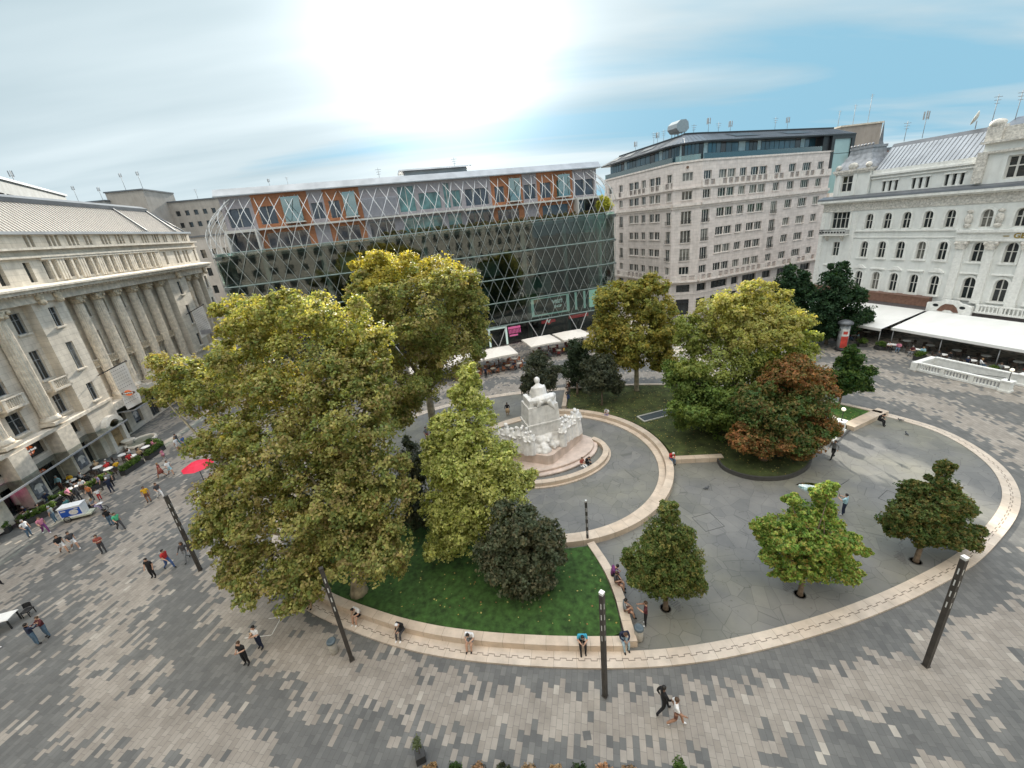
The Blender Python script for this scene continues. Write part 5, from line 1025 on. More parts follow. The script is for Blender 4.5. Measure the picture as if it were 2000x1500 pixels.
g = MB(); g.poly([(11.35, -1.17, 4.05), (11.9, -1.17, 4.0), (12.2, -1.17, 4.25), (12.75, -1.17, 4.25), (13.1, -1.17, 4.0), (13.6, -1.17, 4.05), (13.3, -1.17, 4.7), (12.9, -1.17, 5.05), (12.1, -1.17, 5.05), (11.7, -1.17, 4.7)]); g.build('brown_shield', M_BRN, wp)
g = MB()
for c in (11.15, 13.85): g.poly([(x, y, z) for x, y, z in ov(c, 4.75, 0.3, 0.2, -1.17)][::-1])
g.build('dark_oval', M_PANE, wp)
g = MB(); g.box(14.8, W1, -0.7, -0.45, 5.15, 5.32); g.box(14.8, W1, -0.85, -0.004, 4.25, 4.45)
for k in range(46): x = 15.05 + k * 0.35; g.box(x - 0.06, x + 0.06, -0.66, -0.5, 4.45, 5.15) if k % 6 else g.box(x - 0.16, x + 0.16, -0.72, -0.44, 4.45, 5.2)
g.build('balustrade', M_WH2, wp)
# awnings
def awning(x0, x1, yb, zb, yf, zf, label):
    t = thing('awning', label, 'awning', wp.matrix_basis @ Vector((x0, 0, 0)) if False else (0, 0, 0), 0, 'white awnings over the cafe terrace')
    t.location = (56.05, 63.18, 0); t.rotation_euler = (0, 0, rad(-73))
    g = MB(); n = max(2, round((x1 - x0) / 2.4)); T = 0.03
    for k in range(n):
        a, b = x0 + (x1 - x0) * k / n, x0 + (x1 - x0) * (k + 1) / n; m_ = (a + b) / 2; sag = 0.10
        for u0, u1, d0, d1 in ((a, m_, 0, sag), (m_, b, sag, 0)):
            ym, zm = (yb + yf) / 2, (zb + zf) / 2
            g.quad((u0, yf, zf), (u1, yf, zf), (u1, ym, zm - d1), (u0, ym, zm - d0)); g.quad((u0, ym, zm - d0), (u1, ym, zm - d1), (u1, yb, zb), (u0, yb, zb))
    g.build('canopy', M_AWN, t)
    g = MB(); g.box(x0, x1, yf - 0.03, yf, zf - 0.32, zf + 0.02); g.build('valance', M_AWN, t)
    g = MB()
    for k in range(n + 1):
        x = x0 + 0.05 + (x1 - x0 - 0.1) * k / n; g.tube([(x, yf + 0.05, zf - 0.05), (x, yb, zb - 0.08)], 0.045, 5, smooth=False)
    g.box(x0, x1, yf + 0.005, yf + 0.10, zf - 0.12, zf - 0.01); g.build('frame', M_GREYMET, t)
    for k in range(0, n + 1, 2):
        x = x0 + 0.15 + (x1 - x0 - 0.3) * k / n; g = MB(); g.tube([(x, yf + 0.25, 0), (x, yf + 0.25, zf - 0.1)], 0.05, 8); g.build('post', M_GREYMET, t)
    return t
aw1 = awning(-5.5, 10.0, -0.62, 3.75, -9.3, 2.62, 'white cafe awning, the left one beside the dark green tree'); aw2 = awning(10.6, 26.0, -1.2, 3.9, -8.3, 2.75, 'white cafe awning, the larger right one running out of the picture')
g = MB()
for r in (0.9, 0.75): g.poly([(x, -6.6 + (z - 3) * 1.0 - 0.0, 2.62 + (9.3 - 6.6 + (z - 3)) / 8.68 * 1.13 + 0.02) for x, _, z in ov(3.6, 3, r, r * 0.8, 0)])
M_CREST = mat('grey crest print', (0.45, 0.45, 0.45), 0.8)
g = MB()
for k in range(26):
    if k in (5, 6, 18, 19): continue
    a = 2 * PI * k / 26; x, y = 3.2 + 0.9 * math.cos(a), -5.4 + 0.7 * math.sin(a); z = 2.62 + (y + 9.3) / 8.68 * 1.13 + 0.015; g.box(x - 0.1, x + 0.1, y - 0.06, y + 0.06, z, z + 0.005)
    x, y = 3.2 + 0.5 * math.cos(a), -5.4 + 0.4 * math.sin(a); z = 2.62 + (y + 9.3) / 8.68 * 1.13 + 0.015; g.box(x - 0.05, x + 0.05, y - 0.04, y + 0.04, z, z + 0.005)
g.build('printed_crest', M_CREST, aw1)
def wpos(x, y, z=0): v = Matrix.Translation((56.05, 63.18, 0)) @ Matrix.Rotation(rad(-73), 4, 'Z') @ Vector((x, y, z)); return (v.x, v.y, v.z)
for i, (x, y, z, h) in enumerate(((0.5, 4.2, 26.2, 2.6), (2.6, 4.2, 26.2, 3.4), (9.5, 4.2, 26.2, 3.4), (12.2, 2.6, 26.3, 3.0), (14.0, 2.8, 26.6, 3.4), (16.5, 3.0, 26.7, 2.8))):
    antenna(wpos(x, y, z), h, ['short antenna near the left end of the palace roof ridge', 'antenna with dark box on the palace roof ridge', 'tall antenna above the white dish on the palace roof', 'slanting antenna by the right pavilion of the palace roof', 'thin antenna at the picture edge over the palace roof', 'farthest right antenna on the palace roof'][i], (0, 1, 0, 0, 0, 1)[i])
t = thing('satellite_dish', 'off-white satellite dish on the palace roof ridge', 'satellite dish', wpos(8.0, 4.3, 26.2), rad(200))
g = MB(); g.tube([(0, 0, 0), (0, 0, 0.9)], 0.05, 6); g.build('mast', M_GREYMET, t)
g = MB(); g.lathe([(0.02, 0.0), (0.35, 0.05), (0.65, 0.17), (0.8, 0.28), (0.78, 0.31), (0.6, 0.2), (0.02, 0.06)], 20); o = g.build('dish', mat('dish', (0.6, 0.57, 0.5), 0.5), t, (0, 0, 1.2)); o.rotation_euler = (rad(70), 0, rad(20))
# metro entrance with balustrade and globe lamps
me_ = thing('stair_balustrade', 'white stone balustrade round the underground stairs beside the cafe awnings', 'balustrade', wpos(16.8, -14.3), rad(-73))
def balustrade_run(g, x0, x1, y, along='x', h=1.0):
    L_ = x1 - x0; n = int(L_ / 0.26)
    B = (lambda a, b, c, d, e, f: g.box(a, b, c, d, e, f)) if along == 'x' else (lambda a, b, c, d, e, f: g.box(c, d, a, b, e, f))
    B(x0, x1, y - 0.16, y + 0.16, 0, 0.22); B(x0, x1, y - 0.17, y + 0.17, h - 0.15, h)
    for k in range(n):
        x = x0 + (k + 0.5) * L_ / n
        if k % 9 == 8: B(x - 0.16, x + 0.16, y - 0.15, y + 0.15, 0.22, h - 0.15)
        else: B(x - 0.055, x + 0.055, y - 0.055, y + 0.055, 0.22, h - 0.15)
g = MB(); balustrade_run(g, 0.3, 7.2, 0); g.build('front_balustrade', M_WH2, me_)
g = MB(); g.box(0.3, 7.2, 2.84, 3.16, 0, 0.9); g.box(0.3, 7.2, 2.8, 3.2, 0.9, 1.05); g.build('back_wall', M_WH2, me_)
g = MB(); g.box(-0.25, 0.3, -0.3, 3.3, 0, 0.95); g.build('end_wall', M_WH2, me_)
for x, y in ((7.5, 0), (7.5, 3.0)):
    g = MB(); g.box(x - 0.34, x + 0.34, y - 0.34, y + 0.34, 0, 1.05); g.box(x - 0.42, x + 0.42, y - 0.42, y + 0.42, 1.05, 1.18); g.box(x - 0.42, x + 0.42, y - 0.42, y + 0.42, 0, 0.2001); g.build('pedestal', M_WH2, me_)
g = MB(); g.box(0.4, 7.1, 0.2, 2.8, 0.02, 0.03); g.build('stair_well', mat('dark stair', (0.12, 0.115, 0.11), 0.8), me_)
g = MB(); g.tube([(2, 1.3, 0.3), (6.8, 1.3, 0.95)], 0.03, 6); g.tube([(6.8, 1.3, 0), (6.8, 1.3, .95)], 0.03, 6); g.tube([(4, 1.3, 0), (4, 1.3, .57)], 0.03, 6); g.build('handrail', M_IRON, me_)
M_GLOBE = mat('opal globe', (0.85, 0.80, 0.66), 0.3, 0.02, emit=(1, 0.93, 0.75, 0.35))
def globe_lamp(loc, h, label):
    t = thing('globe_lamp', label, 'lamp', loc, 0, 'globe lamps at the underground stairs')
    g = MB(); g.lathe([(0.10, 0), (0.05, 0.1), (0.03, 0.2), (0.03, h - 0.2), (0.08, h - 0.12)], 8); g.build('post', M_IRON, t)
    g = MB(); g.ball((0, 0, h + 0.03), 0.17, n=14, k=10); g.build('globe', M_GLOBE, t)
v = me_.matrix_basis @ Vector((0, 0, 0))
def mpos(x, y, z): w = Matrix.Translation(Vector(wpos(16.8, -14.3))) @ Matrix.Rotation(rad(-73), 4, 'Z') @ Vector((x, y, z)); return (w.x, w.y, w.z)
globe_lamp(mpos(7.5, 0, 1.18), 1.1, 'globe lamp on the front pedestal of the balustrade by the cafe'); globe_lamp(mpos(7.5, 3.0, 1.18), 1.1, 'globe lamp on the back pedestal of the balustrade by the cafe')
me2 = thing('stair_pedestals', 'pair of white stone pedestals with balustrade end beside the small right lawn', 'balustrade', (27.6, 30.6, 0.06), rad(33))
for x in (0, 2.2): g = MB(); g.box(x - 0.3, x + 0.3, -0.3, 0.3, 0, 0.95); g.box(x - 0.38, x + 0.38, -0.38, 0.38, 0.95, 1.08); g.box(x - 0.38, x + 0.38, -0.38, 0.38, 0, 0.18); g.build('pedestal', M_WH2, me2)
g = MB(); balustrade_run(g, 0.3, 3.6, -0.0, 'y', 0.95); o = g.build('balustrade_side', M_WH2, me2)
g = MB(); balustrade_run(g, 0.3, 3.6, 2.2, 'y', 0.95); g.build('balustrade_side', M_WH2, me2)
g = MB(); g.box(-0.1, 4.0, -0.62, -0.5, 0.0, 0.03); g.build('drain', M_DARKKERB, me2)
globe_lamp((27.6, 30.6, 1.14), 1.1, 'globe lamp half hidden by the copper tree'); globe_lamp((29.45, 31.8, 1.14), 1.1, 'globe lamp standing before the small sun tinted lawn')
# advertising column
t = thing('advertising_column', 'poster column with dark cap and red and white posters beside the dark green tree', 'advertising column', (45.5, 51.4, 0), 0)
g = MB(); g.lathe([(0.68, 0), (0.7, 0.3), (0.62, 0.35)], 24); g.build('base', M_IRON, t)
g = MB(); g.lathe([(0.6, 0.35), (0.6, 3.6)], 24); g.build('drum', mat('faded posters', (0.25, 0.26, 0.27), 0.6, 0.5, 1.5), t)
def cyl_panel(a0, a1, z0, z1, r, m_, name, par):
    g = MB(); n = 8
    for k in range(n):
        u, v_ = rad(a0 + (a1-a0)*k/n), rad(a0 + (a1-a0)*(k+1)/n); g.quad((r*math.cos(u), r*math.sin(u), z0), (r*math.cos(v_), r*math.sin(v_), z0), (r*math.cos(v_), r*math.sin(v_), z1), (r*math.cos(u), r*math.sin(u), z1))
    g.build(name, m_, par)
M_PR = mat('red poster', (0.50, 0.055, 0.04), 0.6, 0.4, 1.5); M_PW = mat('white poster', (0.62, 0.60, 0.58), 0.6, 0.2, 3)
cyl_panel(-150, -70, 0.5, 2.1, 0.612, M_PR, 'red_poster', t); cyl_panel(-150, -70, 2.12, 3.1, 0.612, M_PW, 'white_poster', t); cyl_panel(-135, -90, 2.4, 2.8, 0.618, M_PR, 'poster_print', t)
g = MB(); g.lathe([(0.6, 3.6), (0.85, 3.7), (0.85, 3.95), (0.5, 4.2), (0.1, 4.3)], 24); g.build('cap', M_DZINC, t)
# ================================================================ BEIGE BANK PALACE (left)
M_BG = mat('beige limestone', (0.70, 0.63, 0.53), 0.82, 0.14, 0.9, dirt=0.45, joints=(1.5, 0.62, 0.93), bump=0.06); M_BG2 = mat('beige limestone trim', (0.68, 0.61, 0.51), 0.8, 0.18, 2.5, dirt=0.45); M_BGO = mat('carved limestone', (0.56, 0.48, 0.36), 0.85, 0.35, 5, bump=0.9, fine=9)
M_TILE = mat('pale ribbed roof', (0.62, 0.56, 0.48), 0.6, 0.08, 2); M_RIB = mat('dark roof rib', (0.20, 0.17, 0.15), 0.6); M_CANG = glass_mat('canopy glass', (0.42, 0.55, 0.50), 0.14, 0.03)
LP = (-47.56, 40.41); LD = 100.0
bk = thing('bank_palace', 'beige limestone palace with giant fluted columns and a pale ribbed roof', 'building', (*LP, 0), rad(LD))
def lpos(x, y, z=0): v = Matrix.Translation((*LP, 0)) @ Matrix.Rotation(rad(LD), 4, 'Z') @ Vector((x, y, z)); return (v.x, v.y, v.z)
XE = 39.0
wins = []                                                            # (x, z, w, h, recess plane, balcony)
secs = [(-26.0, 2.4, 0.9), (2.4, 6.4, 0.0), (6.4, 26.6, 1.5), (26.6, 31.6, 0.0), (31.6, 37.2, 1.3), (37.2, XE, 0.0)]
WINX = {0: [(-23.6, 1.5), (-19.9, 1.2), (-16.2, 1.5), (-12.4, 1.2), (-8.4, 1.5), (-4.5, 1.5), (0.75, 1.15)], 1: [(4.1, 0.95)], 2: [(7.4, 0.9), (10.5, 0.9), (13.6, 0.9), (16.9, 0.9), (20.3, 0.9), (23.4, 0.9)], 3: [(28.7, 1.0)], 4: [(33.4, 0.9)], 5: [(37.7, 0.8)]}
LEV = [(6.6, 8.7), (10.5, 13.6), (15.4, 17.5)]
for si, (a, b, y) in enumerate(secs):
    ops = []
    for x, w in WINX[si]:
        for z0, z1 in LEV: ops.append((x, x + w, z0, z1)); wins.append((x, z0, w, z1 - z0, y))
    if si == 0: gf = [(-25, -22.5, 0.1, 3.4), (-21, -17, 0.1, 3.4), (-15.5, -11.5, 0.1, 3.4), (-9.4, -6.9, 0.1, 3.4), (-5.2, -2.2, 0.1, 3.3), (-0.6, 2.1, 0.1, 3.3), (-5.0, -2.4, 3.95, 5.5), (0.0, 2.0, 4.0, 5.4), (-9.2, -7.0, 3.95, 5.5)]
    elif si == 1: gf = []
    elif si == 2: gf = [(7.6, 9.4, 0.1, 3.6), (10.6, 12.2, 0.6, 3.2), (14.0, 16.0, 0.1, 3.6), (17.5, 19.5, 0.1, 3.6), (21, 23, 0.1, 3.6)]
    elif si == 3: gf = [(28.2, 30.2, 0.1, 3.8)]
    else: gf = [(a + 0.6, a + 1.6, 0.4, 3.2)]
    ops += gf; g = MB(); facade(g, a, b, 0, 18.2, ops, y, 0.35)
    if y > 0: g.quad((a, y, 0), (a, y, 18.2), (a, 0 if si else y + .01, 18.2), (a, 0 if si else y + .01, 0)); g.quad((b, 0, 0), (b, 0, 18.2), (b, y, 18.2), (b, y, 0))
    g.build('wall', M_BG, bk)
    for q, (x0, x1, z0, z1) in enumerate(gf):
        g = MB(); g.quad((x0, y + 0.34, z0), (x1, y + 0.34, z0), (x1, y + 0.34, z1), (x0, y + 0.34, z1)); g.box((x0+x1)/2 - 0.04, (x0+x1)/2 + 0.04, y + 0.27, y + 0.335, z0, z1, 1); g.build('shop_window', [M_PANE, M_DZINC], bk)
for i, (x, z, w, h, y) in enumerate(wins):
    p, f, _ = window_meshes(w, h, 2, 1 if i % 5 == 2 else 0, 0.68, 0.06, fm=M_GREYMET); o = put(p, 'window', bk, (x, y + 0.25, z)); put(f, 'window_frame', o)
    g = MB(); g.box(x - 0.2, x + w + 0.2, y - 0.18, y - 0.003, z - 0.16, z - 0.002); g.build('sill', M_BG2, bk)
g = MB(); g.quad((XE, 0, 0), (XE, 14, 0), (XE, 14, 18.2), (XE, 0, 18.2)); g.build('end_wall', M_BG, bk)
g = MB(); g.box(-25.9, XE - 0.02, 1.95, 15, 0, 24.9); g.build('inner_walls', M_INT, bk)
def fluted(cx, cy, r, z0, z1, par):
    g = MB(); n = 16; ring = []
    for k in range(n * 4): a = 2 * PI * k / (n * 4); ring.append((a, r * (0.90 if k % 4 in (1, 2) else 1.0)))
    prof_ = [(1.0, z0), (0.98, (z0+z1)/2), (0.86, z1)]; i0 = len(g.v)
    for s_, z in prof_:
        for a, rr in ring: g.v.append((cx + rr * s_ * math.cos(a), cy + rr * s_ * math.sin(a), z))
    N_ = len(ring)
    for q in range(2):
        for k in range(N_): g.f.append((i0 + q*N_ + k, i0 + q*N_ + (k+1) % N_, i0 + (q+1)*N_ + (k+1) % N_, i0 + (q+1)*N_ + k)); g.m.append(0)
    g.build('column_shaft', M_BG2, par)
    g = MB(); g.lathe([(r * 1.3, z0 - 0.55), (r * 1.3, z0 - 0.3), (r * 1.12, z0 - 0.15), (r * 1.15, z0)], 20, (cx, cy)); g.box(cx - r*1.35, cx + r*1.35, cy - r*1.35, cy + r*1.35, z0 - 0.9, z0 - 0.551); g.build('column_base', M_BG2, par)
    g = MB(); g.lathe([(r * 0.9, z1), (r * 1.0, z1 + 0.35), (r * 1.25, z1 + 0.75)], 16, (cx, cy)); g.box(cx - r*1.3, cx + r*1.3, cy - r*1.2, cy + r*1.2, z1 + 0.75, z1 + 0.9)
    for dx in (-1, 1): g.ball((cx + dx * r * 1.05, cy - r * 0.95, z1 + 0.6), r * 0.38, n=8, k=6); g.ball((cx + dx * r * .4, cy - r * 1.05, z1 + 0.25), r * 0.3, n=8, k=6)
    g.build('column_capital', M_BGO, par)
for x in (9.05, 12.15, 15.3, 18.7, 22.0, 25.1): fluted(x, 0.72, 0.55, 6.1, 17.2, bk)
for x in (32.8, 35.6): fluted(x, 0.62, 0.55, 6.1, 17.2, bk)
for x in (-21.6, -17.9, -14.2, -10.4, -6.45, -1.2): fluted(x, 0.35, 0.62, 7.2, 17.2, bk)
# plinth band under the columns, string courses, entablature, attic
g = MB(); g.box(6.41, 26.59, 0.0, 1.497, 4.3, 5.19); g.box(31.61, 37.19, 0.0, 1.297, 4.3, 5.19); g.box(-26, 2.39, -0.25, 0.897, 5.75, 6.1)
for x in (-6.45, -1.2, -10.4, -14.2, -17.9, -21.6): g.box(x - 0.9, x + 0.9, -0.35, 0.896, 0.3, 5.749)
g.box(2.401, 6.4, -0.12, -0.003, 5.75, 6.05); g.box(26.6, 31.6, -0.12, -0.003, 5.75, 6.05); g.build('plinth', M_BG2, bk)
g = MB(); g.box(-26, XE + 0.1, -0.25, 1.9, 18.2, 19.2); g.build('architrave', M_BG2, bk)
g = MB()
for k in range(150): x = -25.8 + k * 0.433; g.box(x, x + 0.22, -0.72, -0.251, 19.0, 19.199)
g.box(-26, XE + 0.5, -1.0, 1.9, 19.2, 19.55); g.extrude([(-1.2, 19.55), (-1.2, 19.75), (0.5, 19.95), (1.9, 19.95), (1.9, 19.55)], 'x', -26, XE + 0.6); g.build('cornice', M_BG2, bk)
for x in (3.2, 5.4, 29, 37.8): g = MB(); g.ball((x, -0.45, 18.7), 0.5, s=(.9, .6, 1)); g.ball((x, -0.5, 18.2), 0.35); g.build('corbel_ornament', M_BGO, bk)
ops = []; W2 = [1.15, 4.1]
for k in range(7): a = 6.4 + k * 3.02; ops += [(a, a + 0.62, 20.3, 22.2), (a + 1.0, a + 1.62, 20.3, 22.2)]
ops += [(28.6, 29.3, 20.3, 22.2), (31.6, 32.2, 20.3, 22.2), (32.6, 33.2, 20.3, 22.2), (34.2, 34.8, 20.3, 22.2), (35.2, 35.8, 20.3, 22.2), (37.7, 38.3, 20.3, 22.2), (4.1, 4.9, 20.2, 22.2), (0.9, 1.8, 20.2, 22.2)]
ops += [(-24 + k * 3.7, -22.9 + k * 3.7, 20.2, 22.2) for k in range(6)]
g = MB(); facade(g, -26, XE, 19.9, 23.4, ops, 0.3, 0.4); g.quad((XE, 0.3, 19.9), (XE, 14, 19.9), (XE, 14, 23.4), (XE, 0.3, 23.4)); g.build('attic_wall', M_BG, bk)
for o_ in ops: g = MB(); g.quad((o_[0], 0.68, o_[2]), (o_[1], 0.68, o_[2]), (o_[1], 0.68, o_[3]), (o_[0], 0.68, o_[3])); g.build('attic_window', M_PANE, bk)
g = MB()                                                               # paired fluted piers between the attic windows
for k in range(7):
    a = 6.4 + k * 3.02
    for x in (a + 0.68, a + 1.72, a + 2.1, a + 2.48): g.box(x, x + 0.27, 0.12, 0.297, 20.1, 22.35)
g.box(-26, XE + 0.1, 0.0, 0.296, 22.6, 22.8); g.box(6.2, 27.4, 0.05, 0.297, 22.36, 22.55); g.build('attic_piers', M_BG2, bk)
g = MB(); g.box(-26, XE + 0.2, -0.15, 0.6, 23.4, 23.62); g.build('attic_cornice', M_BG2, bk)
ops = []; k = 0; x = 6.2
while x < XE - 1.8:
    ops += [(x, x + 0.42, 23.75, 24.95), (x + 0.62, x + 1.04, 23.75, 24.95)] + ([(x + 1.24, x + 1.66, 23.75, 24.95)] if k % 3 else []); x += 2.75; k += 1
g = MB(); facade(g, -26, XE, 23.62, 25.0, ops, 0.75, 0.5); g.quad((XE, 0.75, 23.62), (XE, 14, 23.62), (XE, 14, 25), (XE, 0.75, 25)); g.build('loggia_wall', M_BG, bk)
for o_ in ops: g = MB(); g.quad((o_[0], 1.24, o_[2]), (o_[1], 1.24, o_[2]), (o_[1], 1.24, o_[3]), (o_[0], 1.24, o_[3])); g.build('loggia_window', M_PANE, bk)
# roof: gutter, ribbed pale slope, grey ridge cap
g = MB(); g.box(-26, XE + 0.3, 0.35, 1.3, 25.0, 25.3); g.build('gutter', M_ZINC, bk)
g = MB(); g.quad((-26, 1.3, 25.3), (XE + 0.1, 1.3, 25.3), (36.6, 4.6, 28.9), (-26, 4.6, 28.9)); g.quad((XE + 0.1, 1.3, 25.3), (XE + 0.1, 12, 25.3), (36.6, 9, 28.9), (36.6, 4.6, 28.9)); g.build('roof', M_TILE, bk)
g = MB(); k = 0; x = -25.8
while x < 38.8:
    xt = min(x, 36.6); t_ = 1.0 if x <= 36.6 else (XE + 0.1 - x) / (XE + 0.1 - 36.6)
    g.tube([(x, 1.3, 25.34), (x, 1.3 + 3.3 * t_, 25.34 + 3.6 * t_)], 0.06, 4, smooth=False); x += 0.5
g.build('roof_ribs', M_RIB, bk)
g = MB(); g.extrude([(4.5, 28.9), (4.4, 29.4), (5.2, 29.8), (9, 29.8), (9, 28.9)], 'x', -26, 36.7); g.tube([(36.65, 4.6, 29.0), (XE + 0.1, 1.3, 25.4)], 0.16, 6); g.build('ridge_cap', M_DZINC, bk)
for x in (28.3, 36.3): g = MB(); g.box(x, x + 0.25, 0, 0.2, 0, 0.2); g.v = [(vx, 1.2 + (3.4 if vy > .1 else 0), 25.4 + (3.6 if vy > .1 else 0) + (vz * 1.2)) for vx, vy, vz in g.v]; g.build('fire_wall', M_DZINC, bk)
# sculpture group crouching at the roof corner near the picture edge
g = MB(); rnd = random.Random(3)
for k in range(16): g.ball((1.4 + rnd.uniform(-1.6, 1.9), 0.6 + rnd.uniform(-.3, .5), 25.5 + rnd.uniform(0, 1.9) * (1 - abs(k - 8) / 12)), rnd.uniform(.3, .55), n=8, k=6)
g.build('roof_sculpture', M_BGO, bk)
# balconies
def stone_balcony(x0, x1, y, z, iron=False):
    t = bpy.data.objects.new('balcony', None)
    g = MB(); g.box(x0, x1, y - 0.9, y - 0.003, z - 0.22, z); g.extrude([(y - 0.004, z - 0.221), (y - 0.7, z - 0.221), (y - 0.5, z - 0.5), (y - 0.004, z - 0.8)], 'x', x0 + 0.2, x0 + 0.45); g.extrude([(y - 0.004, z - 0.221), (y - 0.7, z - 0.221), (y - 0.5, z - 0.5), (y - 0.004, z - 0.8)], 'x', x1 - 0.45, x1 - 0.2)
    g.box(x0, x1, y - 0.9, y - 0.66, z + 0.85, z + 0.98); n = int((x1 - x0) / 0.22)
    g.box(x0, x0 + 0.35, y - 0.88, y - 0.68, z, z + 0.85); g.box(x1 - 0.35, x1, y - 0.88, y - 0.68, z, z + 0.85)
    for k in range(n - 3): xx = x0 + 0.5 + k * 0.22; g.box(xx, xx + 0.09, y - 0.82, y - 0.73, z, z + 0.85)
    g.build('balcony', M_BG2, bk)
for x in (-5.0, 0.35): stone_balcony(x, x + 2.3, 0.9, 9.45)
for x in (-24.0, -16.6, -8.9): stone_balcony(x, x + 2.3, 0.9, 9.45)
for x, w in WINX[2]:
    g = MB(); g.box(x - 0.3, x + w + 0.3, 0.75, 1.49, 9.6, 9.75)
    for k in range(9): xx = x - 0.3 + k * (w + 0.55) / 8; g.box(xx, xx + 0.05, 0.77, 0.82, 9.75, 10.45)
    g.box(x - 0.3, x + w + 0.3, 0.75, 0.83, 10.45, 10.55); g.ball((x + w / 2, 1.3, 9.3), 0.42, s=(1.1, .5, .8)); g.build('small_balcony', M_BGO, bk)
# ground floor canopies, signs, posters, wall fountain
g = MB(); g.box(-12, 5.2, -1.55, 0.85, 3.35, 3.38); g.build('glass_canopy', M_CANG, bk)
g = MB(); g.box(-12, 5.2, -1.62, -1.55, 3.25, 3.42)
for k in range(8): g.box(-12 + k * 2.4, -11.95 + k * 2.4, -1.55, 0.85, 3.25, 3.34); 
g.build('canopy_rim', M_GREYMET, bk)
g = MB(); g.box(7.2, 10.6, -1.3, 1.4, 3.75, 3.78); g.build('glass_canopy', M_CANG, bk); g = MB(); g.box(7.2, 10.6, -1.37, -1.3, 3.65, 3.82); g.box(7.13, 7.2, -1.37, 1.4, 3.65, 3.82); g.box(10.6, 10.67, -1.37, 1.4, 3.65, 3.82); g.build('canopy_rim', M_GREYMET, bk)
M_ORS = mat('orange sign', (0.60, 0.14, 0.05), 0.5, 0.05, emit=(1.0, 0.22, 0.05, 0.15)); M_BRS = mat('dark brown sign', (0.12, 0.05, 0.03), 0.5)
def round_logo(x, y, z, r, par=bk):
    g = MB(); g.poly(ov(x, z, r, r, y)); g.build('round_sign', M_ORS, par)
    g = MB(); g.box(x - r * 1.35, x + r * 1.35, y - 0.03, y - 0.01, z - r * 0.36, z + r * 0.36); g.build('sign_bar', M_BRS, par)
    text_mesh('sign_lettering', 'Hard Rock', r * 0.62, M_LET, par, Matrix.Translation((x, y - 0.04, z)) @ RX, 0.004, bold=0.01)
    text_mesh('sign_lettering', 'CAFE', r * 0.36, M_LET, par, Matrix.Translation((x, y - 0.02, z - r * 0.62)) @ RX, 0.004)
round_logo(-3.7, 1.2, 4.72, 0.48); round_logo(1.0, 1.2, 4.7, 0.36)
M_PST = mat('shop poster', (0.16, 0.17, 0.19), 0.4, 0.6, 2.2)
for x, y in ((-6.45, -0.37), (-1.2, -0.37), (11.4, 1.8)):
    g = MB(); g.box(x - 0.6, x + 0.6, y - 0.06, y - 0.003, 0.9, 2.9); g.build('poster_case', M_PST, bk)
    g = MB(); g.poly([(x + a, y - 0.066, 1.35 + b) for a, b in ((-.24, 0), (.24, 0), (.24, .55), (.38, .45), (.47, .62), (.2, .9), (-.2, .9), (-.47, .62), (-.38, .45), (-.24, .55))]); g.build('poster_print', M_PW, bk)
g = MB(); g.box(-9.2, -7.1, 1.1, 1.18, 2.2, 3.2); g.build('pink_sign', mat('magenta sign', (0.6, 0.02, 0.3), 0.5, 0.05, emit=(1, 0.05, 0.5, 0.7)), bk)
fx = 4.6
g = MB(); g.box(fx - 1.5, fx + 1.5, -0.5, -0.003, 0, 0.4)
for s_ in (-1, 1): g.box(fx + s_ * 1.15 - 0.25, fx + s_ * 1.15 + 0.25, -0.45, -0.003, 0.4, 2.9)
n = 12
for k in range(n):
    a0, a1 = PI * k / n, PI * (k+1) / n
    Pq = lambda r, a, y: (fx - r * math.cos(a), y, 2.9 + r * math.sin(a))
    for (ra, rb, y) in ((0.9, 1.45, -0.55),): g.quad(Pq(ra, a0, y), Pq(ra, a1, y), Pq(rb, a1, y), Pq(rb, a0, y)); g.quad(Pq(rb, a0, y), Pq(rb, a1, y), Pq(rb, a1, 0), Pq(rb, a0, 0)); g.quad(Pq(ra, a1, y), Pq(ra, a0, y), Pq(ra, a0, 0), Pq(ra, a1, 0))
g.build('wall_niche', mat('white niche stone', (0.66, 0.62, 0.55), 0.7, 0.1), bk)
g = MB(); g.poly([(fx - 0.88, -0.05, 0.5), (fx + 0.88, -0.05, 0.5), (fx + 0.88, -0.05, 2.9)] + [(fx + 0.88 * math.cos(a), -0.05, 2.9 + 0.88 * math.sin(a)) for a in [PI * k / 10 for k in range(1, 10)]] + [(fx - 0.88, -0.05, 2.9)]); g.build('niche_back', mat('ochre mosaic', (0.36, 0.25, 0.13), 0.7, 0.4, 2), bk)
t = thing('fountain', 'low oval stone fountain basin at the foot of the arched wall niche', 'fountain', lpos(fx + 0.6, -1.9), rad(LD))
g = MB(); g.lathe([(1.9, 0), (1.95, 0.35), (1.7, 0.42), (1.62, 0.3), (1.62, 0.12)], 28, sx=1, sy=0.75); g.build('basin', M_BG2, t); g = MB(); g.lathe([(1.6, 0.2), (1.6, 0.24)], 28, sx=1, sy=0.75); g.build('water', mat('fountain water', (0.22, 0.22, 0.17), 0.08), t)
g = MB(); g.lathe([(0.5, 0), (0.4, 0.4), (0.75, 0.8), (0.6, 0.85)], 14, (-0.3, 1.1)); g.build('shell_bowl', M_BG2, t)
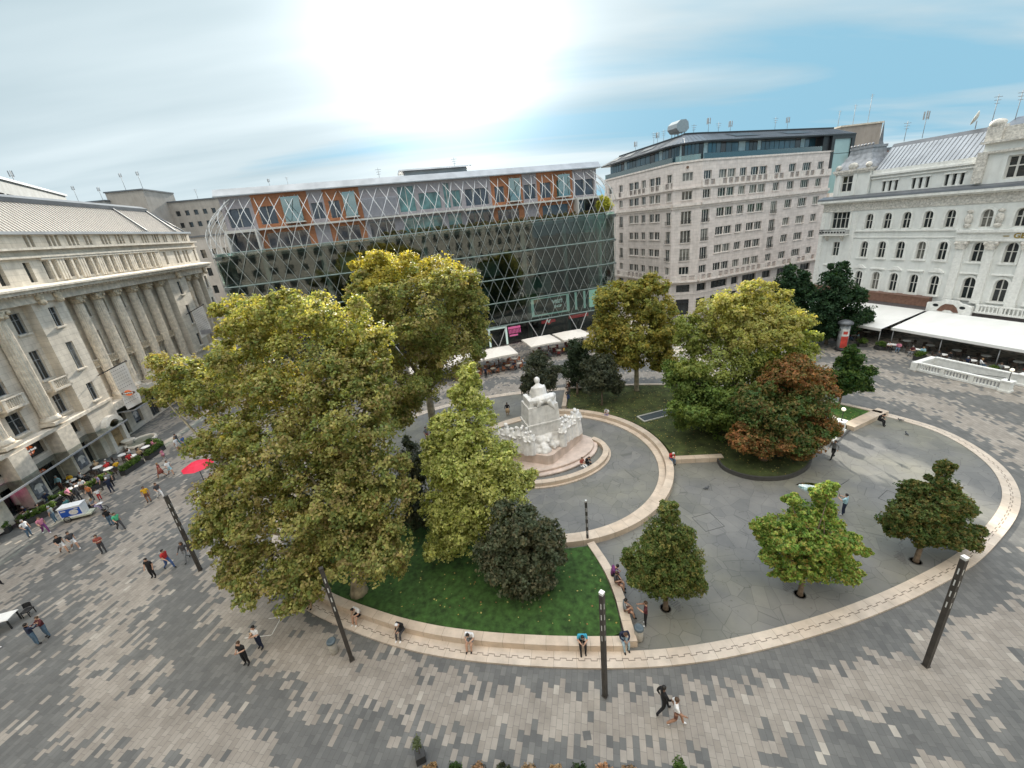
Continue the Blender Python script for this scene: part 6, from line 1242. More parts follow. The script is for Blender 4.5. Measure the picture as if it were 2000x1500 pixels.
# flags on slanting poles
def flag(x, z, label, ln=3.4, drop=5.2, logo=True):
    t = thing('hanging_flag', label, 'flag', lpos(x, -0.003, z), rad(LD))
    g = MB(); g.tube([(0, 0, 0), (0, -ln, 1.25)], 0.06, 6); g.ball((0, -ln, 1.25), 0.12, n=8, k=6); g.build('pole', M_IRON, t)
    g = MB(); ny, nz = 8, 14; W_ = 1.9
    def fpnt(i, j): y = -ln + 0.15 + W_ * i / ny; z_ = 1.25 * (-y / ln) - drop * j / nz; return (0.10 * math.sin(j * 0.8 + i * 0.9) * (j / nz), y, z_ - 0.05)
    for i in range(ny):
        for j in range(nz): g.quad(fpnt(i, j), fpnt(i, j+1), fpnt(i+1, j+1), fpnt(i+1, j))
    g.build('cloth', mat('white flag cloth', (0.66, 0.66, 0.66), 0.8, 0.02) if 'white flag cloth' not in bpy.data.materials else bpy.data.materials['white flag cloth'], t)
    for sx_ in (-1, 1):
        g = MB(); RY = 0.13 * sx_
        for j in range(1, 13):
            for i in range(1, 8):
                if logo and 8 <= j <= 10: continue
                q = fpnt(i, j); g.box(RY - .01, RY + .01, q[1] - 0.045, q[1] + 0.045, q[2] - 0.05, q[2] + 0.05)
        if not logo: g.box(RY - .015, RY + .015, -ln + 0.2, -ln + 1.8, -3.6, -2.9)
        g.build('printed_pattern', mat('grey print', (0.30, 0.30, 0.32), 0.8) if 'grey print' not in bpy.data.materials else bpy.data.materials['grey print'], t)
    if logo:
        for sx_ in (-1, 1):
            y = -ln + 0.15 + W_ / 2; z_ = 0.9 - drop * 0.68; M = Matrix.Translation((0.16 * sx_, y, z_)) @ Matrix.Rotation(rad(90) * sx_, 4, 'Z')
            g = MB(); g.poly(ov(0, 0, 0.42, 0.36, 0)); o = g.build('round_print', M_ORS, t); o.matrix_local = M
            g = MB(); g.box(-0.7, 0.7, -0.02, -0.008, -0.13, 0.13); o = g.build('bar_print', M_BRS, t); o.matrix_local = M
            text_mesh('print_lettering', 'Hard Rock', 0.24, M_LET, t, M @ Matrix.Translation((0, -0.03, 0)) @ RX, 0.002)
    return t
flag(6.2, 9.0, 'white patterned flag with orange round print hanging over the arched wall niche'); flag(28.0, 12.2, 'white flag with dark stripe hanging near the far end of the beige palace', 3.0, 4.6, False)
# ---------------------------------------------------------------- background buildings
def block(name, label, P, deg, x0, x1, d, z, col, rows=(), pitch=3.0, top=None, ww=1.2):
    t = thing(name, label, 'building', (P[0], P[1], 0), rad(deg)); M_ = mat('wall ' + label[:14], col, 0.85, 0.1, 0.5, dirt=0.4); g = MB(); ops = []
    for z0, z1 in rows:
        k = x0 + 0.8
        while k + ww < x1 - 0.5: ops.append((k, k + ww, z0, z1)); k += pitch
    facade(g, x0, x1, 0, z, ops, 0, 0.3); g.quad((x0, d, 0), (x0, 0, 0), (x0, 0, z), (x0, d, z)); g.quad((x1, 0, 0), (x1, d, 0), (x1, d, z), (x1, 0, z)); g.quad((x0, 0, z), (x1, 0, z), (x1, d, z), (x0, d, z)); g.build('wall', M_, t)
    for o_ in ops[:90]: g = MB(); g.quad((o_[0], 0.28, o_[2]), (o_[1], 0.28, o_[2]), (o_[1], 0.28, o_[3]), (o_[0], 0.28, o_[3])); g.build('window', M_PANE, t)
    g = MB(); g.box(x0 - 0.2, x1 + 0.2, -0.3, d, z, z + 0.35); g.build('roof', top or M_DZINC, t); return t
block('penthouse_block', 'rooftop storey with pale square windows behind the beige palace at far left', (-68, 60), 118, -8, 34, 14, 34.8, (0.36, 0.37, 0.37), [(30.3, 32.8)], 2.5, M_ZINC, 1.9)
block('office_tower', 'bare beige block with mast pairs behind the beige palace roof', (-110, 130), 6, 0, 10, 14, 40.6, (0.40, 0.36, 0.32), [], 3, M_DZINC)
block('office_block', 'low grey-brown roofline between the beige palace and the glass building', (-103, 140), 8, 0, 40, 14, 37.6, (0.40, 0.36, 0.32), [(30, 31.5), (33.5, 35)], 2.6, M_DZINC)
block('office_block', 'pale grey block left of the bare beige block on the skyline', (-122, 128), 2, 0, 12.5, 14, 38.4, (0.36, 0.36, 0.35), [(33, 34.6)], 3, M_DZINC)
block('apartment_house', 'pale house with small windows in the gap left of the glass building', (-72, 96), 15, 0, 26, 14, 25.0, (0.52, 0.48, 0.44), [(20.5, 22.3), (16.5, 18.3), (12.5, 14.3), (8.5, 10.3), (4, 6)], 2.3, M_DZINC, 1.0)
block('concrete_tower', 'plain beige windowless block rising behind the right end of the penthouse', (93.2, 118), -2, 0, 10.8, 14, 35.6, (0.36, 0.31, 0.27), [], 3, M_BG2)
block('brick_house', 'small house with orange-red gable seen between the palace dome and its roof', (77.5, 90), -15, 0, 5, 8, 26.9, (0.5, 0.2, 0.12), [], 3, M_DZINC)
block('grey_house', 'low grey roof behind the palace ridge beside the orange gable', (84, 100), -14, 0, 16, 10, 27.8, (0.3, 0.3, 0.3), [], 3, M_DZINC)
t = thing('church_spire', 'thin pointed grey spire far behind the palace dome', 'spire', (174, 196, 0)); g = MB(); g.box(-1.5, 1.5, -1.5, 1.5, 0, 35); g.build('tower', M_BG2, t); g = MB(); g.lathe([(1.8, 35), (0.8, 38), (0.08, 46)], 8, smooth=False); g.build('spire', M_DZINC, t)
for i, (P, h, k) in enumerate((((-76, 66, 35.1), 5.5, 1), ((-80, 74, 35.1), 5.0, 1), ((-84, 82, 35.1), 3.5, 1), ((-102, 134, 41), 5, 1), ((-107, 134, 41), 5, 1), ((-120, 132, 38.7), 5, 1), ((-113, 132, 38.7), 4, 1), ((-72, 148, 38), 4.5, 1), ((-66, 148, 38), 4.5, 0), ((-95, 146, 38), 3.5, 0), ((94, 120, 35.9), 4, 0), ((98, 120, 35.9), 5, 0), ((102, 120, 35.9), 7, 0))):
    antenna(P, h, ['cluster mast at the far left over the beige palace', 'second cluster mast at far left over the beige palace', 'third and lowest cluster mast at far left', 'right mast of the pair on the bare beige block', 'left mast of the pair on the bare beige block', 'mast on the pale grey block, left', 'mast on the pale grey block, right', 'middle mast on the low roofline left of the glass building', 'right mast on the low roofline left of the glass building', 'left thin mast on the low roofline', 'left thin mast on the windowless block', 'middle thin mast on the windowless block', 'tallest mast on the windowless block'][i], k, sc=1.6)
# the terrace of facades on the near side of the square, mirrored in the glass building
hb = thing('hotel_facade', 'pale stone facade on the near side of the square, mirrored in the glass building', 'building', (-60, -4, 0), rad(0))
g = MB(); ops = [(2 + k * 4.2, 3.8 + k * 4.2, z, z + 2.4) for k in range(28) for z in (1, 5.5, 9.5, 13.5, 17.5, 21.5)]
g2 = MB(); facade(g2, 0, 120, 0, 25, ops, 0, 0.4); g2.v = [(120 - x, -y, z) for x, y, z in g2.v]; g2.build('wall', mat('grey plaster', (0.34, 0.32, 0.29), 0.85, 0.2, 0.3, dirt=0.4), hb)
g = MB(); g.quad((0, -0.38, 0), (120, -0.38, 0), (120, -0.38, 24.5), (0, -0.38, 24.5)); g.build('window_band', M_PANE, hb)
g = MB(); g.box(-0.3, 120.3, -12, 0.6, 25, 25.5); g.box(0, 120, 0.003, 0.5, 20.4, 20.7); g.box(0, 120, 0.003, 0.35, 4.5, 4.8); g.build('cornice', M_BG2, hb)
# ================================================================ MONUMENT
M_MARB = mat('white marble', (0.74, 0.72, 0.69), 0.6, 0.14, 2.4, dirt=0.5, bump=0.3, fine=14); M_MARBP = mat('pinkish limestone plinth', (0.60, 0.49, 0.42), 0.7, 0.14, 1.2, dirt=0.4)
MC = Vector((2.35, 33.1))
def remesh_obj(g, name, mats, parent, vox=0.07, disp=0.0):
    """fuse overlapping lumps into one carved surface"""
    me = g.mesh(name, mats if isinstance(mats, list) else [mats]); o = bpy.data.objects.new(name, me); COL.objects.link(o)
    r = o.modifiers.new('r', 'REMESH'); r.mode = 'VOXEL'; r.voxel_size = vox; r.use_smooth_shade = True
    if disp:
        tx = bpy.data.textures.get('carving') or bpy.data.textures.new('carving', 'CLOUDS'); tx.noise_scale = 0.28
        d = o.modifiers.new('d', 'DISPLACE'); d.texture = tx; d.strength = disp; d.mid_level = 0.5
    s = o.modifiers.new('s', 'SMOOTH'); s.iterations = 1
    bpy.context.view_layer.update(); m2 = bpy.data.meshes.new_from_object(o.evaluated_get(bpy.context.evaluated_depsgraph_get())); bpy.data.objects.remove(o)
    m2.name = name; return put(m2, name, parent)
mon = thing('monument', 'white marble monument with seated figure on a tall block ringed by carved figures', 'monument', (MC.x, MC.y, 0.068), rad(15))
g = MB(); g.lathe([(5.35, 0), (5.35, 0.2), (5.25, 0.22)], 48, sx=1, sy=0.62); g.build('base_step', M_MARBP, mon)
g = MB(); g.lathe([(5.0, 0.22), (5.0, 0.42), (4.9, 0.44)], 48, sx=1, sy=0.58); g.build('base_step', M_MARBP, mon)
# angular plinth: broad prow toward the viewer
g = MB(); pl_ = [(-4.3, 0.6), (-2.6, -0.5), (-0.5, -2.3), (0.0, -2.35), (2.3, -0.9), (4.3, 0.5), (3.4, 1.4), (-3.4, 1.4)]; g.prism(pl_, 0.44, 1.35); g.build('plinth', M_MARBP, mon)
# rocky carved mass between the wings and the block
rnd = random.Random(8)
g = MB()
for k in range(80):
    a = rnd.uniform(-2.3, 2.3); q = rnd.random(); y = -1.95 + abs(a) * 0.62 + q * 1.0; g.ball((a, y, 1.35 + q * 1.35 * rnd.uniform(.6, 1.1)), rnd.uniform(0.18, 0.36), s=(rnd.uniform(.7, 1.6), 1, rnd.uniform(.6, 1.5)), n=8, k=6)
g.extrude([(-2.0, 1.3), (-0.6, 1.3), (-0.6, 2.7), (-1.0, 2.4)], 'x', -1.6, 1.6) if False else g.box(-1.7, 1.7, -1.3, 0, 1.2, 1.9)
g.box(-2.0, 2.0, -0.9, 1.3, 1.2, 2.7)
remesh_obj(g, 'rock_carving', M_MARB, mon, 0.07, 0.12)
# tall block
g = MB(); g.extrude([(-1.72, 1.3), (1.72, 1.3), (1.38, 5.5), (-1.38, 5.5)], 'y', -0.85, 1.2); g.build('block', M_MARB, mon)
g = MB(); g.box(-1.62, 1.62, -0.93, 1.28, 3.75, 3.88); g.build('block_moulding', M_MARB, mon)
# carved figures along the wings
def figure(g, x, y, z, h, face=0.0, rnd=random):
    u = h / 1.75; c, s = math.cos(face), math.sin(face); P = lambda a, b, d: (x + (a*c - b*s) * u, y + (a*s + b*c) * u, z + d * u)
    g.tube([P(0, 0, 0), P(0, 0, 0.5), P(0, 0, 0.95), P(0, 0, 1.2), P(0, 0, 1.45)], [0.30*u, 0.25*u, 0.19*u, 0.22*u, 0.10*u], 8); g.ball(P(0, -0.03, 1.62), 0.12*u, n=8, k=6)
    for sd in (-1, 1): g.tube([P(0.2*sd, 0, 1.38), P(0.28*sd, -0.08, 1.1), P(0.12*sd*rnd.uniform(.2, 1.6), -0.26, rnd.uniform(0.95, 1.3))], [0.075*u, 0.06*u, 0.045*u], 6)
for side in (-1, 1):
    g = MB()
    for k in range(12):
        t_ = (k + 0.5) / 12; x = side * (1.6 + 2.5 * t_); y = -0.85 + 1.25 * t_ + (0.4 if k % 2 else 0); figure(g, x, y, 1.3, 2.15 + 0.5 * rnd.random() + (0.6 if k == 8 else 0), side * rnd.uniform(0.1, 0.9), rnd)
    g.box(min(side * 1.3, side * 3.9), max(side * 1.3, side * 3.9), 0.35, 1.0, 1.3, 2.1)
    remesh_obj(g, 'figure_group', M_MARB, mon, 0.055, 0.03)
g = MB(); figure(g, -1.55, -1.3, 1.3, 2.4, 0.1, rnd); figure(g, -1.95, -1.1, 1.3, 2.3, 0.4, rnd); figure(g, 1.45, -1.3, 1.35, 2.3, -.2, rnd); remesh_obj(g, 'standing_figures', M_MARB, mon, 0.05, 0.02)
# seated poet in a cloak on top, seen from behind
g = MB(); g.box(-1.0, 1.0, -0.5, 0.9, 5.45, 5.95); g.box(-1.25, -0.85, -0.75, 1.0, 5.4, 6.2)
g.tube([(0, 0.1, 5.9), (0, 0.05, 6.5), (0, 0.1, 7.0), (0, 0.2, 7.25)], [0.72, 0.70, 0.58, 0.2], 12); g.ball((0, 0.3, 7.55), 0.30, s=(.9, 1, 1.12)); g.ball((0, 0.22, 7.6), 0.25)
for sd in (-1, 1): g.tube([(0.45*sd, 0.1, 7.0), (0.66*sd, 0.25, 6.5), (0.45*sd, 0.75, 6.25)], [0.2, 0.16, 0.12], 8); g.tube([(0.3*sd, 0.3, 6.05), (0.36*sd, 1.15, 6.1), (0.34*sd, 1.25, 5.4)], [0.26, 0.2, 0.15], 8)
g.tube([(-0.9, -0.5, 6.0), (0, -0.75, 6.1), (0.9, -0.45, 6.05), (1.3, 0.1, 5.9), (1.25, -0.2, 5.2)], [0.3, 0.36, 0.38, 0.34, 0.22], 8); g.tube([(0.5, -0.75, 5.9), (0.9, -0.8, 5.3), (1.2, -0.7, 4.7)], [0.3, 0.2, 0.1], 7); g.tube([(-0.2, -0.85, 6.0), (-0.5, -0.9, 5.55)], [0.3, 0.12], 7)
remesh_obj(g, 'seated_figure', M_MARB, mon, 0.055, 0.03)
o = strip('monument_bench', arc((2.64, 32.25), 5.75, -178, 24, 60, 3.9, 11), 0.0, 0.5, 0.068, 0.48, M_BENCH); tag(o, 'low curved stone bench arcing round the front of the monument', 'bench')
tag(strip('monument_step', arc((2.64, 32.25), 5.95, -178, 25, 60, 4.1, 11), 0.0, 0.195, 0.068, 0.16, M_BENCH), kind='structure')
# ================================================================ LAMP POSTS, BINS
M_POST = mat('dark bronze post', (0.062, 0.056, 0.05), 0.5, 0.25, 2.0, metal=0.3); M_LED = mat('lamp slot', (0.55, 0.56, 0.55), 0.3, 0.02)
def street_post(P, h, rz, label, w=0.19, dark=False):
    t = thing('lamp_post', label, 'lamp post', (*P, 0), rz, 'square dark lamp posts')
    g = MB(); g.box(-w/2, w/2, -w/2, w/2, 0, h - 0.14); g.build('shaft', M_POST, t)
    g = MB(); g.box(-w/2 - 0.03, w/2 + 0.03, -w/2 - 0.03, w/2 + 0.03, 0, 0.03); g.build('foot', M_POST, t)
    g = MB(); g.box(-w/2 + .01, w/2 - .01, -w/2 + .01, w/2 - .01, h - 0.14, h - 0.06); g.box(-w/2, w/2, -w/2, w/2, h - 0.06, h); g.build('cap', M_POST if dark else M_LED, t)
    for k in range(4):
        z = h - 0.6 - k * 0.62
        for a in range(4):
            c, s = math.cos(a * PI / 2), math.sin(a * PI / 2); M = Matrix.Rotation(a * PI / 2, 4, 'Z'); g = MB(); g.box(-0.022, 0.022, -w/2 - 0.004, -w/2 - 0.001, z - 0.3, z, M=M); g.build('light_slot', M_LED, t)
    return t
street_post((-23.56, 23.11), 6.4, rad(20), 'dark square lamp post standing left of the big plane tree', dark=True); street_post((-10.07, 15.35), 6.4, rad(30), 'dark square lamp post beside the bin, in front of the long bench', dark=True)
street_post((2.76, 12.35), 6.45, rad(45), 'dark square lamp post at the bottom centre, before the lawn corner'); street_post((17.56, 12.16), 6.45, rad(10), 'dark square lamp post at the lower right outside the kerb')
street_post((3.99, 21.65), 3.6, rad(20), 'short dark lamp post at the junction of round court and front lawn', 0.12)
M_CONC = mat('concrete bin', (0.34, 0.32, 0.28), 0.85, 0.12, 6); M_BLUEG = mat('blue grey bin lid', (0.09, 0.12, 0.14), 0.45, 0.15)
for P, lb in (((-11.2, 15.9), 'round concrete bin with blue-grey lid beside the lamp post at the long bench'), ((5.15, 14.75), 'round concrete bin with blue-grey lid at the end of the lawn bench')):
    t = thing('litter_bin', lb, 'litter bin', (*P, 0.06 if P[0] > 0 else 0)); g = MB(); g.lathe([(0.20, 0), (0.22, 0.1), (0.23, 0.72), (0.21, 0.74)], 20); g.build('body', M_CONC, t)
    g = MB(); g.lathe([(0.22, 0.74), (0.25, 0.78), (0.24, 0.86), (0.18, 0.92), (0.15, 0.9), (0.04, 0.9)], 20); g.build('lid', M_BLUEG, t)
# white corner marks and a slab hatch painted on the paving
M_PAINT = mat('white paint', (0.62, 0.61, 0.58), 0.7, 0.15, 8)
g = MB()
for a in ((-16.2, -15.4, 18.45, 18.49), (-15.45, -15.41, 17.35, 18.45), (-17.0, -15.45, 17.31, 17.35)): g.box(*a, 0.002, 0.006)
o = g.build('ground_marking', M_PAINT); o['kind'] = 'structure'
for P, rz, lb in (((26.0, 22.6), 0.5, 'thin square outline of a hatch in the sunlit slab paving'), ((12.6, 22.4), 0.2, 'square hatch frame behind the bright green young tree')):
    g = MB()
    for a in ((-.75, .75, -.75, -.71), (-.75, .75, .71, .75), (-.75, -.71, -.71, .71), (.71, .75, -.71, .71)): g.box(*a, 0, 0.006)
    o = g.build('hatch_frame', M_DARKKERB, None, (*P, 0.06), rz); tag(o, lb, 'hatch')
# ================================================================ CAFE PARASOLS, TABLES, CHAIRS
M_CREAM = mat('cream parasol canvas', (0.74, 0.68, 0.60), 0.8, 0.04); M_RATT = mat('orange rattan', (0.34, 0.13, 0.06), 0.6, 0.3, 12); M_TABT = mat('cream table top', (0.55, 0.48, 0.38), 0.5, 0.1); M_DKW = mat('dark brown wicker', (0.07, 0.05, 0.04), 0.7, 0.3, 12); M_WTAB = mat('white table top', (0.74, 0.73, 0.70), 0.4, 0.05)
M_REDC = mat('dark red seat', (0.20, 0.035, 0.03), 0.6, 0.2)
def parasol(P, rz, w, d, z, label, m_=M_CREAM):
    t = thing('parasol', label, 'parasol', (*P, 0), rz, 'cream parasols of the cafe at the glass building')
    g = MB(); g.tube([(0, 0, 0.1), (0, 0, z + 0.7)], 0.045, 8); g.build('pole', M_GREYMET, t); g = MB(); g.box(-.45, .45, -.45, .45, 0, 0.1); g.build('foot', M_GREYMET, t)
    g = MB(); C_ = [(-w/2, -d/2, z), (0, -d/2, z + 0.06), (w/2, -d/2, z), (w/2, 0, z + 0.05), (w/2, d/2, z), (0, d/2, z + 0.06), (-w/2, d/2, z), (-w/2, 0, z + .05)]; top = (0, 0, z + 0.72)
    for k in range(8): g.poly([C_[k], C_[(k+1) % 8], top])
    g.build('canopy', m_, t); g = MB()
    for k in range(0, 8): a = Vector(C_[k]); g.tube([a - Vector((0, 0, 0.03)), Vector(top) - Vector((0, 0, 0.06))], 0.018, 4, smooth=False)
    g.build('ribs', M_GREYMET, t)
    g = MB()
    for k in range(8):
        a, b = Vector(C_[k]), Vector(C_[(k+1) % 8]); g.quad(a - Vector((0, 0, .22)), b - Vector((0, 0, .22)), b, a)
    g.build('valance', m_, t); return t
for P, lb in (((-6.9, 58.0), 'cream parasol at the left, partly behind the golden plane tree'), ((-1.6, 59.4), 'cream parasol second from the left, right of the golden plane tree'), ((5.5, 63.2), 'cream parasol third from the left, above the dark rounded tree'), ((10.9, 64.7), 'cream parasol behind the dark upright tree'), ((-12.2, 56.6), 'cream parasol hidden mostly in the plane tree foliage')):
    parasol(P, rad(15), 5.1, 4.8, 2.55, lb)
def table_mesh(kind):
    g = MB(); g.tube([(0, 0, 0.02), (0, 0, 0.72)], 0.035, 8); g.lathe([(0.25, 0), (0.24, 0.03)], 12); a = g.mesh('pedestal', [M_IRON])
    g = MB()
    if kind == 'round': g.lathe([(0.42, 0.72), (0.42, 0.76)], 20)
    else: g.box(-.42, .42, -.42, .42, 0.72, 0.76)
    return a, g
def make_table(loc, rz, label, top, kind='round', group='cafe tables'):
    t = thing('cafe_table', label, 'table', loc, rz, group); a, g = table_mesh(kind); put(a, 'pedestal', t); g.build('table_top', top, t); return t
def make_chair(loc, rz, label, m_, group='cafe chairs'):
    t = thing('cafe_chair', label, 'chair', loc, rz, group)
    g = MB(); g.box(-0.23, 0.23, -0.22, 0.24, 0.41, 0.47); g.build('seat', m_, t)
    g = MB()
    for k in range(7): a0 = PI * (k / 7); a1 = PI * ((k + 1) / 7); g.quad((0.25*math.cos(a0), 0.1 + 0.16*math.sin(a0), 0.5), (0.25*math.cos(a1), 0.1 + 0.16*math.sin(a1), 0.5), (0.26*math.cos(a1), 0.12 + 0.18*math.sin(a1), 0.84), (0.26*math.cos(a0), 0.12 + 0.18*math.sin(a0), 0.84))
    g.build('backrest', m_, t)
    for x in (-.2, .2):
        for y in (-.19, .2): g = MB(); g.box(x - .018, x + .018, y - .018, y + .018, 0, 0.41); g.build('leg', m_, t)
    return t
rnd = random.Random(4)
P_T = {}; CH = {}
def set_group(pos, top, chm, tl, cl, rzb=0.0, n=3, used={}):
    """a table with chairs round it; first use builds, later uses copy"""
    for i, P in enumerate(pos):
        kt, kc = (top.name, tl), (chm.name, cl)
        if kt not in P_T: P_T[kt] = make_table((*P, 0), rnd.uniform(0, 3), tl, top)
        else: dup(P_T[kt], (*P, 0), rnd.uniform(0, 3))
        a0 = rnd.uniform(0, 6.28)
        for k in range(n):
            a = a0 + 6.28 * k / n; q = (P[0] + 0.72 * math.cos(a), P[1] + 0.72 * math.sin(a), 0); r_ = a - PI / 2 + rnd.uniform(-.3, .3)
            if kc not in CH: CH[kc] = make_chair(q, r_, cl, chm)
            else: dup(CH[kc], q, r_)
def gpos(s, d): c, k = math.cos(rad(15)), math.sin(rad(15)); return (-3.3 + c*s + k*d, 70.2 + k*s - c*d)
set_group([gpos(s, d) for s in (-7.5, -5, -2.6, -0.2, 1.6) for d in (10.2, 12.6)], M_TABT, M_RATT, 'cafe table with cream top under the cream parasols left of the dark rounded tree', 'orange rattan chair under the cream parasols left of the dark rounded tree')
set_group([gpos(s, d) for s in (6.5, 9.2, 12.0) for d in (8.0, 10.2)], M_TABT, M_REDC, 'cafe table under the cream parasols right of the dark rounded tree', 'dark red chair under the cream parasols right of the dark rounded tree')
set_group([wpos(x, y)[:2] for x in (-3.6, -1.2, 1.3, 3.7, 6.2) for y in (-8.2, -5.5)], M_WTAB, M_DKW, 'white table under the left white awning', 'dark wicker chair under the left white awning')
set_group([wpos(x, y)[:2] for x in (11.5, 14.0, 16.6, 19.2, 21.8, 24.4) for y in (-8.9, -6.2)], M_WTAB, M_DKW, 'white table under the right white awning', 'dark wicker chair under the right white awning')
LH = [(-45.0, 31.6), (-46.3, 33.6), (-44.6, 35.4), (-46.2, 36.9), (-43.9, 38.6), (-45.6, 39.2), (-43.4, 41.0), (-45.0, 41.6), (-43.5, 43.0), (-47.8, 32.2), (-47.6, 30.4)]
set_group(LH, M_WTAB, M_DKW, 'white table on the terrace before the beige palace', 'dark chair on the terrace before the beige palace')
# planters
M_PLANT = mat('dark planter', (0.045, 0.045, 0.045), 0.6, 0.2)
def planter(loc, rz, L_, W_, H_, label, cols, group, hh=0.45, seed=0, cat='planter', wm=M_PLANT):
    t = thing('planter', label, cat, loc, rz, group); g = MB(); g.box(-L_/2, L_/2, -W_/2, W_/2, 0, H_); g.build('box', wm, t)
    n = max(1, int(L_ / 0.45)); bl = [(-L_/2 + (k + .5) * L_ / n, 0, H_ + hh * 0.45, L_ / n * 0.62, W_ * 0.52, hh * 0.55) for k in range(n)]
    put(crown_mesh('plant', bl, 0.09, [cols], seed + 100, 1.0), 'plant', t); return t
GH = [(0.045, 0.09, 0.02), (0.08, 0.14, 0.03), (0.13, 0.2, 0.04)]
hedge = [((-46.6, 29.6), .5, 3.0), ((-44.3, 31.8), 1.0, 2.4), ((-42.9, 36.4), 1.3, 2.2), ((-42.0, 39.2), 1.55, 2.4), ((-41.9, 42.2), 1.6, 2.4), ((-43.6, 44.2), 2.9, 2.2), ((-44.6, 34.2), .9, 1.6)]
HLB = ['leafy hedge planter at the left picture edge by the terrace', 'leafy hedge planter behind the pedestrians in white and purple', 'leafy hedge planter just left of the man in dark blue', 'leafy hedge planter in the middle of the terrace edge', 'leafy hedge planter near the fountain end of the terrace', 'leafy hedge planter closing the far end of the terrace', 'short leafy hedge planter behind the cargo tricycle']
for i, (P, rz, L_) in enumerate(hedge): planter((*P, 0), rz + 0.0, L_, 0.6, 0.5, HLB[i], GH, 'hedge planters of the terrace', 0.6, i)
for i, x in enumerate((-3.5, -0.5, 2.5, 5.4, 8.6, 10.6)): planter(wpos(x, -10.1 + 0.3 * (i % 2)), 0.3 * i, 0.95, 0.9, 0.45, ['bushy planter at the left corner of the left awning', 'second bushy planter before the left awning', 'third bushy planter before the left awning', 'fourth bushy planter, brownish, before the left awning', 'fifth bushy planter before the gap of the awnings', 'bushy planter before the start of the right awning'][i], [GH, [(0.05, 0.07, 0.025), (0.14, 0.10, 0.04)]][i == 3], 'planters before the white awnings', 0.75, 20 + i)
for i, x in enumerate((15.2, 21.5, 25.5)): planter(wpos(x, -10.4), 0.2, 1.3, 0.6, 0.5, ['planter behind the back wall of the stair balustrade, left', 'planter behind the back wall of the stair balustrade, right', 'planter behind the globe lamps at right edge'][i], GH, 'planters before the white awnings', 0.6, 30 + i)
PCOL = [[(0.30, 0.20, 0.10), (0.40, 0.28, 0.16)], [(0.04, 0.08, 0.02), (0.06, 0.11, 0.03)], [(0.36, 0.24, 0.15), (0.30, 0.2, 0.12)], [(0.05, 0.06, 0.04), (0.08, 0.09, 0.05)], [(0.34, 0.24, 0.14), (0.4, 0.3, 0.2)], [(0.36, 0.24, 0.14), (0.4, 0.3, 0.18)], [(0.03, 0.05, 0.02), (0.05, 0.08, 0.03)], [(0.4, 0.24, 0.14), (0.45, 0.3, 0.2)], [(0.36, 0.26, 0.18), (0.3, 0.2, 0.1)]]
PXY = [(-5.0, 10.25), (-4.0, 10.2), (-3.0, 10.1), (-2.0, 10.0), (-0.95, 9.9), (0.1, 9.8), (1.0, 9.72), (2.0, 9.65), (2.95, 9.55)]
ORD = ['first', 'second', 'third', 'fourth', 'fifth', 'sixth', 'seventh', 'eighth', 'ninth']
for i, P in enumerate(PXY): planter((P[0], P[1] - 0.16, 0), rad(-4), 0.5, 0.36, 0.42, '%s small black planter box from the left in the row at the bottom edge' % ORD[i], PCOL[i], 'black planter boxes in a row', 0.17, 50 + i)
t = thing('potted_tree', 'small potted shrub in a dark square pot left of the planter row', 'potted plant', (-5.55, 10.7, 0), rad(20)); g = MB(); g.box(-.2, .2, -.2, .2, 0, .42); g.build('pot', M_PLANT, t); g = MB(); g.tube([(0, 0, .4), (0.02, 0, 0.95)], 0.018, 6); g.build('stem', M_BARK, t); put(crown_mesh('leaves', [(0, 0, 1.05, .2, .2, .22)], 0.06, [[(0.10, 0.13, 0.06), (0.16, 0.19, 0.10)]], 91, 1), 'leaves', t)
t = thing('potted_tree', 'green potted shrub at the right end of the planter row', 'potted plant', (4.85, 9.2, 0), 0); g = MB(); g.box(-.2, .2, -.2, .2, 0, .42); g.build('pot', M_PLANT, t); put(crown_mesh('leaves', [(0, 0, 0.75, .24, .24, .35)], 0.06, [GH], 92, 1), 'leaves', t)
t = thing('parasol', 'dark round parasol top at the bottom edge before the planters', 'parasol', (-4.75, 9.25, 0)); g = MB(); g.lathe([(0.42, 0.62), (0.3, 0.8), (0.04, 0.92)], 16); g.build('canopy', M_BLUEG, t); g = MB(); g.tube([(0, 0, 0), (0, 0, .9)], 0.03, 6); g.build('pole', M_IRON, t)
# closed cream parasol, red parasol, table at the left edge
t = thing('closed_parasol', 'folded cream parasol on the terrace before the beige palace', 'parasol', (-47.3, 33.2, 0)); g = MB(); g.lathe([(0.10, 0.8), (0.36, 1.0), (0.30, 2.0), (0.12, 3.4), (0.02, 3.6)], 12); g.build('folded_canopy', M_CREAM, t); g = MB(); g.tube([(0, 0, 0), (0, 0, .9)], 0.05, 8); g.lathe([(0.35, 0), (.33, .08)], 12); g.build('pole', M_GREYMET, t)
t = thing('red_parasol', 'bright red parasol showing at the left edge of the big plane tree', 'parasol', (-31.0, 34.6, 0), 0.4); g = MB(); g.tube([(0, 0, 0), (0, 0, 2.5)], 0.03, 8); g.build('pole', M_IRON, t); M_RP = mat('red parasol cloth', (0.70, 0.02, 0.06), 0.6, 0.05); g = MB(); g.lathe([(1.35, 2.05), (0.7, 2.4), (0.03, 2.6)], 8, smooth=False); g.build('canopy', M_RP, t)
t = thing('parasol', 'grey canvas parasol at the far end of the beige palace', 'parasol', (-47.5, 63.5, 0), 0.2); g = MB(); g.tube([(0, 0, 0), (0, 0, 3.0)], 0.05, 8); g.build('pole', M_IRON, t); g = MB(); g.extrude([(-2.2, 2.6), (0, 3.3), (2.2, 2.6)], 'y', -2.2, 2.2); g.build('canopy', mat('grey canvas', (0.42, 0.38, 0.36), 0.8), t)
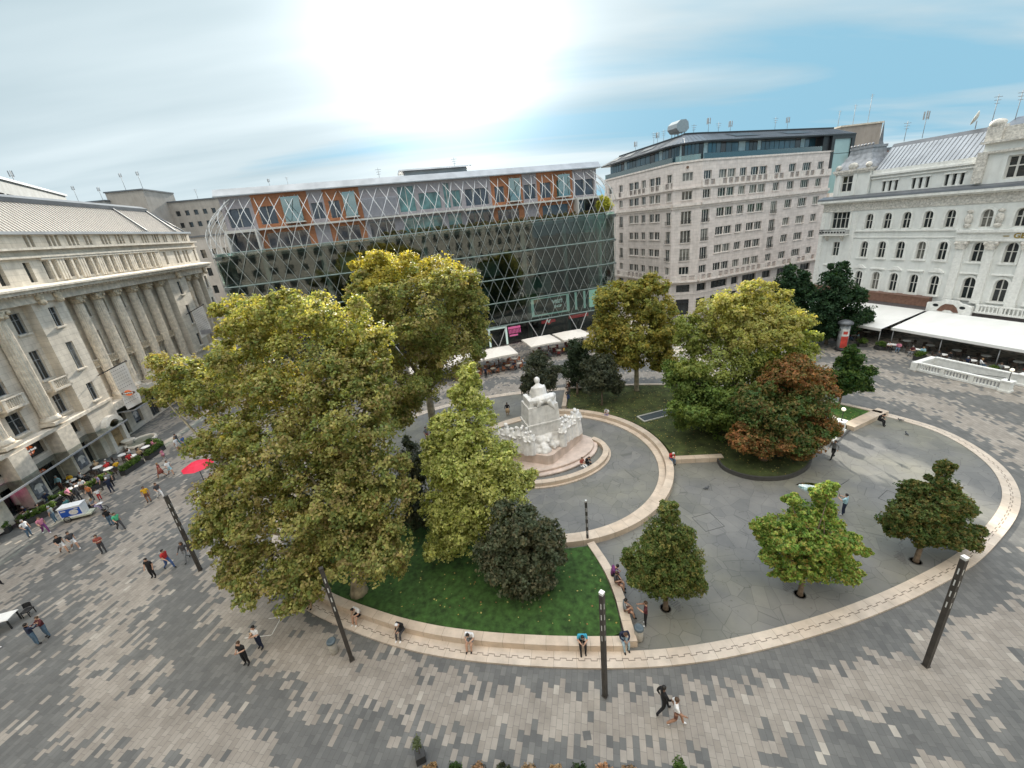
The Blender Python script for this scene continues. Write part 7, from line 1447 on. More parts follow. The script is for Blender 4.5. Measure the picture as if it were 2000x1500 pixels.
t = thing('dining_table', 'white rectangular table at the left picture edge', 'table', (-34.3, 19.9, 0), 0.25); g = MB(); g.box(-1.2, 1.0, -.42, .42, 0.72, 0.77); g.build('table_top', M_WTAB, t)
for x in (-1.1, 0.9):
    for y in (-.36, .36): g = MB(); g.box(x - .03, x + .03, y - .03, y + .03, 0, .72); g.build('leg', M_IRON, t)
for i, (x, y, r_) in enumerate(((-33.2, 20.7, 0.1), (-33.9, 19.2, 3.3), (-34.9, 19.0, 3.1))): make_chair((x, y, 0), r_, ['black chair behind the white table at the left edge', 'black chair in front of the white table at the left edge, right', 'black chair in front of the white table at the left edge, left'][i], M_IRON, 'black chairs at the left edge')
# ================================================================ CARGO TRICYCLE AND MOTORCYCLES
M_TYRE = mat('tyre', (0.025, 0.025, 0.025), 0.8); M_BLUE = mat('blue panel', (0.02, 0.09, 0.42), 0.4, 0.1); M_WHP = mat('white painted body', (0.78, 0.79, 0.80), 0.4, 0.04); M_CHR = mat('chrome', (0.6, 0.6, 0.6), 0.2, 0.05, metal=0.9)
def wheel(par, loc, r, w=0.05, name='wheel', spokes=True, rz=0.0):
    g = MB(); n = 24
    prof_ = [(r, -w/2), (r, w/2), (r - 0.05, w/2), (r - 0.05, -w/2)]
    for k in range(n):
        a0, a1 = 2*PI*k/n, 2*PI*(k+1)/n
        for q in range(4):
            (r0, y0), (r1, y1) = prof_[q], prof_[(q+1) % 4]; g.quad((r0*math.cos(a0), y0, r0*math.sin(a0)), (r0*math.cos(a1), y0, r0*math.sin(a1)), (r1*math.cos(a1), y1, r1*math.sin(a1)), (r1*math.cos(a0), y1, r1*math.sin(a0)))
    o = g.build(name, M_TYRE, par, loc, rz); g = MB()
    if spokes:
        for k in range(10): a = PI * k / 10; g.tube([(-(r-.05)*math.cos(a), 0, -(r-.05)*math.sin(a)), ((r-.05)*math.cos(a), 0, (r-.05)*math.sin(a))], 0.006, 4, smooth=False)
    else: g.tube([(0, -w/2.5, 0), (0, w/2.5, 0)], r * 0.7, 14)
    g.tube([(0, -0.05, 0), (0, 0.05, 0)], 0.03, 8); g.build('rim', M_CHR, o); return o
tr = thing('cargo_tricycle', 'white and blue box tricycle with rider on the left plaza', 'cargo tricycle', (-40.2, 31.2, 0), rad(17)); tr.scale = (0.78, 0.78, 0.9)
g = MB(); g.box(-1.1, 0.95, -0.5, 0.5, 0.45, 1.55); g.box(-1.15, 1.0, -0.55, 0.55, 1.55, 1.62); g.build('cargo_box', M_WHP, tr)
g = MB(); g.box(-1.02, 0.87, -0.513, -0.503, 0.62, 1.42); g.build('side_panel', M_BLUE, tr)
g = MB(); g.poly(ov(0.2, 0.98, 0.42, 0.28, -0.52)); g.box(-0.9, -0.45, -0.525, -0.516, 1.18, 1.3); g.box(0.35, 0.7, -0.525, -0.516, 1.25, 1.35); g.build('panel_print', M_PAINT, tr)
g = MB(); g.box(-1.2, 1.6, -0.55, 0.55, 0.3, 0.44); g.build('floor_pan', mat('cream undertray', (0.5, 0.52, 0.42), 0.5), tr)
g = MB(); g.tube([(1.6, 0, 0.4), (2.0, 0, 0.75), (2.5, 0, 0.95), (2.55, 0, 0.36)], 0.03, 6); g.tube([(2.42, -0.32, 1.12), (2.5, 0, 0.98), (2.42, 0.32, 1.12)], 0.018, 6); g.build('frame', M_WHP, tr)
g = MB(); g.box(1.45, 1.85, -.16, .16, 0.78, 0.86); g.box(1.42, 1.48, -.2, .2, .8, 1.2); g.build('saddle', M_IRON, tr); g = MB(); g.box(2.1, 2.65, -.2, .2, 0.98, 1.04); g.build('front_shield', M_WHP, tr)
wheel(tr, (2.6, 0, 0.36), 0.36); wheel(tr, (-0.6, -0.58, 0.33), 0.33); wheel(tr, (-0.6, 0.58, 0.33), 0.33)
def motorcycle(loc, rz, label, box=False):
    t = thing('motorcycle', label, 'motorcycle', loc, rz); wheel(t, (-0.68, 0, 0.3), 0.3, 0.12, spokes=False); wheel(t, (0.68, 0, 0.3), 0.3, 0.12, spokes=False)
    g = MB(); g.tube([(-0.7, 0, 0.55), (-0.2, 0, 0.6), (0.35, 0, 0.85)], [0.13, 0.17, 0.12], 8); g.box(-0.25, 0.3, -.14, .14, 0.2, 0.55); g.build('body', M_IRON, t); g = MB(); g.tube([(-0.75, 0, 0.78), (-0.1, 0, 0.74)], 0.12, 8); g.build('seat', M_PLANT, t)
    g = MB(); g.tube([(0.68, 0, 0.3), (0.42, 0, 0.95), (0.38, 0, 1.05)], 0.035, 6); g.tube([(0.3, -.35, 1.1), (0.4, 0, 1.04), (0.3, .35, 1.1)], 0.02, 6); g.build('fork_and_handlebar', M_CHR, t)
    if box: g = MB(); g.box(-1.05, -0.68, -.22, .22, 0.85, 1.2); g.build('top_box', M_PLANT, t); g = MB(); g.ball((-.3, 0, 1.1), .17); g.build('helmet', mat('green helmet', (0.04, 0.09, 0.05), 0.3), t)
    return t
motorcycle((-43.9, 44.9, 0), rad(-10), 'dark scooter with top box parked by the fountain'); motorcycle((-46.3, 37.6, 0), rad(20), 'black motorcycle on show under the glass canopy'); motorcycle((-44.2, 33.4, 0), rad(60), 'white and black motorcycle amid the people by the tricycle')
bpy.data.objects['motorcycle']['group'] = 'motorcycles'
# pigeons
M_PIG = mat('pigeon grey', (0.08, 0.085, 0.095), 0.7, 0.2)
for i, (x, y, z) in enumerate(((14.2, 25.8, .06), (33.97, 30.1, .06), (35.5, 32.3, .1))):
    g = MB(); g.ball((0, 0, 0.14), 0.10, s=(1.5, .8, .75), n=10, k=7); g.ball((0.15, 0, 0.24), 0.05); g.tube([(0.1, 0, 0.17), (0.15, 0, 0.23)], 0.035, 6); g.tube([(-0.12, 0, .14), (-0.27, 0, .11)], [0.05, 0.03], 6); g.tube([(0.19, 0, .235), (.23, 0, .23)], [.012, .004], 5)
    for sd in (-.03, .03): g.tube([(0.02, sd, .08), (.03, sd, 0)], .008, 4)
    tag(g.build('pigeon', M_PIG, None, (x, y, z), i * 1.3), ['grey pigeon alone on the slabs left of the round lawn island', 'grey pigeon on the slabs below the seated figure in black', 'grey pigeon on the cream kerb beyond the right bench'][i], 'pigeon')
# ================================================================ PEOPLE
SKIN = [mat('skin light', (0.50, 0.30, 0.21), 0.6, 0.06), mat('skin tan', (0.36, 0.20, 0.13), 0.6, 0.06), mat('skin dark', (0.16, 0.085, 0.055), 0.6, 0.06)]
HAIRM = {'black': mat('black hair', (0.015, 0.012, 0.010), 0.6), 'brown': mat('brown hair', (0.07, 0.04, 0.022), 0.6), 'fair': mat('fair hair', (0.28, 0.17, 0.08), 0.6), 'grey': mat('grey hair', (0.3, 0.3, 0.3), 0.7), 'white': mat('white cap', (0.7, 0.7, 0.7), 0.7)}
CLO = {}
CC_ = {'black': (0.012, 0.012, 0.014), 'white': (0.72, 0.72, 0.72), 'navy': (0.015, 0.022, 0.05), 'jeans': (0.09, 0.15, 0.22), 'ljeans': (0.30, 0.40, 0.46), 'grey': (0.20, 0.21, 0.22), 'dgrey': (0.06, 0.06, 0.065), 'maroon': (0.09, 0.02, 0.025), 'red': (0.45, 0.03, 0.03), 'pink': (0.55, 0.20, 0.28), 'yellow': (0.62, 0.36, 0.02), 'green': (0.08, 0.42, 0.22), 'purple': (0.16, 0.04, 0.15), 'lblue': (0.35, 0.55, 0.62), 'blue': (0.06, 0.11, 0.26), 'brown': (0.16, 0.07, 0.05), 'tan': (0.42, 0.30, 0.18), 'teal': (0.04, 0.14, 0.15), 'cyan': (0.05, 0.35, 0.5), 'orange': (0.5, 0.17, 0.06), 'rust': (0.30, 0.08, 0.06), 'lilac': (0.30, 0.26, 0.40)}
def cloth(c):
    if c not in CLO: CLO[c] = mat(c + ' cloth', CC_[c], 0.85, 0.12, 6)
    return CLO[c]
# joints (x to the right, y forward = facing, z up) for 1.74 m
def skeleton(pose, ph=0):
    J = {}
    def leg(s, hip, knee, ankle, toe): J['hip' + s], J['knee' + s], J['ank' + s], J['toe' + s] = hip, knee, ankle, toe
    def arm(s, sh, el, wr): J['sh' + s], J['el' + s], J['wr' + s] = sh, el, wr; d = (Vector(wr) - Vector(el)).normalized() * 0.09; J['hand' + s] = tuple(Vector(wr) + d)
    if pose in ('stand', 'walk', 'phone', 'hug'):
        J['pel'] = (0, 0, 0.94); J['wai'] = (0, 0.01, 1.10); J['che'] = (0, 0.0, 1.32); J['nek'] = (0, -0.005, 1.47); J['jaw'] = (0, 0.03, 1.555); J['top'] = (0, 0.02, 1.67)
        if pose == 'walk':
            leg('L', (-.09, 0, .90), (-.09, .24, .52), (-.08, .32, .10), (-.08, .46, .06)); leg('R', (.09, 0, .90), (.09, -.02, .50), (.09, -.36, .16), (.09, -.27, .05))
            arm('L', (-.19, 0, 1.41), (-.25, -.14, 1.16), (-.24, -.06, .94)); arm('R', (.19, 0, 1.41), (.25, .10, 1.15), (.22, .30, 1.02))
        else:
            leg('L', (-.09, 0, .90), (-.11, .02, .50), (-.12, -.01, .09), (-.13, .14, .04)); leg('R', (.09, 0, .90), (.10, .03, .50), (.11, -.02, .09), (.14, .13, .04))
            if pose == 'stand': arm('L', (-.19, 0, 1.41), (-.26, -.03, 1.15), (-.26, .05, .90)); arm('R', (.19, 0, 1.41), (.27, -.02, 1.16), (.22, .14, .96))
            elif pose == 'phone': arm('L', (-.19, 0, 1.41), (-.23, .04, 1.15), (-.06, .27, 1.22)); arm('R', (.19, 0, 1.41), (.23, .03, 1.15), (.05, .28, 1.25))
            else: arm('L', (-.19, 0, 1.41), (-.26, .12, 1.22), (-.12, .34, 1.25)); arm('R', (.19, 0, 1.41), (.26, .12, 1.24), (.14, .35, 1.3))
    else:                                                              # seated on a 0.45 m seat at the origin
        ln = 0.16 if pose == 'lean' else 0.0
        J['pel'] = (0, 0, 0.54); J['wai'] = (0, .02 + ln*.3, .70); J['che'] = (0, .0 + ln*.9, .92 - ln*.15); J['nek'] = (0, .03 + ln*1.5, 1.07 - ln*.35); J['jaw'] = (0, .09 + ln*1.8, 1.13 - ln*.5); J['top'] = (0, .10 + ln*2, 1.25 - ln*.55)
        sp = .13
        leg('L', (-.09, .02, .52), (-sp, .44, .50), (-.11, .46, .09), (-.12, .60, .04)); leg('R', (.09, .02, .52), (sp, .43, .50), (.12, .52, .09), (.13, .66, .04))
        c = J['che']
        arm('L', (-.19, c[1], c[2] + .09), (-.24, c[1] + .10, c[2] - .16), (-.09, c[1] + .30, c[2] - .18)); arm('R', (.19, c[1], c[2] + .09), (.24, c[1] + .08, c[2] - .16), (.10, c[1] + .30, c[2] - .14))
    return J
BONES = [('pel', 'wai', 'T'), ('wai', 'che', 'T'), ('che', 'nek', 'T'), ('nek', 'jaw', 'N'), ('jaw', 'top', 'H')]
for s in 'LR': BONES += [('pel', 'hip' + s, 'P'), ('hip' + s, 'knee' + s, 'P'), ('knee' + s, 'ank' + s, 'S'), ('ank' + s, 'toe' + s, 'F'), ('che', 'sh' + s, 'T'), ('sh' + s, 'el' + s, 'U'), ('el' + s, 'wr' + s, 'A'), ('wr' + s, 'hand' + s, 'D')]
RADII = {'pel': (.155, .115), 'wai': (.14, .10), 'che': (.165, .115), 'nek': (.06, .06), 'jaw': (.075, .085), 'top': (.078, .092)}
for s in 'LR': RADII.update({'hip' + s: (.095, .10), 'knee' + s: (.062, .064), 'ank' + s: (.04, .045), 'toe' + s: (.04, .03), 'sh' + s: (.068, .068), 'el' + s: (.044, .044), 'wr' + s: (.03, .03), 'hand' + s: (.034, .018)})
for _k in RADII:
    if _k[:3] not in ('jaw', 'top', 'nek', 'han'): RADII[_k] = (RADII[_k][0] * 1.16, RADII[_k][1] * 1.18)
BASE = {}
def base_body(pose, skirt=False):
    """one continuous skinned surface for a pose plus, per face, the body region it belongs to"""
    k = (pose, skirt)
    if k in BASE: return BASE[k]
    J = skeleton(pose); names = list(J); me = bpy.data.meshes.new('b'); me.from_pydata([J[n] for n in names], [(names.index(a), names.index(b)) for a, b, _ in BONES], [])
    o = bpy.data.objects.new('b', me); COL.objects.link(o); sk = o.modifiers.new('s', 'SKIN'); sk.use_smooth_shade = True; sk.branch_smoothing = 0.4
    sv = me.skin_vertices[0].data
    for i, n in enumerate(names):
        sv[i].radius = RADII[n]; sv[i].use_root = (n == 'pel')
    ss = o.modifiers.new('u', 'SUBSURF'); ss.levels = 1; ss.render_levels = 1
    bpy.context.view_layer.update(); dg = bpy.context.evaluated_depsgraph_get(); m2 = bpy.data.meshes.new_from_object(o.evaluated_get(dg)); bpy.data.objects.remove(o)
    # fingers, thumb, nose and ears join the same mesh
    g = MB(); g.v = [tuple(v.co) for v in m2.vertices]; g.f = [tuple(p.vertices) for p in m2.polygons]; g.m = [0] * len(g.f); g.smooth = set(range(len(g.f))); nb = len(g.f)
    for s in 'LR':
        w, h = Vector(J['wr' + s]), Vector(J['hand' + s]); d = (h - w).normalized(); sd = d.cross(Vector((0, 1, 0)) if abs(d.y) < .8 else Vector((1, 0, 0))).normalized(); dn = sd.cross(d)
        for q, ln in enumerate((.060, .072, .067, .052)):
            b0 = h + sd * (q - 1.5) * .018; g.tube([b0 - d * .01, b0 + d * ln * .55, b0 + d * ln * .85 + dn * ln * .35], [.0095, .0085, .006], 5)
        b0 = w + d * .03 + sd * .03; g.tube([b0, b0 + d * .03 + sd * .025, b0 + d * .055 + sd * .025 + dn * .012], [.012, .010, .007], 5)
    hc = (Vector(J['jaw']) + Vector(J['top'])) / 2; g.ball(hc + Vector((0, .098, -.015)), .016, n=6, k=5, s=(.8, 1, 1.4))
    for sx_ in (-1, 1): g.ball(hc + Vector((.083 * sx_, 0, -.01)), .026, n=6, k=5, s=(.4, .8, 1.2))
    reg = []
    for fi, f in enumerate(g.f):
        c = sum((Vector(g.v[i]) for i in f), Vector()) / len(f); best = None
        if fi >= nb: reg.append(('H', 0.5, c) if c.z > J['nek'][2] - .02 else ('D', .5, c)); continue
        for a, b, r in BONES:
            A, B = Vector(J[a]), Vector(J[b]); t = max(0, min(1, (c - A).dot(B - A) / (B - A).length_squared)); dd = (c - A.lerp(B, t)).length - max(RADII[a][0] * (1 - t) + RADII[b][0] * t, 0) * .8
            if best is None or dd < best[0]: best = (dd, r, t)
        r, t = best[1], best[2]
        if r == 'T' and c.z < J['pel'][2] + .07 and (a != 0): r = 'P0'
        reg.append((r, t, c))
    if skirt:
        i0 = len(g.f); p = J['pel']; g.lathe([(.16, p[2] + .10), (.21, p[2] - .1), (.27, p[2] - .38)], 16); reg += [('K', 0, None)] * (len(g.f) - i0)
    BASE[k] = (g, reg, J); return BASE[k]
PN = [0]
def person(P, pose, face, top, bottom, hair='brown', skin=0, label='', sleeves=0, legs=2, shoes='black', h=1.0, z=0.0, group=None, skirt=False, bag=None, long_hair=False):
    """sleeves 0 short, 1 long; legs 0 shorts, 2 trousers"""
    g, reg, J = base_body(pose, skirt); mats = [SKIN[skin], cloth(top), cloth(bottom), cloth(shoes)]; mi = []
    for r, t, c in reg:
        if r in ('N', 'H', 'D'): mi.append(0)
        elif r == 'T': mi.append(1)
        elif r == 'P0': mi.append(2)
        elif r == 'U': mi.append(1 if (sleeves or t < .75) else 0)
        elif r == 'A': mi.append(1 if sleeves else 0)
        elif r == 'P': mi.append(2 if (legs == 2 or t < .72) and not (skirt and t > .5) else 0)
        elif r == 'S': mi.append(2 if legs == 2 else 0)
        elif r == 'F': mi.append(3)
        elif r == 'K': mi.append(2 if top != bottom else 1)
    keep = g.m; g.m = mi; me = g.mesh('person', mats); g.m = keep
    o = put(me, 'person', None, (P[0], P[1], z), face - PI / 2); o.scale = (h, h, h); tag(o, label, 'person', group)
    hc = (Vector(J['jaw']) + Vector(J['top'])) / 2; b = MB(); b.ball(hc + Vector((0, -.014, .035)), .098, n=12, k=8, s=(1.0, 1.08, 1.0))
    b.v = [(x, y, zz) if not (y > hc.y + .045 and zz < hc.z + .035) else (x, hc.y + .03, max(zz, hc.z + .035)) for x, y, zz in b.v]
    if long_hair: b.tube([hc + Vector((0, -.05, .03)), hc + Vector((0, -.09, -.10)), hc + Vector((0, -.10, -.24))], [.085, .085, .05], 8)
    b.build('hair', HAIRM[hair], o)
    if bag:
        p = J['che']; b = MB(); b.box(-.14, .14, p[1] - .28, p[1] - .12, p[2] - .25, p[2] + .12) if bag[0] == 'back' else b.box(.20, .32, p[1] - .16, p[1] + .14, p[2] - .45, p[2] - .12)
        q = b.build('bag', cloth(bag[1]), None, (P[0], P[1], z), face - PI / 2); q.scale = (h, h, h); tag(q, bag[2], 'bag')
    return o
R_ = rad
person((5.1, 11.45), 'walk', R_(10), 'black', 'black', 'black', 2, 'person in black jacket and trousers walking right below the centre lamp post', 1)
person((5.45, 10.95), 'walk', R_(-15), 'white', 'brown', 'brown', 1, 'person in white top and brown shorts with white shoes striding at the bottom centre', 0, 0, 'white')
person((-15.9, 15.75), 'phone', R_(-100), 'black', 'black', 'brown', 0, 'person in black t-shirt and black trousers holding a phone, left of the bin', 0)
person((-15.6, 16.6), 'phone', R_(-110), 'white', 'navy', 'black', 0, 'person in white shirt with a tan bag, behind the one in black t-shirt', 0, bag=('side', 'tan', 'tan shoulder bag on the person in white shirt'))
person((-30.2, 18.4), 'hug', R_(75), 'navy', 'jeans', 'black', 0, 'person in navy jacket and jeans hugging someone at the lower left, seen from behind', 1)
person((-30.05, 18.9), 'hug', R_(-105), 'maroon', 'jeans', 'brown', 0, 'person with dark maroon top half hidden behind the navy jacket', 1, h=.97)
person((-32.9, 18.3), 'walk', R_(10), 'lblue', 'lblue', 'black', 1, 'person in light blue clothes and white shoes cut by the left picture edge', 0, shoes='white')
person((-38.9, 23.7), 'walk', R_(0), 'rust', 'black', 'black', 0, 'person with dark trousers at the left picture edge above the table', 0)
person((-26.7, 22.9), 'stand', R_(-90), 'black', 'black', 'black', 0, 'person in black t-shirt standing left of the tall lamp post', 0)
person((-26.1, 23.6), 'walk', R_(-10), 'red', 'blue', 'black', 0, 'person in red top and blue jeans striding right behind the one in black', 0, bag=('back', 'grey', 'grey rucksack on the person in red top'))
person((-25.2, 24.2), 'walk', R_(-90), 'dgrey', 'grey', 'brown', 1, 'person in dark top half hidden behind the left lamp post', 1, long_hair=True)
person((-33.2, 26.1), 'phone', R_(-60), 'rust', 'dgrey', 'brown', 0, 'person in reddish top and dark trousers alone below the tricycle', 0)
person((-36.8, 26.6), 'walk', R_(-20), 'black', 'white', 'brown', 0, 'person in black top and white shorts walking, left of a pair', 0, 0)
person((-36.2, 26.9), 'walk', R_(-20), 'dgrey', 'white', 'black', 0, 'person in dark grey top and white shorts with white shoes, right of a pair', 0, 0, 'white')
person((-42.4, 29.2), 'stand', R_(0), 'white', 'jeans', 'grey', 0, 'person in white shirt and jeans walking at the left edge by the hedge', 0)
person((-41.2, 29.4), 'walk', R_(-20), 'pink', 'purple', 'brown', 0, 'person in purple trousers and pink top by the hedge', 0, 2, 'white')
person((-41.9, 30.9), 'stand', R_(200), 'grey', 'jeans', 'grey', 0, 'person in grey top and jeans at the left end of the tricycle', 0, shoes='white'); person((-41.5, 31.9), 'stand', R_(190), 'teal', 'teal', 'black', 0, 'person in dark teal beside the tricycle box', 1)
person((-34.2, 28.8), 'walk', R_(-20), 'green', 'dgrey', 'brown', 0, 'person in bright green t-shirt right of the tricycle', 0); person((-35.6, 29.5), 'stand', R_(100), 'black', 'jeans', 'black', 0, 'person in black top and jeans at the tricycle front wheel', 0)
person((-34.8, 32.5), 'stand', R_(-60), 'yellow', 'brown', 'brown', 1, 'person in yellow t-shirt and brown shorts on the left plaza', 0, 0); person((-34.0, 32.9), 'walk', R_(-20), 'dgrey', 'white', 'brown', 0, 'person in dark top and white trousers beside the one in yellow', 0)
person((-36.9, 36.8), 'walk', R_(200), 'rust', 'rust', 'fair', 0, 'person in rust-red dress on the left plaza', 0, 0, skirt=True); person((-36.2, 37.1), 'walk', R_(-30), 'white', 'lblue', 'black', 0, 'person in white t-shirt and pale blue shorts beside the rust-red dress', 0, 0)
person((-40.0, 41.0), 'stand', R_(0), 'pink', 'pink', 'brown', 0, 'child in pink dress below the scooter', 0, 0, 'white', h=.68, skirt=True); person((-39.4, 42.5), 'stand', R_(180), 'white', 'white', 'fair', 0, 'person in white shirt and shorts beside the long blue dress', 0, 0, 'white')
person((-38.8, 42.8), 'stand', R_(0), 'blue', 'blue', 'grey', 0, 'person in long blue dress near the scooter', 0, 2, skirt=True); person((-40.2, 43.6), 'walk', R_(-10), 'dgrey', 'teal', 'black', 0, 'person in dark clothes left of the white shirt near the scooter', 1)
person((-28.9, 31.1), 'stand', R_(-80), 'white', 'maroon', 'black', 0, 'person in white top and maroon trousers at the big tree edge under the red parasol', 0); person((-29.3, 33.6), 'stand', R_(-60), 'maroon', 'dgrey', 'brown', 0, 'person in maroon top showing through the tree edge', 1)
person((-43.4, 33.9), 'stand', R_(20), 'pink', 'black', 'black', 0, 'person in pink top behind the tricycle', 0); person((-42.8, 34.1), 'stand', R_(180), 'dgrey', 'dgrey', 'black', 0, 'person in dark jacket behind the tricycle box', 1)
person((-41.4, 33.9), 'stand', R_(-90), 'orange', 'dgrey', 'brown', 0, 'person in orange striped top behind the tricycle rider', 0); person((-40.4, 34.9), 'hug', R_(160), 'navy', 'navy', 'white', 0, 'tall person in dark blue with white cap at the terrace edge', 1)
person((-40.6, 33.8), 'stand', R_(-40), 'white', 'red', 'brown', 0, 'child in white top and red trousers beside the dark blue man', 0, h=.7); person((-42.0, 35.6), 'stand', R_(-120), 'lilac', 'dgrey', 'black', 0, 'person in lilac top among the group at the terrace', 0)
person((-41.4, 36.0), 'stand', R_(-60), 'grey', 'black', 'brown', 0, 'person in grey top among the group at the terrace', 0); person((-46.9, 36.4), 'stand', R_(-90), 'lblue', 'brown', 'grey', 0, 'person in pale shirt beside the motorcycle under the canopy', 1)
person((-38.93, 31.6), 'sit', R_(17), 'grey', 'lilac', 'fair', 0, 'rider on the saddle of the white and blue tricycle', 0, z=0.26)
person((-42.6, 39.9), 'stand', R_(-30), 'red', 'maroon', 'black', 0, 'person in bright red top behind the terrace hedge', 0)
person((-3.6, 55.4), 'stand', R_(-100), 'navy', 'black', 'brown', 0, 'person in dark blue standing before the cafe parasols', 0); person((1.3, 47.7), 'stand', R_(-90), 'black', 'black', 'black', 0, 'person in black standing on the kerb behind the monument', 1)
person((1.4, 42.7), 'walk', R_(-60), 'white', 'teal', 'black', 0, 'person in white top and teal trousers behind the monument', 0, shoes='white'); person((-0.8, 42.3), 'stand', R_(90), 'black', 'tan', 'black', 0, 'person in black jacket and tan skirt behind the monument', 1, skirt=True)
person((6.6, 44.3), 'stand', R_(-80), 'dgrey', 'blue', 'black', 0, 'person in dark grey just right of the statue', 1); person((7.1, 46.6), 'stand', R_(-80), 'brown', 'grey', 'brown', 0, 'person in brown by the small post behind the statue', 1)
person((-9.6, 38.4), 'stand', R_(-40), 'grey', 'rust', 'brown', 0, 'person in grey seen between the big tree and the pale lime tree', 0); person((-8.8, 37.0), 'stand', R_(-120), 'pink', 'dgrey', 'black', 0, 'person in pink seen between the big tree and the pale lime tree', 0)
person((25.7, 27.9), 'walk', R_(200), 'grey', 'black', 'brown', 0, 'person in grey top and black trousers walking right of the copper tree', 1, z=.06); person((21.5, 21.7), 'hug', R_(120), 'lblue', 'navy', 'black', 0, 'person holding up a long soap film on the slab paving', 0, shoes='white', z=.06)
person((5.75, 15.45), 'hug', R_(160), 'maroon', 'black', 'brown', 0, 'person in maroon top standing by the lawn bench with white shoes', 0, shoes='white', z=.06)
# seated on the benches (seat top is 0.50 m: raise the 0.45 m pose)
def seat(P, face, top, bottom, hair, label, lean=True, zt=.50, **k): return person(P, 'lean' if lean else 'sit', face, top, bottom, hair, label=label, z=zt - .45 - 0.0, **k)
seat((-10.3, 17.75), R_(-118), 'white', 'black', 'black', 'person in white t-shirt and black shorts sitting on the long bench by the lamp post', legs=0, shoes='white')
seat((-7.5, 16.5), R_(-112), 'black', 'dgrey', 'white', 'person in black with pale cap sitting on the long bench', sleeves=1, shoes='white'); seat((-3.6, 15.5), R_(-104), 'white', 'grey', 'black', 'person in white t-shirt and grey shorts sitting on the long bench looking down', legs=0)
seat((2.2, 14.75), R_(-95), 'cyan', 'black', 'black', 'person in blue and white top bending forward at the right end of the long bench'); seat((4.3, 14.65), R_(-85), 'navy', 'ljeans', 'brown', 'person in navy top and pale jeans sitting on the bench corner', sleeves=1)
seat((4.8, 16.1), R_(-10), 'grey', 'brown', 'black', 'person in grey t-shirt sitting on the short bench facing the standing one', lean=False, legs=0); seat((4.75, 18.5), R_(-5), 'purple', 'black', 'black', 'person in dark purple sitting on the short bench, the farther one', lean=True, sleeves=1)
seat((4.85, 17.95), R_(-30), 'dgrey', 'brown', 'brown', 'person in shorts sitting on the short bench beside the purple one', lean=False, legs=0)
seat((-13.5, 19.2), R_(-125), 'rust', 'tan', 'brown', 'person in rust top sitting on the long bench under the big tree', sleeves=1); seat((-14.2, 19.7), R_(-125), 'tan', 'teal', 'brown', 'person in tan top at the far left of the long bench under the tree')
seat((10.0, 39.2), R_(-125), 'white', 'lilac', 'grey', 'person in white sitting on the ring bench beyond the monument', lean=True); seat((5.35, 30.2), R_(-50), 'rust', 'white', 'brown', 'person in rust top and white trousers sitting on the monument bench', lean=False, zt=.48, shoes='white'); seat((5.8, 30.5), R_(-50), 'black', 'black', 'black', 'person in black sitting beside the rust top on the monument bench', lean=True, zt=.48, sleeves=1)
seat((33.4, 32.3), R_(-70), 'black', 'black', 'black', 'person all in black sitting on the slanting bench at the right', lean=True, zt=.48, sleeves=1); seat((13.0, 29.8), R_(-75), 'red', 'jeans', 'white', 'person in red and white jacket sitting where ring bench and straight bench meet', lean=True, sleeves=1)
seat((7.9, 48.6), R_(90), 'black', 'dgrey', 'black', 'person in black sitting at the far tip of the back lawn', zt=.48)
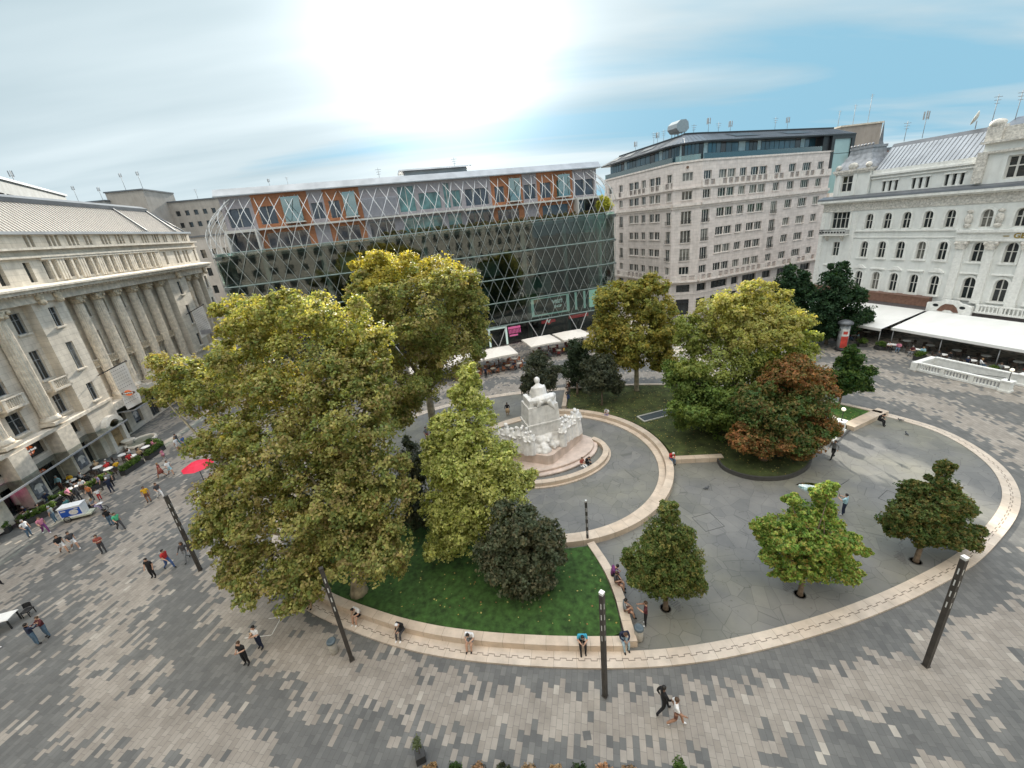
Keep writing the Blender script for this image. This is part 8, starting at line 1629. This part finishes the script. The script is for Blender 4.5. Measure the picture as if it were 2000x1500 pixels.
# cafe guests
rnd = random.Random(12); tops = ['white', 'black', 'red', 'lblue', 'grey', 'pink', 'navy', 'tan', 'dgrey', 'yellow', 'maroon', 'white']
def guests(pos, n, where, faces=None):
    for i, P in enumerate(pos):
        c = tops[(i * 5 + n) % len(tops)]; person(P, 'sit', rnd.uniform(0, 6.28), c, ['black', 'jeans', 'grey'][i % 3], ['brown', 'black', 'grey', 'fair'][(i + n) % 4], i % 2, 'guest in a %s top seated %s' % ({'lblue': 'light blue', 'dgrey': 'dark grey'}.get(c, c), where), i % 2, z=0.02, group='cafe guests ' + where)
guests([(wpos(x, y)[0], wpos(x, y)[1]) for x, y in ((1.3, -9.0), (2.0, -8.2), (3.6, -9.0), (4.5, -8.3), (6.2, -9.1), (7.0, -8.4), (5.3, -6.0), (2.6, -6.2))], 2, 'under the left white awning')
guests([(wpos(x, y)[0], wpos(x, y)[1]) for x, y in ((11.5, -9.7), (12.3, -9.2), (14.0, -9.6), (14.8, -9.2), (16.6, -9.7), (17.4, -9.0), (19.2, -9.7), (20.1, -9.3), (21.8, -9.6), (24.4, -9.6), (23.5, -9.0))], 0, 'under the right white awning')
guests([gpos(s, d) for s, d in ((-6.8, 12.9), (-4.2, 10.9), (-2.0, 13.1), (0.6, 12.9), (2.3, 12.3), (7.2, 10.6), (9.9, 10.8), (12.0, 9.4))], 3, 'under the cream parasols')
guests([(x + .5, y + .45) for x, y in LH[:9]], 1, 'on the terrace before the beige palace')
guests([(x - .5, y + .4) for x, y in LH[:6]], 6, 'on the terrace before the beige palace')
# soap film
M_SOAP = glass_mat('soap film', (0.72, 0.86, 0.90), 0.25, 0.08); g = MB(); n, m_ = 14, 10
for i in range(n):
    for j in range(m_):
        a0, a1 = 2*PI*j/m_, 2*PI*(j+1)/m_; f = lambda q: 0.5 * math.sin(PI * min(1, (q + .35) / (n + .35))) ** .6
        x0, x1 = i * .16, (i+1) * .16; r0, r1 = f(i), f(i+1); g.smooth.add(len(g.f)); g.quad((-x0, r0*math.cos(a0), r0*math.sin(a0)*.8), (-x0, r0*math.cos(a1), r0*math.sin(a1)*.8), (-x1, r1*math.cos(a1), r1*math.sin(a1)*.8), (-x1, r1*math.cos(a0), r1*math.sin(a0)*.8))
o = g.build('soap_bubble', M_SOAP, None, (21.1, 22.1, 1.5), R_(-38)); tag(o, 'long pale blue soap bubble drifting from the raised sticks on the slab paving', 'soap bubble')
g = MB(); g.tube([(21.35, 22.0, 1.3), (21.3, 22.3, 1.9), (22.4, 22.7, 2.1)], 0.015, 5); tag(g.build('bubble_sticks', M_IRON), 'thin sticks held up by the soap bubble maker', 'sticks')
